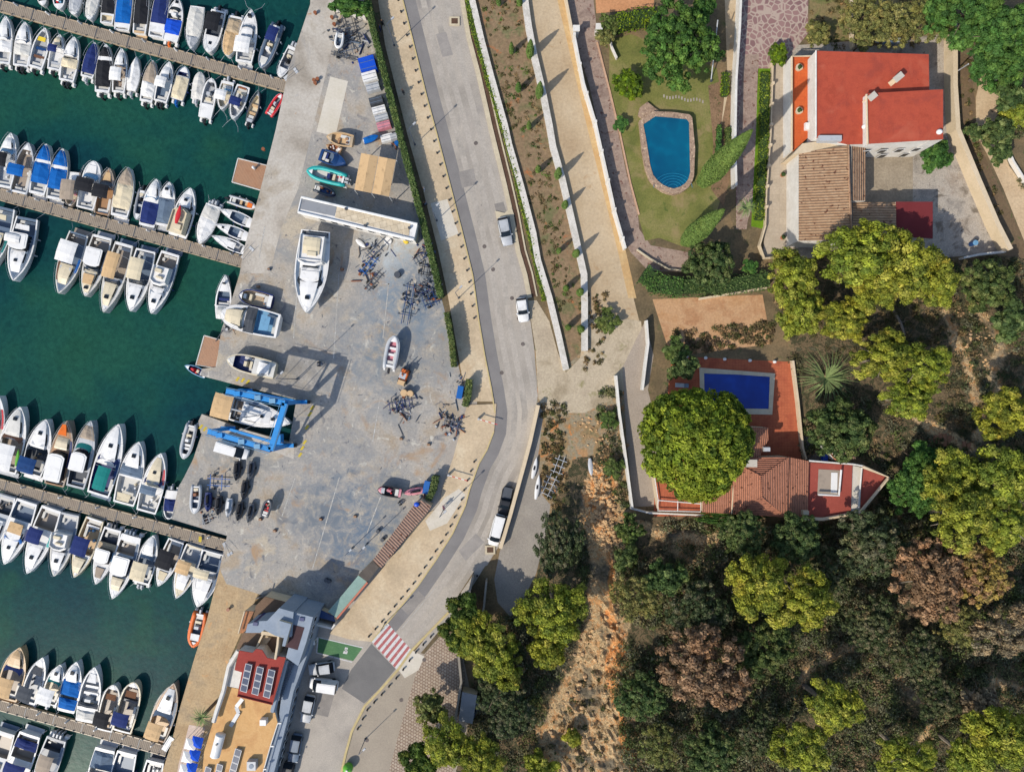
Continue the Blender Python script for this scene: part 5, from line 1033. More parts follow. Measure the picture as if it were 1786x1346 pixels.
wallobj([(690,962),(706,940),(735,898),(752,880)], .2, 1.1, 'dark railing along the lower promenade', paint('dgrey'), name='railing', cat='railing')
for line, lb in (([(1570,690),(1562,740),(1600,790)], 'rough stone terrace wall of the ruined steps'), ([(1600,745),(1650,765),(1690,785)], 'lower stone terrace wall of the ruined steps'), ([(1650,700),(1690,750),(1700,770)], 'pale stone path edge beside the ruined steps')):
    wallobj(line, .35, .6, lb, cream_w)
hut = MB().prism(pp([(1500,30-0),(1512,30),(1512,42),(1500,42)]), 0, .01)
# gate pillars
for x, y, lb in ((1003,62,'white gate pillar at the sandy track'), (1042,59,'white gate pillar beside the blue green bush')):
    q = P(x, y); o = MB().box(q.x-.45, q.x+.45, q.y-.4, q.y+.4, 0, 2.1, t=.04).build('gate_pillar', white_w); tag(o, lb, 'pillar'); MB().box(q.x-.52, q.x+.52, q.y-.47, q.y+.47, 2.1, 2.2).build('cap', white_w, o)

ladder = empty('stone_steps', (0, 0, 0), 0, 'worn brick steps climbing to the ruined terraces', 'steps')
for i in range(9):
    q = P(1618+i*8, 757+i*3.2); MB().box(q.x-.3, q.x+.3, q.y-1.0, q.y+1.0, .2, .75+.05*i).build('step', ground('old_brick', [c(172,120,88), c(150,106,80)], 2, 4, .3), ladder)
# ---------------------------------------------------------------- pools
def pool(name, outer, inner, cope, wat, label, zc=.16):
    r = empty(name, P(*inner[0]), 0, label, 'swimming pool'); r.location = (0, 0, 0)
    m_ = MB(); n = len(outer); O, I = pp(outer, zc), pp(inner, zc)
    for i in range(n):
        j = (i+1) % n
        m_.add([(O[i].x, O[i].y, zc), (O[j].x, O[j].y, zc), (I[j].x, I[j].y, zc), (I[i].x, I[i].y, zc), (O[i].x, O[i].y, 0), (O[j].x, O[j].y, 0), (I[j].x, I[j].y, .0), (I[i].x, I[i].y, .0)], [(0,1,2,3), (0,1,5,4), (3,2,6,7)])
    m_.build('coping', cope, r); MB().sheet(I, zc-.09).build('pool_water', wat, r)
    return r
inn1 = [(1122,217),(1143,203),(1172,205),(1198,208),(1202,213),(1203,260),(1204,300),(1201,312),(1195,320),(1186,326),(1175,329),(1166,327),(1157,323),(1147,315),(1139,305),(1134,288),(1130,262),(1126,238)]
cx_, cy_ = 1168, 262
out1 = []
for i, (x, y) in enumerate(inn1):
    d = math.hypot(x-cx_, y-cy_); out1.append((x+(x-cx_)/d*9.5, y+(y-cy_)/d*9.5))
stone_c = ground('pool_coping_stone', [c(150,124,104), c(176,150,128), c(128,104,90)], 1.2, 5, .35, spots=(2.2,.58,c(202,176,148)))
pool('swimming_pool', out1, inn1, stone_c, pool_mat('pool_water_deep', c(0,76,112,.62), c(0,98,130,.62)), 'large teal blue pool with rounded steps and stone coping on the lawn', 1.0)
pr = [o for o in bpy.data.objects if o.name == 'swimming_pool'][0]
for i in range(5):
    q = P(1174, 327, 1); m_ = MB(); rr = .55+i*.42; pts = [(q.x+rr*1.35*math.cos(a), q.y+rr*math.sin(a), .915) for a in [math.pi*k/12 for k in range(13)]]
    m_.tube(pts, .035, 4); m_.build('pool_step', ground('step_blue', [c(20,124,160), c(24,132,168)], 1, 3, .1), pr)
inn2 = [(1228,651),(1285,653),(1343,657),(1341,713),(1284,712),(1229,708)]; out2 = [(1220,641),(1285,646),(1352,651),(1347,723),(1284,722),(1222,718)]
pool('swimming_pool', out2, inn2, ground('white_coping', [c(206,190,160), c(216,202,176)], .6, 3, .1), pool_mat('pool_water_blue', c(6,46,138,.7), c(12,62,160,.7), .25), 'rectangular deep blue pool on the terracotta terrace')
o = MB().box(-3.4, 3.4, -.5, .5, 0, .01)
bq = [(1115,190),(1128,180),(1140,190),(1150,197),(1135,202),(1120,210),(1112,203)]
o = MB().prism(pp(bq), 0, .5).build('rockery', stone_c); tag(o, 'little stone rockery at the upper corner of the teal pool', 'rockery')
o = empty('stepping_stones', (0, 0, 0), 0, 'row of pale stepping stones in the lawn above the teal pool', 'stepping stones')
for i in range(14):
    q = P(1158+i*5.2, 168+i*.7+2*math.sin(i)); MB().box(q.x-.12, q.x+.12, q.y-.24, q.y+.24, .02, .05).build('stone', g_grav, o)
# ---------------------------------------------------------------- roof materials
def tile_roof(name, a, b, d, rot, sc=2.2):
    m, nt, bs = newmat(name); co = objco(nt); mp = nt.nodes.new('ShaderNodeMapping'); mp.inputs['Rotation'].default_value = (0, 0, R(rot)); nt.links.new(co, mp.inputs[0])
    wv = nt.nodes.new('ShaderNodeTexWave'); wv.bands_direction = 'Y'; wv.inputs['Scale'].default_value = sc/ (2*math.pi)*2.2; wv.inputs['Distortion'].default_value = .6; wv.inputs['Detail Scale'].default_value = 2; nt.links.new(mp.outputs[0], wv.inputs['Vector'])
    col = ramp(nt, noi(nt, co, 1.4, 7, .75), [a, b, d], .32, .68); col = mixc(nt, mapr(nt, noi(nt, co, 1.8, 3, .5), .62, .68), col, c(104,58,34))
    nt.links.new(mixc(nt, 1.0, col, ramp(nt, wv.outputs['Fac'], [(.5,.5,.5,1), (1,1,1,1)], .05, .55), 'MULTIPLY'), bs.inputs['Base Color']); bs.inputs['Roughness'].default_value = .9
    bump(nt, bs, wv.outputs['Fac'], .12, .8); return m
t_brown = tile_roof('brown_roof_tiles', c(158,120,88), c(178,142,108), c(196,164,130), 0)
t_side = tile_roof('side_roof_tiles', c(152,116,88), c(172,136,106), c(190,156,124), 90)
t_salm = tile_roof('salmon_roof_tiles', c(172,112,84), c(186,122,92), c(198,134,104), 90, 3.2)
t_salm2 = tile_roof('salmon_roof_tiles_flat', c(168,108,80), c(180,116,88), c(192,128,98), 0, 3.2)
red_r = ground('red_roof_paint', [c(170,72,50), c(182,80,56), c(176,76,54), c(164,72,54)], .35, 5, .14, .8, .005, lines=(.9, 0, .012, .93, 1), stain=[(.2,.56,c(186,92,68),.12), (.7,.64,c(150,62,46),.08), (1.6,.69,c(130,62,50),.04)]); dred_r = ground('dark_red_roof', [c(112,40,42), c(120,46,48)], .3, 5, .1)
crim = ground('terrace_red', [c(154,74,62), c(166,82,68)], .3, 5, .15, stain=[(.5,.6,c(178,104,86),.1)])
def hp(l, z): return [P(x, y, z).xy for x, y in l]
def block(name, l, z, roofm, wallm, parent, z0=0, over=0, wn='wall'):
    MB().prism(hp(l, z), z0, z-.12, top=False).build(wn, wallm, parent)
    return MB().prism(hp(l, z), z-.12, z).build(name, roofm, parent)
def slope(name, l, zs, m, parent, wallm=None, z0=0):
    """roof plane with a height at each corner"""
    pts = [P(x, y, z) for (x, y), z in zip(l, zs)]; mb = MB(); mb.add(pts, [tuple(range(len(pts)))]); o = mb.build(name, m, parent)
    if wallm:
        w_ = MB(); n = len(pts); w_.add([(p.x, p.y, z0) for p in pts]+[(p.x, p.y, p.z-.02) for p in pts], [(i, (i+1) % n, n+(i+1) % n, n+i) for i in range(n)]); w_.build('wall', wallm, parent)
    return o
def ridge(l, zs, m, parent, r=.1, name='ridge'):
    MB().tube([P(x, y, z)+Vector((0, 0, .03)) for (x, y), z in zip(l, zs)], r, 6).build(name, m, parent)
def window(parent, a, b, z0, z1, n=1, m=None):
    """windows set on a wall between photo-map ground points a,b (given as world xy)"""
    a = Vector((a[0], a[1], 0)); b = Vector((b[0], b[1], 0)); d = (b-a); L = d.length; d.normalize(); nn = Vector((d.y, -d.x, 0))
    for i in range(n):
        m0 = (i+.5)/n*L; w_ = min(.6, L/n*.3); f = MB(); p = a+d*m0
        vs = [p+d*s*w_+Vector((0, 0, z))+nn*e for e in (-.03, .03) for s, z in ((-1, z0), (1, z0), (1, z1), (-1, z1))]
        f.add(vs, [(0,1,2,3)[::-1], (4,5,6,7), (0,1,5,4), (1,2,6,5), (2,3,7,6), (3,0,4,7)]); fr = f.build('window_frame', paint('white'), parent)
        g = MB(); vs = [p+d*s*w_*.82+Vector((0, 0, z))+nn*e for e in (-.05, .05) for s, z in ((-1, z0+.1), (1, z0+.1), (1, z1-.1), (-1, z1-.1))]
        g.add(vs, [(0,1,2,3)[::-1], (4,5,6,7), (0,1,5,4), (1,2,6,5), (2,3,7,6), (3,0,4,7)]); g.build('pane', paint('glass'), fr)
def chimney(parent, x, y, z, h=1.4, w_=.5, l_=1.0, ang=0):
    q = P(x, y, z); M_ = Matrix.Translation(q) @ Matrix.Rotation(R(ang), 4, 'Z'); o = MB().box(-l_/2, l_/2, -w_/2, w_/2, -.3, h, M=M_).build('chimney', cream_w, parent)
    MB().box(-l_/2-.1, l_/2+.1, -w_/2-.1, w_/2+.1, h, h+.14, M=M_).build('chimney_cap', ground('cap_grey', [c(190,182,168), c(200,192,178)], 1, 3, .1), o)
# ---------------------------------------------------------------- red-roofed villa
v = empty('villa', P(1520,170), 0, 'large villa with flat red roofs and brown tiled wing beside the teal pool garden', 'villa'); v.location = (0, 0, 0)
ZR = 6.0
block('flat_roof', [(1423,89),(1620,95),(1622,250),(1514,251),(1479,252),(1423,240)], ZR, red_r, white_w, v)
block('flat_roof', [(1514,163),(1645,156),(1645,243),(1514,251)], ZR+1.5, red_r, white_w, v, z0=ZR)
MB().prism(hp([(1622,157),(1645,156),(1645,243),(1622,245)], ZR+1.5), 0, ZR+1.4, top=False).build('wall', white_w, v)
ridge([(1511,165),(1513,252)], [ZR+1.6]*2, cream_w, v, .14, 'parapet'); ridge([(1423,89),(1423,240)], [ZR+.08]*2, white_w, v, .12, 'parapet')
chimney(v, 1557, 143, ZR, 1.5, .7, 1.3, 40); chimney(v, 1511, 177, ZR, 1.7, .7, 1.1, 40)
for x, y, h_, z_ in ((1507,222,.5,ZR+.1), (1637,231,.5,ZR+1.5)):
    q = P(x, y, z_); MB().ball((q.x, q.y, z_+.2), .45, .4, .4, 10, 6).build('satellite_dish', paint('white'), v, True)
a_, b_ = P(1516,251,ZR+1.5), P(1640,244,ZR+1.5); window(v, (a_.x, a_.y-.03), (b_.x, b_.y-.03), 3.0, 4.4, 4); window(v, (a_.x, a_.y-.03), (b_.x, b_.y-.03), .5, 2.2, 3)
# orange terrace over ground floor
block('roof_terrace', [(1380,99),(1423,99),(1423,228),(1383,264),(1380,264)], 3.2, g_orange, white_w, v); ridge([(1381,264),(1381,99),(1423,98)], [3.7]*3, cream_w, v, .14, 'parapet')
for x, y in ((1392,120),(1392,195)):
    q = P(x, y, 3.2); m_ = MB(); m_.cyl((q.x, q.y, 3.2), .45, .5, 10, r2=.55).build('planter', cream_w, v); MB().ball((q.x, q.y, 3.8), .35, .35, .3, 8, 5, wob=.2).build('planter_shrub', ground('inner_foliage', []), v)
q = P(1409,222,3.2); MB().box(q.x-.6, q.x+.6, q.y-.55, q.y+.55, 3.2, 3.75, t=.05).build('skylight', paint('white'), v)
q = P(1446,243,ZR); MB().box(q.x-1.7, q.x+1.7, q.y-.45, q.y+.45, ZR-.4, ZR+.5, t=.05).build('water_heater', paint('lgrey'), v)
# tiled wing
slope('tiled_roof', [(1393,267),(1479,254),(1484,419),(1393,420)], [4.6, 5.8, 5.8, 4.6], t_brown, v, white_w); slope('tiled_roof', [(1486,255),(1510,255),(1510,350),(1486,350)], [5.2, 4.2, 4.2, 5.2], t_side, v, white_w)
slope('tiled_roof', [(1487,353),(1563,353),(1563,412),(1487,412)], [3.6, 3.6, 4.4, 4.4], t_brown, v, white_w); block('flat_roof', [(1563,352),(1627,352),(1627,416),(1563,412)], 3.8, dred_r, white_w, v)
MB().prism(hp([(1400,250),(1479,240),(1479,255),(1393,268),(1384,268)], 5), 0, 4.9).build('gutter_terrace', cream_w, v)
ridge([(1479,253),(1485,419)], [5.85]*2, t_side, v, .16, 'ridge')
for x in range(1400, 1484, 14): ridge([(x,421),(x+8,421)], [4.55]*2, white_w, v, .05, 'gutter')
# pots and tables
def pot(x, y, label, z=0, s=.3):
    q = P(x, y, z); r = MB().cyl((q.x, q.y, z), s, s*1.4, 10, r2=s*1.25).build('plant_pot', ground('pot_clay', [c(176,110,76), c(190,126,90)], 2, 3, .2)); tag(r, label, 'plant pot'); MB().ball((q.x, q.y, z+s*2), s*1.2, s*1.2, s, 8, 5, wob=.25).build('plant', ground('inner_foliage', []), r)
pot(1364,306,'potted plant on the pale villa terrace, upper'); pot(1364,415,'potted plant on the pale villa terrace, lower')
q = P(1693,426); r = MB().cyl((q.x, q.y, 0), .4, 1.1, 12).build('water_barrel', paint('dkblue')); tag(r, 'dark blue barrel in the corner of the triangular yard', 'barrel'); MB().cyl((q.x, q.y, 1.1), .42, .06, 12).build('lid', paint('lblue'), r)
q = P(1545,76); r = empty('garden_furniture', (q.x, q.y, 0), 0, 'grey garden table and chairs above the red roof', 'table'); MB().box(-.9, .9, -.5, .5, .7, .76).build('table_top', paint('slate'), r)
for sx in (-.8, .8):
    for sy in (-.4, .4): MB().box(sx-.04, sx+.04, sy-.04, sy+.04, 0, .7).build('leg', paint('slate'), r)
for i, (dx, dy) in enumerate(((-1.6, .2), (1.6, .1), (0, 1.1))):
    q2 = P(1545, 76)+Vector((dx, dy, 0)); ch = MB().box(q2.x-.3, q2.x+.3, q2.y-.3, q2.y+.3, .35, .45).build('garden_chair', paint('lgrey')); tag(ch, ('grey garden chair left of the table', 'grey garden chair right of the table', 'grey garden chair behind the table')[i]+' above the red roof', 'chair'); MB().box(q2.x-.3, q2.x+.3, q2.y+.24, q2.y+.3, .45, .9).build('backrest', paint('lgrey'), ch)
    for sx in (-.26, .26):
        for sy in (-.26, .26): MB().box(q2.x+sx-.03, q2.x+sx+.03, q2.y+sy-.03, q2.y+sy+.03, 0, .35).build('leg', paint('lgrey'), ch)
# ---------------------------------------------------------------- tiled villa with prow-shaped terrace
v = empty('villa', (0,0,0), 0, 'salmon tiled villa with a terrace pointed like a ship bow below the blue pool', 'villa'); HW = cream_w
slope('hip_roof', [(1278,805),(1327,830),(1329,867),(1279,896)], [4.2, 5.6, 5.6, 4.2], t_salm, v); slope('hip_roof', [(1329,867),(1371,902),(1279,896)], [5.6, 4.2, 4.2], t_salm2, v)
slope('hip_roof', [(1327,830),(1376,797),(1374,902),(1329,867)], [5.6, 4.6, 4.4, 5.6], t_salm, v); slope('hip_roof', [(1278,805),(1300,798),(1376,797),(1327,830)], [4.2, 4.4, 4.6, 5.6], t_salm2, v)
slope('tiled_roof', [(1376,797),(1411,804),(1409,897),(1374,902)], [4.2, 3.8, 3.8, 4.2], t_salm, v); slope('tiled_roof', [(1225,822),(1281,822),(1279,896),(1225,893)], [3.6, 4.0, 4.0, 3.6], t_salm, v)
MB().prism(hp([(1226,824),(1300,799),(1376,798),(1410,805),(1408,896),(1371,901),(1279,895),(1226,892)], 3.7), 0, 3.62, top=False).build('wall', HW, v)
ridge([(1278,805),(1327,830),(1329,867),(1279,896)], [4.2,5.6,5.6,4.2], t_salm2, v); ridge([(1376,797),(1327,830)], [4.6,5.6], t_salm2, v); ridge([(1329,867),(1372,902)], [5.6,4.2], t_salm2, v); ridge([(1281,820),(1276,896)], [4.1,4.1], HW, v)
slope('tiled_roof', [(1296,744),(1340,746),(1340,768),(1322,800),(1294,800)], [3.4, 3.4, 3.8, 4.2, 4.2], t_salm, v, HW)
chimney(v, 1302, 806, 4.4, 1.3, .9, 2.0, 0)
q = P(1336,783,4); MB().box(q.x-.5, q.x+.5, q.y-.35, q.y+.35, 3.9, 4.5, t=.05).build('air_conditioner', paint('lgrey'), v)
block('roof_terrace', [(1410,806),(1487,811),(1484,893),(1435,905),(1409,898)], 3.2, crim, HW, v); block('roof_terrace', [(1500,815),(1549,833),(1500,888)], 2.7, crim, HW, v)
block('roof_terrace', [(1484,811),(1503,815),(1500,890),(1480,892)], 3.0, g_pale, HW, v)
ridge([(1411,803),(1487,809),(1504,812)], [3.7]*3, white_w, v, .14, 'parapet'); ridge([(1504,813),(1550,832),(1500,893),(1435,905),(1374,903)], [3.5,3.4,3.5,3.6,3.7], HW, v, .26, 'parapet'); ridge([(1503,815),(1497,885)], [3.3]*2, white_w, v, .12, 'parapet')
MB().prism(hp([(1428,818),(1465,820),(1462,865),(1426,863)], 3.3), 3.21, 3.24).build('stair_well', paint('taupe'), v); ridge([(1467,819),(1463,864),(1427,862)], [3.9]*3, paint('white'), v, .16, 'parapet'); MB().prism(hp([(1450,824),(1461,824),(1460,860),(1449,859)], 3.3), 3.24, 3.3).build('stair_landing', paint('white'), v)
q = P(1403,893,4); MB().box(q.x-.5, q.x+.5, q.y-.35, q.y+.35, 3.6, 4.6, t=.06).build('chimney', cream_w, v)
block('roof_terrace', [(1140,826),(1160,826),(1225,855),(1225,890),(1150,890)], 2.4, g_terr, HW, v); ridge([(1141,826),(1148,872),(1222,878)], [2.9]*3, white_w, v, .1, 'parapet'); ridge([(1148,872),(1147,890),(1222,892),(1222,856)], [2.9]*4, white_w, v, .09, 'parapet'); ridge([(1182,873),(1182,890)], [2.9]*2, white_w, v, .07, 'parapet')
hutm = empty('tiled_hut', (0,0,0), 0, 'small hut with hipped tiled roof beside the ship-bow villa', 'hut')
slope('roof', [(1440,778),(1470,804),(1455,802)], [2.6,3.2,2.4], t_salm, hutm, white_w); slope('roof', [(1440,778),(1492,780),(1492,800),(1470,804)], [2.6,2.4,2.4,3.2], t_side, hutm, white_w); ridge([(1440,778),(1468,806)], [2.65,3.2], white_w, hutm, .12)
q = P(1435,797); o = MB().box(-.35, .35, -.5, .5, 0, .9, M=Matrix.Translation(q), t=.05).build('blue_bin', paint('royal')); tag(o, 'blue box in the narrow yard beside the tiled hut', 'box'); MB().box(-.38, .38, -.53, .53, .9, .97, M=Matrix.Translation(q)).build('lid', paint('royal'), o)
sheet('service_yard', [(1402,760),(1440,770),(1440,802),(1402,802)], .034, ground('yard_grey', [c(110,106,102), c(124,120,114)], .6, 4, .2))
# sun loungers
for i, (x, y) in enumerate(((1190,652),(1188,672))):
    q = P(x, y); r = empty('sun_lounger', (q.x, q.y, 0), R(-3), ('upper', 'lower')[i]+' grey sun lounger on the terracotta terrace left of the blue pool', 'sun lounger', 'sun loungers by the blue pool')
    MB().box(-1.0, .45, -.33, .33, .28, .36).build('seat', cloth('lgrey'), r); M_ = Matrix.Translation((.45, 0, .34)) @ Matrix.Rotation(R(-35), 4, 'Y'); MB().box(0, .7, -.33, .33, 0, .07, M=M_).build('backrest', cloth('slate'), r)
    for sx in (-.9, .6):
        for sy in (-.28, .28): MB().box(sx-.03, sx+.03, sy-.03, sy+.03, 0, .3).build('leg', paint('white'), r)
for i, x in enumerate((1197,1230,1263,1307,1350)):
    q = P(x, 622+i*2.2); o = MB().cyl((q.x, q.y, 0), .22, .25, 10, r2=.26).ball((q.x, q.y, .45), .24, .24, .24, 10, 6).build('ball_finial', paint('white'), None, True); tag(o, 'white ball on the upper edge of the pool terrace', 'ornament', 'white balls along the pool terrace edge')
# ---------------------------------------------------------------- yacht club building
v = empty('club_building', (0,0,0), 0, 'yacht club with red and orange flat roofs, solar panels and grey slab roof', 'building')
org = ground('ochre_roof', [c(206,160,104), c(216,172,116), c(198,150,98)], .35, 4, .12); brn = ground('brown_roof', [c(112,90,72), c(128,104,84)], .4, 4, .2); dk = ground('dark_roof', [c(66,48,52), c(78,56,58)], .4, 4, .15); redc = ground('red_club_roof', [c(152,62,54), c(160,68,58)], .4, 4, .12)
block('grey_roof', [(487,1060),(512,1067),(508,1110),(494,1112),(480,1108),(461,1098),(454,1103),(428,1103),(432,1088),(452,1083),(466,1082)], 7.0, grey_w, grey_w, v); block('grey_roof', [(512,1067),(546,1076),(534,1120),(520,1161),(499,1146),(508,1110)], 6.5, grey_w, grey_w, v)
MB().prism(hp([(508,1088),(531,1094),(519,1133),(497,1127)], 6.53), 6.4, 6.53).build('roof_terrace', dk, v); block('roof_house', [(487,1082),(508,1088),(497,1127),(492,1126),(496,1108),(489,1106)], 7.6, grey_w, cream_w, v, z0=6)
block('courtyard_roof', [(424,1103),(454,1103),(461,1108),(486,1113),(480,1148),(474,1148),(452,1138),(440,1137),(412,1132)], 4.0, brn, cream_w, v)
MB().wall(hp([(486,1104),(484,1125),(480,1149)], 6.6), .3, 4, 6.7).build('parapet', cream_w, v); MB().wall(hp([(459,1104),(446,1131),(439,1137),(417,1134)], 5), .25, 4, 5).build('parapet', cream_w, v); MB().prism(hp([(456,1100),(484,1104),(483,1110),(455,1106)], 5.6), 4, 5.6).build('bay', cream_w, v)
MB().prism(hp([(446,1131),(462,1107),(473,1112),(458,1133)], 4.3), 4.0, 4.3).build('stair', g_pav, v)
block('red_roof', [(417,1134),(440,1138),(447,1131),(457,1133),(466,1147),(479,1149),(484,1144),(498,1146),(475,1228),(414,1213),(422,1172),(409,1168)], 6.2, redc, white_w, v)
ridge([(498,1146),(475,1228),(414,1213)], [6.3]*3, redc, v, .1, 'parapet')
block('white_terrace', [(414,1136),(409,1168),(422,1172),(416,1200),(392,1195),(400,1150)], 4.4, white_w, white_w, v); block('ochre_roof', [(392,1196),(416,1201),(414,1213),(475,1228),(476,1228),(484,1260),(459,1346),(440,1420),(330,1420),(353,1346),(356,1310),(373,1254),(386,1210)], 4.0, org, white_w, v)
ridge([(416,1134),(400,1160),(390,1205),(378,1240),(373,1258)], [4.8]*5, white_w, v, .35, 'parapet'); ridge([(499,1150),(485,1205),(476,1240)], [5.2]*3, grey_w, v, .4, 'parapet'); ridge([(485,1260),(472,1300),(459,1346),(445,1400)], [4.5]*4, white_w, v, .09, 'parapet')
block('street_wing', [(520,1161),(534,1120),(546,1076),(551,1078),(540,1130),(512,1205),(500,1260),(478,1346),(460,1420),(442,1420),(459,1346),(485,1260),(499,1150)], 3.6, grey_w, grey_w, v)
for i in range(22):
    a = lerp((513,1136),(478,1232), i/22); q = P(a[0]-1, a[1]+3, 6.2); MB().box(-.32, .32, -.12, .12, 0, .16, M=Matrix.Translation((q.x, q.y, 4.0)) @ Matrix.Rotation(R(20), 4, 'Z')).build('terrace_slat', paint('steel'), v)
for x, y in ((446,1087),(527,1079)): MB().prism(hp([(x-4,y-3),(x+4,y-2),(x+3,y+4),(x-5,y+3)], 7.1 if x < 500 else 6.6), 0, 7.16 if x < 500 else 6.66).build('skylight', paint('navy'), v)
block('lower_roof', [(446,1056),(462,1040),(500,1050),(552,1068),(546,1078),(487,1066),(460,1084),(441,1078)], 3.0, brn, cream_w, v); block('lower_roof', [(427,1065),(443,1066),(432,1088),(428,1103),(418,1104)], 3.2, ground('tile_mix', [c(190,130,90), c(150,110,84)], .8, 4, .3), cream_w, v)
ridge([(427,1065),(416,1104)], [3.8]*2, cream_w, v, .12, 'parapet'); ridge([(503,1056),(498,1064)], [3.1]*2, white_w, v, .05, 'parapet'); ridge([(520,1060),(514,1068)], [3.1]*2, white_w, v, .05, 'parapet')
a_, b_ = P(536,1122,6), P(546,1078,6); window(v, (a_.x+.02, a_.y), (b_.x+.02, b_.y), 3.9, 5.2, 3); a_, b_ = P(482,1346,3.6), P(512,1206,3.6); window(v, (a_.x+.02, a_.y), (b_.x+.02, b_.y), .9, 2.4, 9); a_, b_ = P(413,1213,6.2), P(475,1228,6.2); window(v, (a_.x, a_.y-.03), (b_.x, b_.y-.03), 4.4, 5.8, 4)
for a in ((487,1260),(474,1300),(461,1340)):
    q = P(a[0], a[1], 4.5); MB().box(q.x-.1, q.x+.35, q.y-.08, q.y+.08, 4.3, 4.7).build('lamp_bracket', paint('white'), v)
solar = blocks('solar_cells', c(34,52,84), c(40,60,94), .8, .8, 0, c(176,184,196), .03)
def panel(x0, y0, x1, y1, w_, z, label):
    a, b = P(x0, y0, z), P(x1, y1, z); d = b-a; L = d.length; r = empty('solar_panel_row', (a.x, a.y, z), math.atan2(d.y, d.x), label, 'solar panels', 'solar panel rows on the club roofs'); n = max(2, round(L/1.05)); k = L/n; W = w_*S
    for i in range(n):
        M_ = Matrix.Translation((i*k, 0, .35)) @ Matrix.Rotation(R(10), 4, 'X'); f = MB().box(.02, k-.02, -W/2, W/2, 0, .05, M=M_).build('panel_frame', paint('lgrey'), r); MB().box(.09, k-.09, -W/2+.07, W/2-.07, .05, .06, M=M_).build('cells', solp, f)
    for i in (0.1, L-.1): MB().box(i-.04, i+.04, -W/2+.1, W/2-.1, 0, .3).build('support', paint('lgrey'), r)
solp, nt, bs = newmat('solar_glass'); nt.links.new(ramp(nt, noi(nt, objco(nt), .8, 3), [c(28,48,78), c(38,60,92)]), bs.inputs['Base Color']); bs.inputs['Roughness'].default_value = .3; bs.inputs['Specular IOR Level'].default_value = .15
panel(436,1156,426,1204,12,6.2,'leftmost solar panel row on the red club roof'); panel(456,1161,446,1209,12,6.2,'middle solar panel row on the red club roof'); panel(476,1166,466,1214,12,6.2,'rightmost solar panel row on the red club roof')
panel(418,1304,405,1352,12,4.0,'longest solar panel row on the ochre club roof'); panel(386,1330,376,1375,11,4.0,'middle solar panel row on the ochre club roof'); panel(366,1335,356,1375,11,4.0,'left solar panel row on the ochre club roof')
def tank(p0, p1, r_, z, label):
    a, b = P(*p0, z), P(*p1, z); o = MB().tube([a, a+(b-a)*.04, b-(b-a)*.04, b], r_, 14).build('white_tank', paint('white'), None, True); tag(o, label, 'tank'); d = (b-a).normalized()
    for t in (.2, .8): q = a+(b-a)*t; MB().box(q.x-.5, q.x+.5, q.y-.12, q.y+.12, z-r_-.3, z-r_*.6).build('cradle', paint('steel'), o)
    q = a+(b-a)*.35; MB().cyl((q.x, q.y, z+r_*.9), .16, .18, 10).build('filler_cap', paint('dgrey'), o)
tank((385,1280),(375,1318), .72, 5.2, 'white cylindrical tank lying on the ochre club roof')
q = P(442,1330,4); o = MB().box(q.x-.7, q.x+.7, q.y-.7, q.y+.7, 4, 4.9, t=.04).build('air_conditioner', paint('lgrey')); tag(o, 'grey air conditioner box on the ochre club roof', 'air conditioner'); MB().cyl((q.x, q.y, 4.9), .35, .05, 12).build('fan_grille', paint('slate'), o)
q = P(462,1255,4); o = MB().box(q.x-.5, q.x+.5, q.y-.45, q.y+.45, 4, 4.9, t=.04).build('air_conditioner', paint('white')); tag(o, 'white air conditioner unit below the red club roof', 'air conditioner'); MB().box(q.x-.4, q.x+.4, q.y-.5, q.y-.45, 4.1, 4.8).build('fan_grille', paint('dgrey'), o)
st = empty('roof_stair', (0,0,0), 0, 'metal spiral of stair landings against the ochre club roof', 'stairs'); pts = [(423,1218),(412,1232),(416,1243),(402,1266)]
for i in range(3): MB().beam(P(*pts[i], 4.3+.5*(2-i)), P(*pts[i+1], 4.3+.5*(1.6-i)), .55, .08).build('flight', paint('lgrey'), st)
for i, (x, y) in enumerate(((355,1281),(350,1303),(345,1325),(340,1345))):
    for j, dx in enumerate((0, -11)):
        q = P(x+dx, y+(4 if j else 0)); r = empty('beach_awning', (q.x, q.y, 0), R(-14), ('blue', 'white')[j]+f' square awning on the club quay terrace, {("uppermost","second","third","lowest")[i]} of its column', 'awning', 'awnings on the club terrace'); cl = ('royal', 'white')[j]
        w_ = .85; m_ = MB().add([(-w_, -w_, 2.2), (w_, -w_, 2.2), (w_, w_, 2.2), (-w_, w_, 2.2), (0, 0, 2.6)], [(0,1,4), (1,2,4), (2,3,4), (3,0,4)]); m_.build('canopy', cloth(cl), r)
        for sx in (-.75, .75):
            for sy in (-.75, .75): MB().box(sx-.03, sx+.03, sy-.03, sy+.03, 0, 2.2).build('post', paint('white'), r)
sheet('terrace_tiles', [(330,1263),(358,1268),(338,1346),(325,1400),(300,1400),(312,1330)], .02, ground('pink_tiles', [c(206,184,170), c(214,194,180)], .4, 4, .1, lines=(.6, 15, .02, .9, 1)))
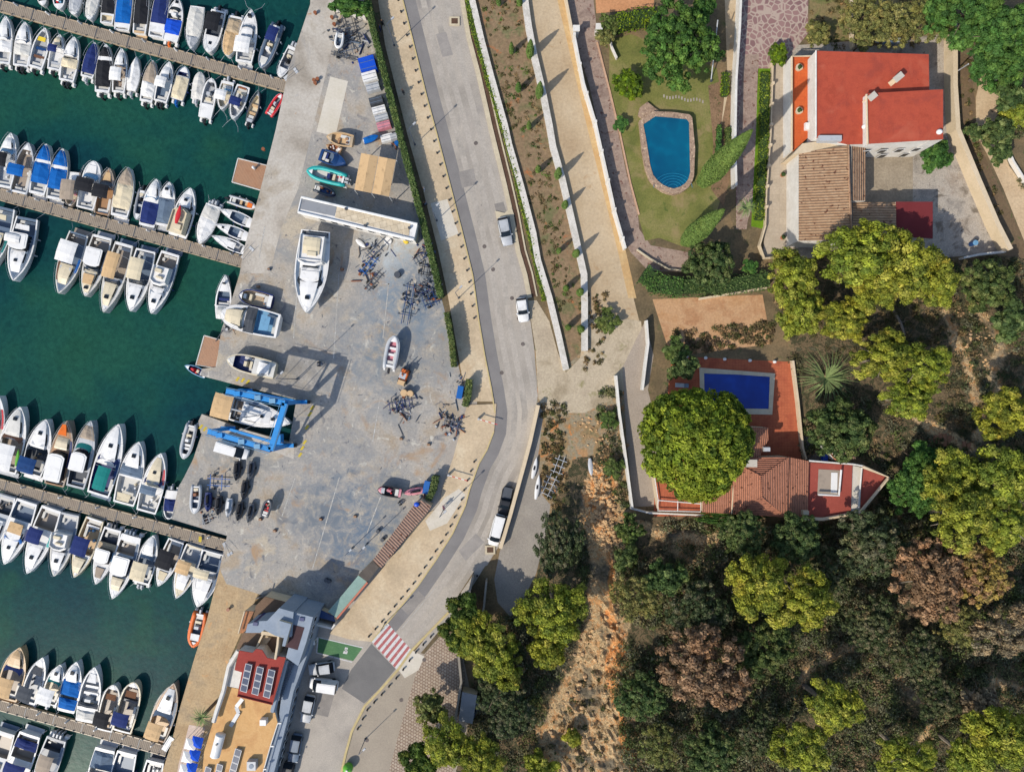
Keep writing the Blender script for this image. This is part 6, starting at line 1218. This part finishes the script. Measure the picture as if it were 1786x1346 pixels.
# sheds on the promenade edge
def shed(poly, z, m, label, name='shed', wm=None):
    r = empty(name, (0,0,0), 0, label, 'shed'); block('roof', poly, z, m, wm or cream_w, r); return r
r = shed([(650,977),(665,990),(748,890),(752,882),(735,872),(722,880)], 2.6, tile_roof('brick_tiles', c(146,116,100), c(160,128,110), c(134,104,90), 45), 'long narrow shed with brick-red roof along the lower promenade')
q = P(727,879,2.6); MB().ball((q.x, q.y, 2.75), .45, .4, .25, 10, 5).build('roof_vent', paint('royal'), r, True)
shed([(650,977),(661,989),(641,1015),(625,1002)], 2.5, ground('dark_felt', [c(84,78,72), c(98,90,82)], .6, 4, .2), 'short shed with dark felt roof beside the brick-red one')
r = shed([(625,1003),(641,1015),(588,1078),(572,1066),(597,1037)], 2.4, ground('green_translucent', [c(134,160,150), c(146,172,160)], .4, 4, .12), 'long shed with pale green roof along the lower promenade'); ridge([(641,1015),(588,1078)], [2.5]*2, ground('salmon_cap', [c(200,120,96), c(206,130,106)], 1, 3, .1), r, .16, 'parapet')
wallobj([(530,1063),(548,1078),(585,1087),(590,1080)], .3, 2.2, 'white wall corner above the charging bay', white_w)
r = shed([(533,1062),(548,1058),(582,1074),(585,1084),(548,1074)], 1.6, paint('dkblue'), 'low dark blue covered stall behind the white wall corner')
# long white boatyard building
v = empty('boatyard_shed', (0,0,0), 0, 'long low white boatyard building with cream tiled roof', 'building')
block('roof', [(526,344),(728,391),(722,418),(520,370)], 3.6, paint('white'), white_w, v); crm = blocks('cream_tiles', c(208,190,160), c(216,200,172), 1.0, 1.0, -14, c(180,162,136), .03)
MB().prism(hp([(588,358),(716,386),(713,411),(584,379)], 3.7), 3.5, 3.66).build('tiled_roof_panel', crm, v); MB().prism(hp([(527,347),(587,361),(583,377),(522,364)], 3.7), 3.5, 3.66).build('grey_roof_panel', paint('grey'), v)
ridge([(526,344),(728,391)], [3.7]*2, paint('white'), v, .2, 'parapet'); ridge([(520,370),(722,418)], [3.7]*2, paint('white'), v, .2, 'parapet'); ridge([(526,344),(520,370)], [3.7]*2, paint('white'), v, .12, 'parapet')
for x, y in ((604,365),(637,394),(714,398)): q = P(x, y, 3.7); MB().cyl((q.x, q.y, 3.6), .2, .5, 8).build('roof_vent', paint('dgrey'), v)
a_, b_ = P(524,370,3.6), P(720,418,3.6); window(v, (a_.x, a_.y-.02), (b_.x, b_.y-.02), 1.2, 2.4, 9)
# fabric tent
r = empty('storage_tent', (0,0,0), 0, 'tan two-bay storage tent in the boatyard', 'tent'); zt = 3.4
for i in range(2):
    a0, a1 = lerp((630,267),(691,279), i*.5+.005*i), lerp((630,267),(691,279), i*.5+.49); b0, b1 = lerp((618,331),(679,343), i*.5+.005*i), lerp((618,331),(679,343), i*.5+.49); mm, mn = lerp(a0, a1, .5), lerp(b0, b1, .5)
    slope('canopy', [a0, mm, mn, b0], [zt-.35, zt, zt, zt-.35], cloth('tan'), r); slope('canopy', [mm, a1, b1, mn], [zt, zt-.35, zt-.35, zt], cloth('tan'), r)
for x, y in ((630,267),(691,279),(618,331),(679,343),(660,273),(648,337)): q = P(x, y, zt); MB().box(q.x-.06, q.x+.06, q.y-.06, q.y+.06, 0, zt-.36).build('post', paint('lgrey'), r)
# ---------------------------------------------------------------- boat hoist
r = empty('boat_hoist', P(440,735), 0, 'blue travelling boat hoist standing over the slip', 'boat hoist'); r.location = (0,0,0)
zh = 8.0; bl = paint('liftblue'); nw, ne, se, sw = P(396,682,zh), P(498,703,zh), P(473,784,zh), P(364,752,zh)
for nm, a, b in (('top_beam', nw, ne), ('top_beam', sw, se), ('cross_beam', ne, se)):
    MB().beam(a, b, .75, .8).build(nm, bl, r); d = (b-a).normalized(); n_ = Vector((-d.y, d.x, 0)); m_ = MB()
    for e in (-.55, .55): m_.tube([a+n_*e+Vector((0,0,.6)), b+n_*e+Vector((0,0,.6))], .04, 4)
    m_.build('walkway_rail', paint('lblue'), r)
for a in (nw, ne, se, sw):
    MB().beam(a-Vector((0,0,.3)), Vector((a.x, a.y, 1.2)), .55, .55).build('leg', bl, r); b0 = Vector((a.x, a.y, 0)); MB().box(a.x-1.1, a.x+1.1, a.y-.3, a.y+.3, .9, 1.35).build('bogie', bl, r)
    for dx in (-.8, .8): MB().tube([(a.x+dx, a.y-.28, .62), (a.x+dx, a.y+.28, .62)], .62, 14).build('wheel', paint('wheel'), r)
for a, b in ((nw, ne), (sw, se)): MB().beam(Vector((a.x, a.y, 1.5)), Vector((b.x, b.y, 1.5)), .4, .5).build('side_beam', bl, r); MB().beam(Vector((b.x, b.y, 1.8)), Vector((b.x, b.y, zh))+ (a-b)*.25, .25, .3).build('brace', bl, r)
for t in (.2, .55, .8):
    for a, b in ((nw, ne), (sw, se)): q = a+(b-a)*t; MB().box(q.x-.5, q.x+.5, q.y-.4, q.y+.4, zh-.2, zh+.75, t=.06).build('winch', paint('liftblue' if t < .5 else 'lblue'), r)
for t in (.3, .75):
    a, b = nw+(ne-nw)*t, sw+(se-sw)*t; m_ = (a+b)/2; MB().tube([a, Vector((a.x+(m_.x-a.x)*.35, a.y+(m_.y-a.y)*.35, .2)), Vector((m_.x, m_.y, -1.3)), Vector((b.x+(m_.x-b.x)*.35, b.y+(m_.y-b.y)*.35, .2)), b], .05, 4).build('lifting_sling', paint('lgrey'), r)
MB().box(se.x-1.6, se.x-.4, se.y+.5, se.y+1.8, 1.4, 2.6, t=.08).build('engine_box', bl, r)
sheet('hoist_pad', [(346,735),(352,722),(430,750),(504,771),(515,765),(512,800),(430,770),(350,755)], .012, g_conc)
# ---------------------------------------------------------------- vehicles
def car(x, y, ang, col, label, L=4.3, W=1.75, kind='hatch', name='parked_car', cat='car'):
    q = P(x, y); r = empty(name, (q.x, q.y, 0), R(ang), label, cat, 'parked cars and vans'); pm_ = paint(col); h1 = .85; h2 = 1.45
    if kind == 'van': h1, h2 = 1.1, 2.0
    f = lambda t: W/2*(1-abs(2*t-1)**7*.28); rows = []
    zt = (lambda t: h1*(.80+.2*min(1, min(t, 1-t)*5))) 
    for i in range(15):
        t = i/14; rows.append([((t-.5)*L, -f(t)*.96, .28), ((t-.5)*L, -f(t), .55), ((t-.5)*L, -f(t)*.97, zt(t)*.93), ((t-.5)*L, -f(t)*.84, zt(t)), ((t-.5)*L, 0, zt(t)+.04), ((t-.5)*L, f(t)*.84, zt(t)), ((t-.5)*L, f(t)*.97, zt(t)*.93), ((t-.5)*L, f(t), .55), ((t-.5)*L, f(t)*.96, .28)])
    m_ = MB(); loft(m_, rows); m_.add(rows[0], [tuple(range(9))]); m_.add(rows[-1], [tuple(range(9))]); m_.build('body', pm_, r, True)
    a0, a1, b0, b1 = dict(hatch=(-.47,.20,-.36,.04), sedan=(-.38,.20,-.24,.03), van=(-.49,.36,-.47,.18), pick=(-.1,.24,-.04,.1))[kind]
    wb, wt = W*.46, W*.39; bs_ = [(a0*L, -wb), (a1*L, -wb*.9), (a1*L+.08, 0), (a1*L, wb*.9), (a0*L, wb)]; us = [(b0*L, -wt), (b1*L, -wt*.94), (b1*L+.06, 0), (b1*L, wt*.94), (b0*L, wt)]
    g = MB(); g.add([(x_, y_, h1-.02) for x_, y_ in bs_]+[(x_, y_, h2) for x_, y_ in us], [(i, (i+1) % 5, 5+(i+1) % 5, 5+i) for i in range(5)]); g.build('windows', paint('glass'), r)
    rf = MB(); rf.prism([(x_*1.0, y_*1.03) for x_, y_ in us], h2-.01, h2+.04); rf.prism([((b0+.02)*L, -wt*.8), ((b1-.02)*L, -wt*.75), ((b1-.02)*L, wt*.75), ((b0+.02)*L, wt*.8)], h2+.04, h2+.065); rf.build('roof', pm_, r)
    if kind in ('van',):
        for sy in (-1, 1): MB().add([(b0*L, sy*(wt+.02), h2), (b1*L-.6, sy*(wt+.02), h2), (b1*L-.4, sy*wb*1.01, h1), (a0*L, sy*wb*1.01, h1)], [(0,1,2,3)]).build('side_panel', pm_, r)
    for sx in (-.31, .31):
        for sy in (-1, 1): MB().tube([(sx*L, sy*(W/2-.2), .32), (sx*L, sy*(W/2+.01), .32)], .32, 14).build('wheel', paint('wheel'), r)
    for sy in (-1, 1): MB().box(L/2-.14, L/2-.02, sy*W*.36-.16, sy*W*.36+.16, .55, .72).build('headlight', paint('lgrey'), r); MB().box(a1*L-.25, a1*L-.08, sy*(W/2+.08)-.1, sy*(W/2+.08)+.1, h1, h1+.14).build('mirror', pm_, r)
    if kind == 'pick': MB().box(-L/2+.12, a0*L-.1, -W*.38, W*.38, h1+.04, h1+.1).build('load_bed', paint('dgrey'), r)
    return r
car(881,405,-78,'lgrey','silver hatchback parked on the upper street',4.5); car(911,541,-82,'white','small white car parked near the end of the field',3.8)
car(882,873,-102,'black','dark pick-up with open bed behind the white van',4.7,kind='pick',name='pickup_truck',cat='pick-up'); car(867,922,-105,'white','white van at the lower end of the retaining wall',4.9,1.85,'van','parked_van','van')
car(563,1162,-172,'lgrey','grey and white car beside the green charging bay',4.0); car(567,1190,-193+180-175,'white','white delivery van below the charging bay',4.4,1.8,'van','parked_van','van')
car(539,1232,-102,'lgrey','silver car beside the club street wall',4.3); car(517,1300,-100,'slate','blue grey car farther down beside the club',4.4); car(503,1348,-100,'black','black car cut by the bottom edge beside the club')
car(409,784,-17,'white','white minibus under the blue boat hoist',5.0,1.9,'van','parked_van','van'); car(822,1235,70,'slate','grey car in the shade behind the block paving wall',3.9)
# forklift
q = P(706,655); r = empty('forklift', (q.x, q.y, 0), R(70), 'orange and tan forklift in mid yard', 'forklift'); MB().box(-1.3, 1.0, -.6, .6, .35, 1.0, t=.06).build('chassis', paint('orange'), r); MB().box(-1.6, -.7, -.65, .65, .4, 1.3, t=.12).build('counterweight', paint('tan'), r); MB().box(-.5, .4, -.5, .5, 2.0, 2.1).build('roof_guard', paint('lgrey'), r)
for sx in (-.45, .35):
    for sy in (-.45, .45): MB().box(sx-.04, sx+.04, sy-.04, sy+.04, .9, 2.0).build('post', paint('dgrey'), r)
for sx in (-.9, .7):
    for sy in (-.62, .62): MB().tube([(sx, sy-.12, .35), (sx, sy+.12, .35)], .35, 12).build('wheel', paint('wheel'), r)
for sy in (-.3, .3): MB().box(1.0, 2.1, sy-.07, sy+.07, .15, .2).build('fork', paint('steel'), r); MB().box(1.0, 1.12, sy-.06, sy+.06, .1, 2.4).build('mast', paint('dgrey'), r)
def drum(x, y, col, r_, h_, label, cat='drum', name='oil_drum'):
    q = P(x, y); o = MB().cyl((q.x, q.y, 0), r_, h_, 14).build(name, paint(col)); tag(o, label, cat); MB().cyl((q.x, q.y, h_), r_*.9, .03, 14).build('lid', paint(col), o); MB().cyl((q.x, q.y, h_*.5), r_*1.04, .06, 14).build('hoop', paint(col), o); return o
drum(706,685,'tan',.55,1.0,'tan reel below the forklift, left','reel','cable_reel'); drum(717,686,'tan',.5,1.1,'tan reel below the forklift, right','reel','cable_reel'); drum(677,421,'white',.6,.3,'round white tub by the long shed','tub','round_tub'); drum(709,421,'yellow',.45,.7,'yellow tub near the end of the long shed','tub','round_tub'); drum(694,480,'dgrey',.5,.7,'dark square bin in the upper yard','bin','waste_bin')
drum(693,252,'blue',.35,.8,'blue drum between hedge and tan tent')
# containers
for x, y, a, lb in ((803,684,80,'blue recycling container by the upper hedge piece'), (745,848,78,'blue recycling container by the lower hedge piece')):
    q = P(x, y); r = MB().box(-.95, .95, -.4, .4, .15, 1.1, M=Matrix.Rotation(R(a), 4, 'Z'), t=-.05).build('recycling_container', paint('blue')); r.location = (q.x, q.y, 0); tag(r, lb, 'container', 'blue recycling containers'); MB().box(-1.0, 1.0, -.45, .45, 1.1, 1.18, M=Matrix.Rotation(R(a), 4, 'Z')).build('lid', paint('blue'), r)
q = P(609,1334); r = empty('bottle_bank', (q.x, q.y, 0), 0, 'green round bottle bank beside the street at the bottom', 'bottle bank'); MB().ball((0,0,.75), .8, .8, .85, 14, 10).build('body', paint('green'), r, True); MB().cyl((0,0,0), .5, .25, 12).build('base', paint('dgrey'), r); MB().cyl((0,0,1.55), .15, .15, 8).build('lifting_eye', paint('white'), r)
q = P(567-16,1114); r = MB().box(-.55, .3, -.35, .35, 0, 1.6, M=Matrix.Translation(q), t=.04).build('charging_station', paint('white')); tag(r, 'white charging station at the green bay', 'charging station'); MB().box(.3, .34, -.2, .2, .9, 1.3, M=Matrix.Translation(q)).build('screen', paint('glass'), r)
# grey shed lower right street
r = shed([(806,1206),(832,1212),(824,1262),(800,1256)], 2.0, paint('grey'), 'small grey flat-roofed shed in the trees behind the block paving')
# tarped stacks along the hedge
for i, (x, y, w_, l_, cl, lb, h_) in enumerate(((644,119,2.6,2.2,'royal','tarpaulin stack in bright blue, topmost by the hedge',1.7), (647,139,2.4,1.5,'white','white covered stack just under the blue one',1.3), (652,156,2.2,1.3,'lgrey','pale grey crate stack with pink edge',1.0), (658,180,2.2,1.2,'dgrey','dark grey covered stack by the hedge',1.2),
     (663,196,2.2,1.2,'white','white glazed crate stack below the dark grey one',1.1), (667,208,2.2,1.1,'lgrey','light grey crate in the hedge row, third from the bottom',.9), (671,222,2.2,1.2,'pink','pink bundle in the hedge row',1.0), (676,243,2.0,1.2,'white','white boxes at the bottom of the hedge row',.8), (688,241,1.2,1.0,'lgrey','small pale box against the hedge',.9))):
    q = P(x, y); r = empty('covered_stack', (q.x, q.y, 0), R(15), lb, 'stack', 'stacks stored along the hedge'); MB().box(-w_/2, w_/2, -l_/2, l_/2, .12, h_, t=.06).build('load', cloth(cl), r); MB().box(-w_/2+.1, w_/2-.1, -l_/2+.1, l_/2-.1, 0, .12).build('pallet', paint('wood'), r)
    for k in range(2): MB().box(-w_/2+.15, w_/2-.15, -l_/2+.3+k*l_*.45, -l_/2+.36+k*l_*.45, h_, h_+.04).build('strap', paint('slate'), r)
# steel boat cradles and trailers
def cradle(x, y, ang, L, W_, col, label, ribs=3, legs=True, name='boat_cradle', cat='boat cradle', z=.35):
    q = P(x, y); r = empty(name, (q.x, q.y, 0), R(ang), label, cat, 'steel boat cradles and trailers'); m = paint(col)
    for sy in (-1, 1): MB().box(-L/2, L/2, sy*W_*.22-.045, sy*W_*.22+.045, z-.05, z+.05).build('side_rail', m, r)
    for i in range(ribs):
        xx = -L/2+L*(i+.3)/(ribs); MB().box(xx-.05, xx+.05, -W_/2, W_/2, z+.05, z+.11).build('cross_beam', m, r)
        if legs:
            for sy in (-1, 1): MB().beam((xx, sy*W_/2, z+.1), (xx, sy*W_*.42, z+.9), .09, .09).build('arm', m, r); MB().box(xx-.14, xx+.14, sy*W_*.42-.18, sy*W_*.42+.18, z+.88, z+.94).build('pad', paint('dgrey'), r)
    for sy in (-1, 1):
        if col != 'lgrey': MB().tube([(-L*.2, sy*W_*.45-.1, .3), (-L*.2, sy*W_*.45+.1, .3)], .28, 10).build('wheel', paint('wheel'), r)
    return r
for a in ((610,48,-75,5.5,3.2,'dgrey','dark steel cradle nearest the white wall',5), (604,75,-75,4.5,3.0,'steel','steel cradle below the one at the white wall',4), (600,100,-15,4.0,.9,'dgrey','long dark towing bar above the blue stack',2), (383,840,-3,3.6,2.4,'blue','blue boat cradle among the jet skis',2), (661,432,45,5.2,1.9,'steel','grey trailer frame diagonal in the upper yard',3), (645,462,50,3.6,1.6,'blue','blue trailer frame beside the grey one',3),
          (653,490,50,4.0,1.5,'dgrey','dark trailer frame below the grey and blue ones',3), (712,530,-100,6.6,2.2,'dkblue','long blue boat trailer in mid yard',3), (735,450,30,2.8,1.6,'steel','small steel cradle by the hedge',3), (745,505,60,3.4,2.2,'steel','scrap steel cradle against the hedge',4), (752,525,20,2.8,2.0,'dkblue','blue scrap cradle against the hedge',3), (742,470,80,2.4,2.0,'black','dark scrap frame under the hedge',2), (700,706,10,4.2,2.2,'navy','flat navy frame below the tan reels',4), (560,505+130,0,1.2,.6,'steel','tiny steel trolley in the centre of the yard',2),
          (790,738,-20,3.2,1.6,'steel','grey trolley near the yard entrance',3), (700,862+14,30,1.0,.5,'steel','tiny trolley by the black speed boat',2), (975,810,70,3.0,2.0,'lgrey','pale aluminium rack right of the upper kayak rack',3), (958,845,65,3.6,2.2,'lgrey','pale aluminium rack beside the lower kayak',4), (364,905,20,1.8,1.1,'grey','bicycle-like trolley at the quay corner',2)):
    cradle(*a[:7], ribs=a[7], legs=a[4] > 2)
for i, (x, y, a) in enumerate(((570,1010,10),(575,1012,60),(660,925,30),(668,940,80))): drum(x, y, 'dgrey', .3, .6, ('dark pot in the club shadow','dark pot right of the one in the club shadow','dark drum near the brick-red shed','dark drum just below the other near the brick-red shed')[i])
for i, (x, y) in enumerate(((451,350+150),(470,470),(597,470),(455,905),(480,925),(700,765),(620,900),(560,905),(748,775))):
    q = P(x, y); o = MB().box(q.x-.25, q.x+.25, q.y-.2, q.y+.2, 0, .4, t=.03).build('crate', paint(rnd.choice(['dgrey','wood','rust','slate']))); tag(o, ['small crate near the second pontoon end','small crate left of the white motor yacht','small crate right of the white motor yacht','crate beside the dark tender','crate between the dark tender and the club','crate below the navy frame','crate in the lower yard','crate near the parking lines of the lower yard','crate by the yard exit'][i], 'crate'); MB().box(q.x-.18, q.x+.18, q.y-.14, q.y+.14, .4, .44).build('lid', paint('wood'), o)
# stanchions (mooring bollards on the quay)
for x, y in ((551,25),(580,33),(584,45),(549,142),(555,140),(551,147),(461,262),(400,1061)):
    q = P(x, y); o = MB().cyl((q.x, q.y, 0), .2, .45, 10, r2=.15).cyl((q.x, q.y, .45), .28, .12, 10).build('mooring_bollard', paint('rust')); tag(o, 'rusty mooring bollard on the pale quay apron' if y < 1000 else 'dark mooring bollard on the ochre quay', 'bollard', 'mooring bollards')
# pavement bollards
bm_ = paint('black'); BL = 'small dark bollard along the promenade kerb'
proto = None
def bollard(p, lb, grp):
    global proto
    if proto is None:
        proto = MB().cyl((0, 0, .1), .15, .4, 8, r2=.13).ball((0, 0, .5), .16, .16, .1, 8, 4, half=True).build('bollard', bm_, None, True); o = proto
    else: o = proto.copy(); COL.objects.link(o)
    o.location = (p[0], p[1], 0); tag(o, lb, 'bollard', grp)
for p in offs(resample(pp(RL[1:9]), 1.9), -.75): bollard(p, 'small dark bollard along the upper promenade kerb', 'bollards on the upper promenade')
for p in offs(resample(pp(RL[14:]), 1.55), -.85): bollard(p, 'small dark bollard along the lower promenade kerb', 'bollards on the lower promenade')
for p in offs(resample(pp(RR[19:26]), 1.7), .8): bollard(p, 'small dark bollard along the square kerb', 'bollards on the square')
def lamp(x, y, h, label, ang=45, arm=1.0):
    q = P(x, y); r = empty('street_lamp', (q.x, q.y, 0), R(ang), label, 'street lamp', 'street lamps'); MB().tube([(0,0,0), (0,0,h*.5), (0,0,h)], .07, 7, r2=.045).build('pole', paint('steel'), r); MB().cyl((0,0,0), .16, .3, 8).build('base', paint('dgrey'), r)
    MB().tube([(0,0,h), (arm,0,h+.1)], .04, 5).build('arm', paint('steel'), r); MB().box(arm-.1, arm+.45, -.14, .14, h+.02, h+.14, t=.03).build('lamp_head', paint('lgrey'), r)
for a in ((688,80,6.4,'street lamp at the top of the upper promenade'), (724,253,6.6,'street lamp on the upper promenade above the long shed'), (762,385,6.4,'street lamp on the pale slab of the upper promenade'), (800,520,6.4,'street lamp at the end of the upper promenade'), (774,888,6.4,'street lamp on the lower promenade'), (637,1288,4.6,'street lamp on the grey square'), (672,1085,4,'street lamp beside the zebra crossing'), (518,661,9.5,'tall floodlight mast beside the hoist'), (615,955,5,'lamp post in the club shadow'), (640,948,6,'lamp post near the brick-red shed')):
    lamp(*a)
def pole(a, b, za, zb, label):
    o = MB().tube([P(*a, za), P(*b, zb)], .09, 6).build('utility_pole', paint('lgrey')); tag(o, label, 'pole'); MB().cyl(tuple(P(*a, za)), .18, .3, 8).build('footing', paint('dgrey'), o)
pole((1661,130),(1689,112),0,6,'leaning white pole right of the cream boundary wall'); pole((1240,142),(1252,35),0,5,'thin pale pole beside the garden tree')
# people
def person(x, y, ang, shirt, trousers, label, z=.12):
    q = P(x, y); r = empty('person', (q.x, q.y, z), R(ang), label, 'person', 'people walking on the promenade'); vs = [(0,0,.95), (0,0,1.15), (0,0,1.4), (0,0,1.52), (.02,0,1.66), (0,.2,1.4), (.08,.27,1.12), (.2,.24,.9), (0,-.2,1.4), (-.06,-.27,1.12), (.05,-.27,.88), (0,.1,.9), (.12,.11,.5), (.08,.11,.08), (.22,.12,.04), (0,-.1,.9), (-.08,-.11,.5), (-.2,-.11,.1), (-.06,-.12,.04)]
    es = [(0,1),(1,2),(2,3),(3,4),(2,5),(5,6),(6,7),(2,8),(8,9),(9,10),(0,11),(11,12),(12,13),(13,14),(0,15),(15,16),(16,17),(17,18)]; rad = [.15,.14,.15,.06,.11,.07,.05,.035,.07,.05,.035,.1,.07,.05,.04,.1,.07,.05,.04]
    me = bpy.data.meshes.new('body'); me.from_pydata(vs, es, []); me.materials.append(paint(shirt)); o = bpy.data.objects.new('body', me); COL.objects.link(o); o.parent = r; sk = o.modifiers.new('skin', 'SKIN')
    for i, s_ in enumerate(me.skin_vertices[0].data): s_.radius = (rad[i], rad[i]); s_.use_root = i == 0
    o.modifiers.new('sub', 'SUBSURF').levels = 1; MB().ball((-.02, 0, 1.70), .115, .1, .12, 10, 6, half=True).build('hair', paint('brown'), r, True)
    MB().cyl((0, 0, .55), .17, .42, 10, r2=.19).build('clothes', cloth(trousers), r)
for a in ((741,333,30,'white','navy','person in white walking on the upper promenade beside the long shed end'), (741,359,200,'black','dgrey','person in black beside the pale slab, upper of two'), (744,358,160,'slate','black','person in grey beside the pale slab, right of the one in black'), (705,203-38,60,'black','dgrey','person in black at the hedge side of the upper promenade'), (665,55,20,'navy','black','person in navy near the top of the promenade'), (669,46,120,'black','black','person in black near the top of the promenade')):
    person(*a)
person(775,882,45,'pink','white','person in pink standing by the lamp on the lower promenade'); person(706,653,0,'orange','navy','person in orange beside the forklift', 1.0)
# barrier at the yard entrance
for x, y, lb in ((852,735,'red and white barrier across the upper yard entrance'), (800,832,'red and white barrier across the lower yard entrance')):
    q = P(x, y); r = empty('barrier', (q.x, q.y, .12), R(-16), lb, 'barrier', 'entrance barriers'); 
    for i in range(6): MB().box(-1.5+i*.5, -1.0+i*.5, -.05, .05, .9, 1.0).build('bar', paint('red' if i % 2 else 'white'), r)
    MB().box(-1.75, -1.45, -.18, .18, 0, 1.1, t=.03).build('barrier_post', paint('lgrey'), r)
q = P(862,372); o = MB().prism(pp([(864,368),(880,372),(892,362),(897,376),(880,380),(866,382)]), 0, .16).build('traffic_island', g_kerb); tag(o, 'small tan kerb island behind the silver hatchback', 'traffic island')
for x, y, lb in ((793,38,'square tan tree pit in the street, upper'), (855,958,'square tan planter at the lower wall end')):
    q = P(x, y); o = MB().box(q.x-.8, q.x+.8, q.y-.7, q.y+.7, 0, .18).build('tree_pit', g_kerb); tag(o, lb, 'planter'); MB().box(q.x-.5, q.x+.5, q.y-.42, q.y+.42, .18, .2).build('soil', ground('dark_earth', []), o)
o = MB().wall(pp([(490,1042),(470,1035),(450,1040)]), .1, 0, 1.1).build('fence', paint('dgrey')); tag(o, 'thin dark fence behind the club', 'fence')

# loose scrap and gear too small and too many to count
def scrap(regions):
    mb = MB()
    for x, y, sp, n in regions:
        for i in range(n):
            q = P(x+rnd.gauss(0, sp), y+rnd.gauss(0, sp)); a = Matrix.Translation((q.x, q.y, 0)) @ Matrix.Rotation(rnd.uniform(0, 3), 4, 'Z'); l, w_ = (rnd.uniform(.25, 1.0), rnd.uniform(.025, .06)) if rnd.random() < .5 else (rnd.uniform(.06, .26), rnd.uniform(.06, .2))
            mb.box(-l, l, -w_, w_, 0, rnd.uniform(.05, .4), rnd.randrange(7), a)
    o = mb.build('scrap', [paint(k) for k in ('dgrey','slate','rust','steel','lgrey','navy','taupe')]); o['kind'] = 'stuff'; tag(o, 'scattered scrap metal, timber and gear on the boatyard floor', 'scrap')
scrap([(650,445,12,26), (640,480,14,22), (745,440,10,26), (748,510,10,44), (718,520,10,16), (705,712,14,40), (785,725,12,34), (792,748,9,24), (800,660,5,10), (590,60,9,14), (620,80,12,24), (400,570,8,14), (365,880,12,20), (690,250,7,16), (745,870,8,14)])

for x0_, y0_, x1_, y1_, lb in ((1556,538,1580,590,'short pale trunk lying below the pine row'), (1595,522,1650,620,'long pale trunk lying below the pine row'), (1660,570,1690,600,'small bleached log in the dark soil at right'), (1655,745,1698,762,'bleached log beside the ruined steps')):
    a_, b_ = P(x0_, y0_, .5), P(x1_, y1_, .5); o = MB().tube([a_, (a_+b_)/2+Vector((.2, 0, .1)), b_], .28, 7, r2=.16).build('fallen_trunk', bark2, None, True); tag(o, lb, 'log'); m_ = (a_+b_)/2; MB().tube([m_, m_+Vector((.9, .4, .5))], .07, 5, r2=.03).build('branch_stub', bark2, o)
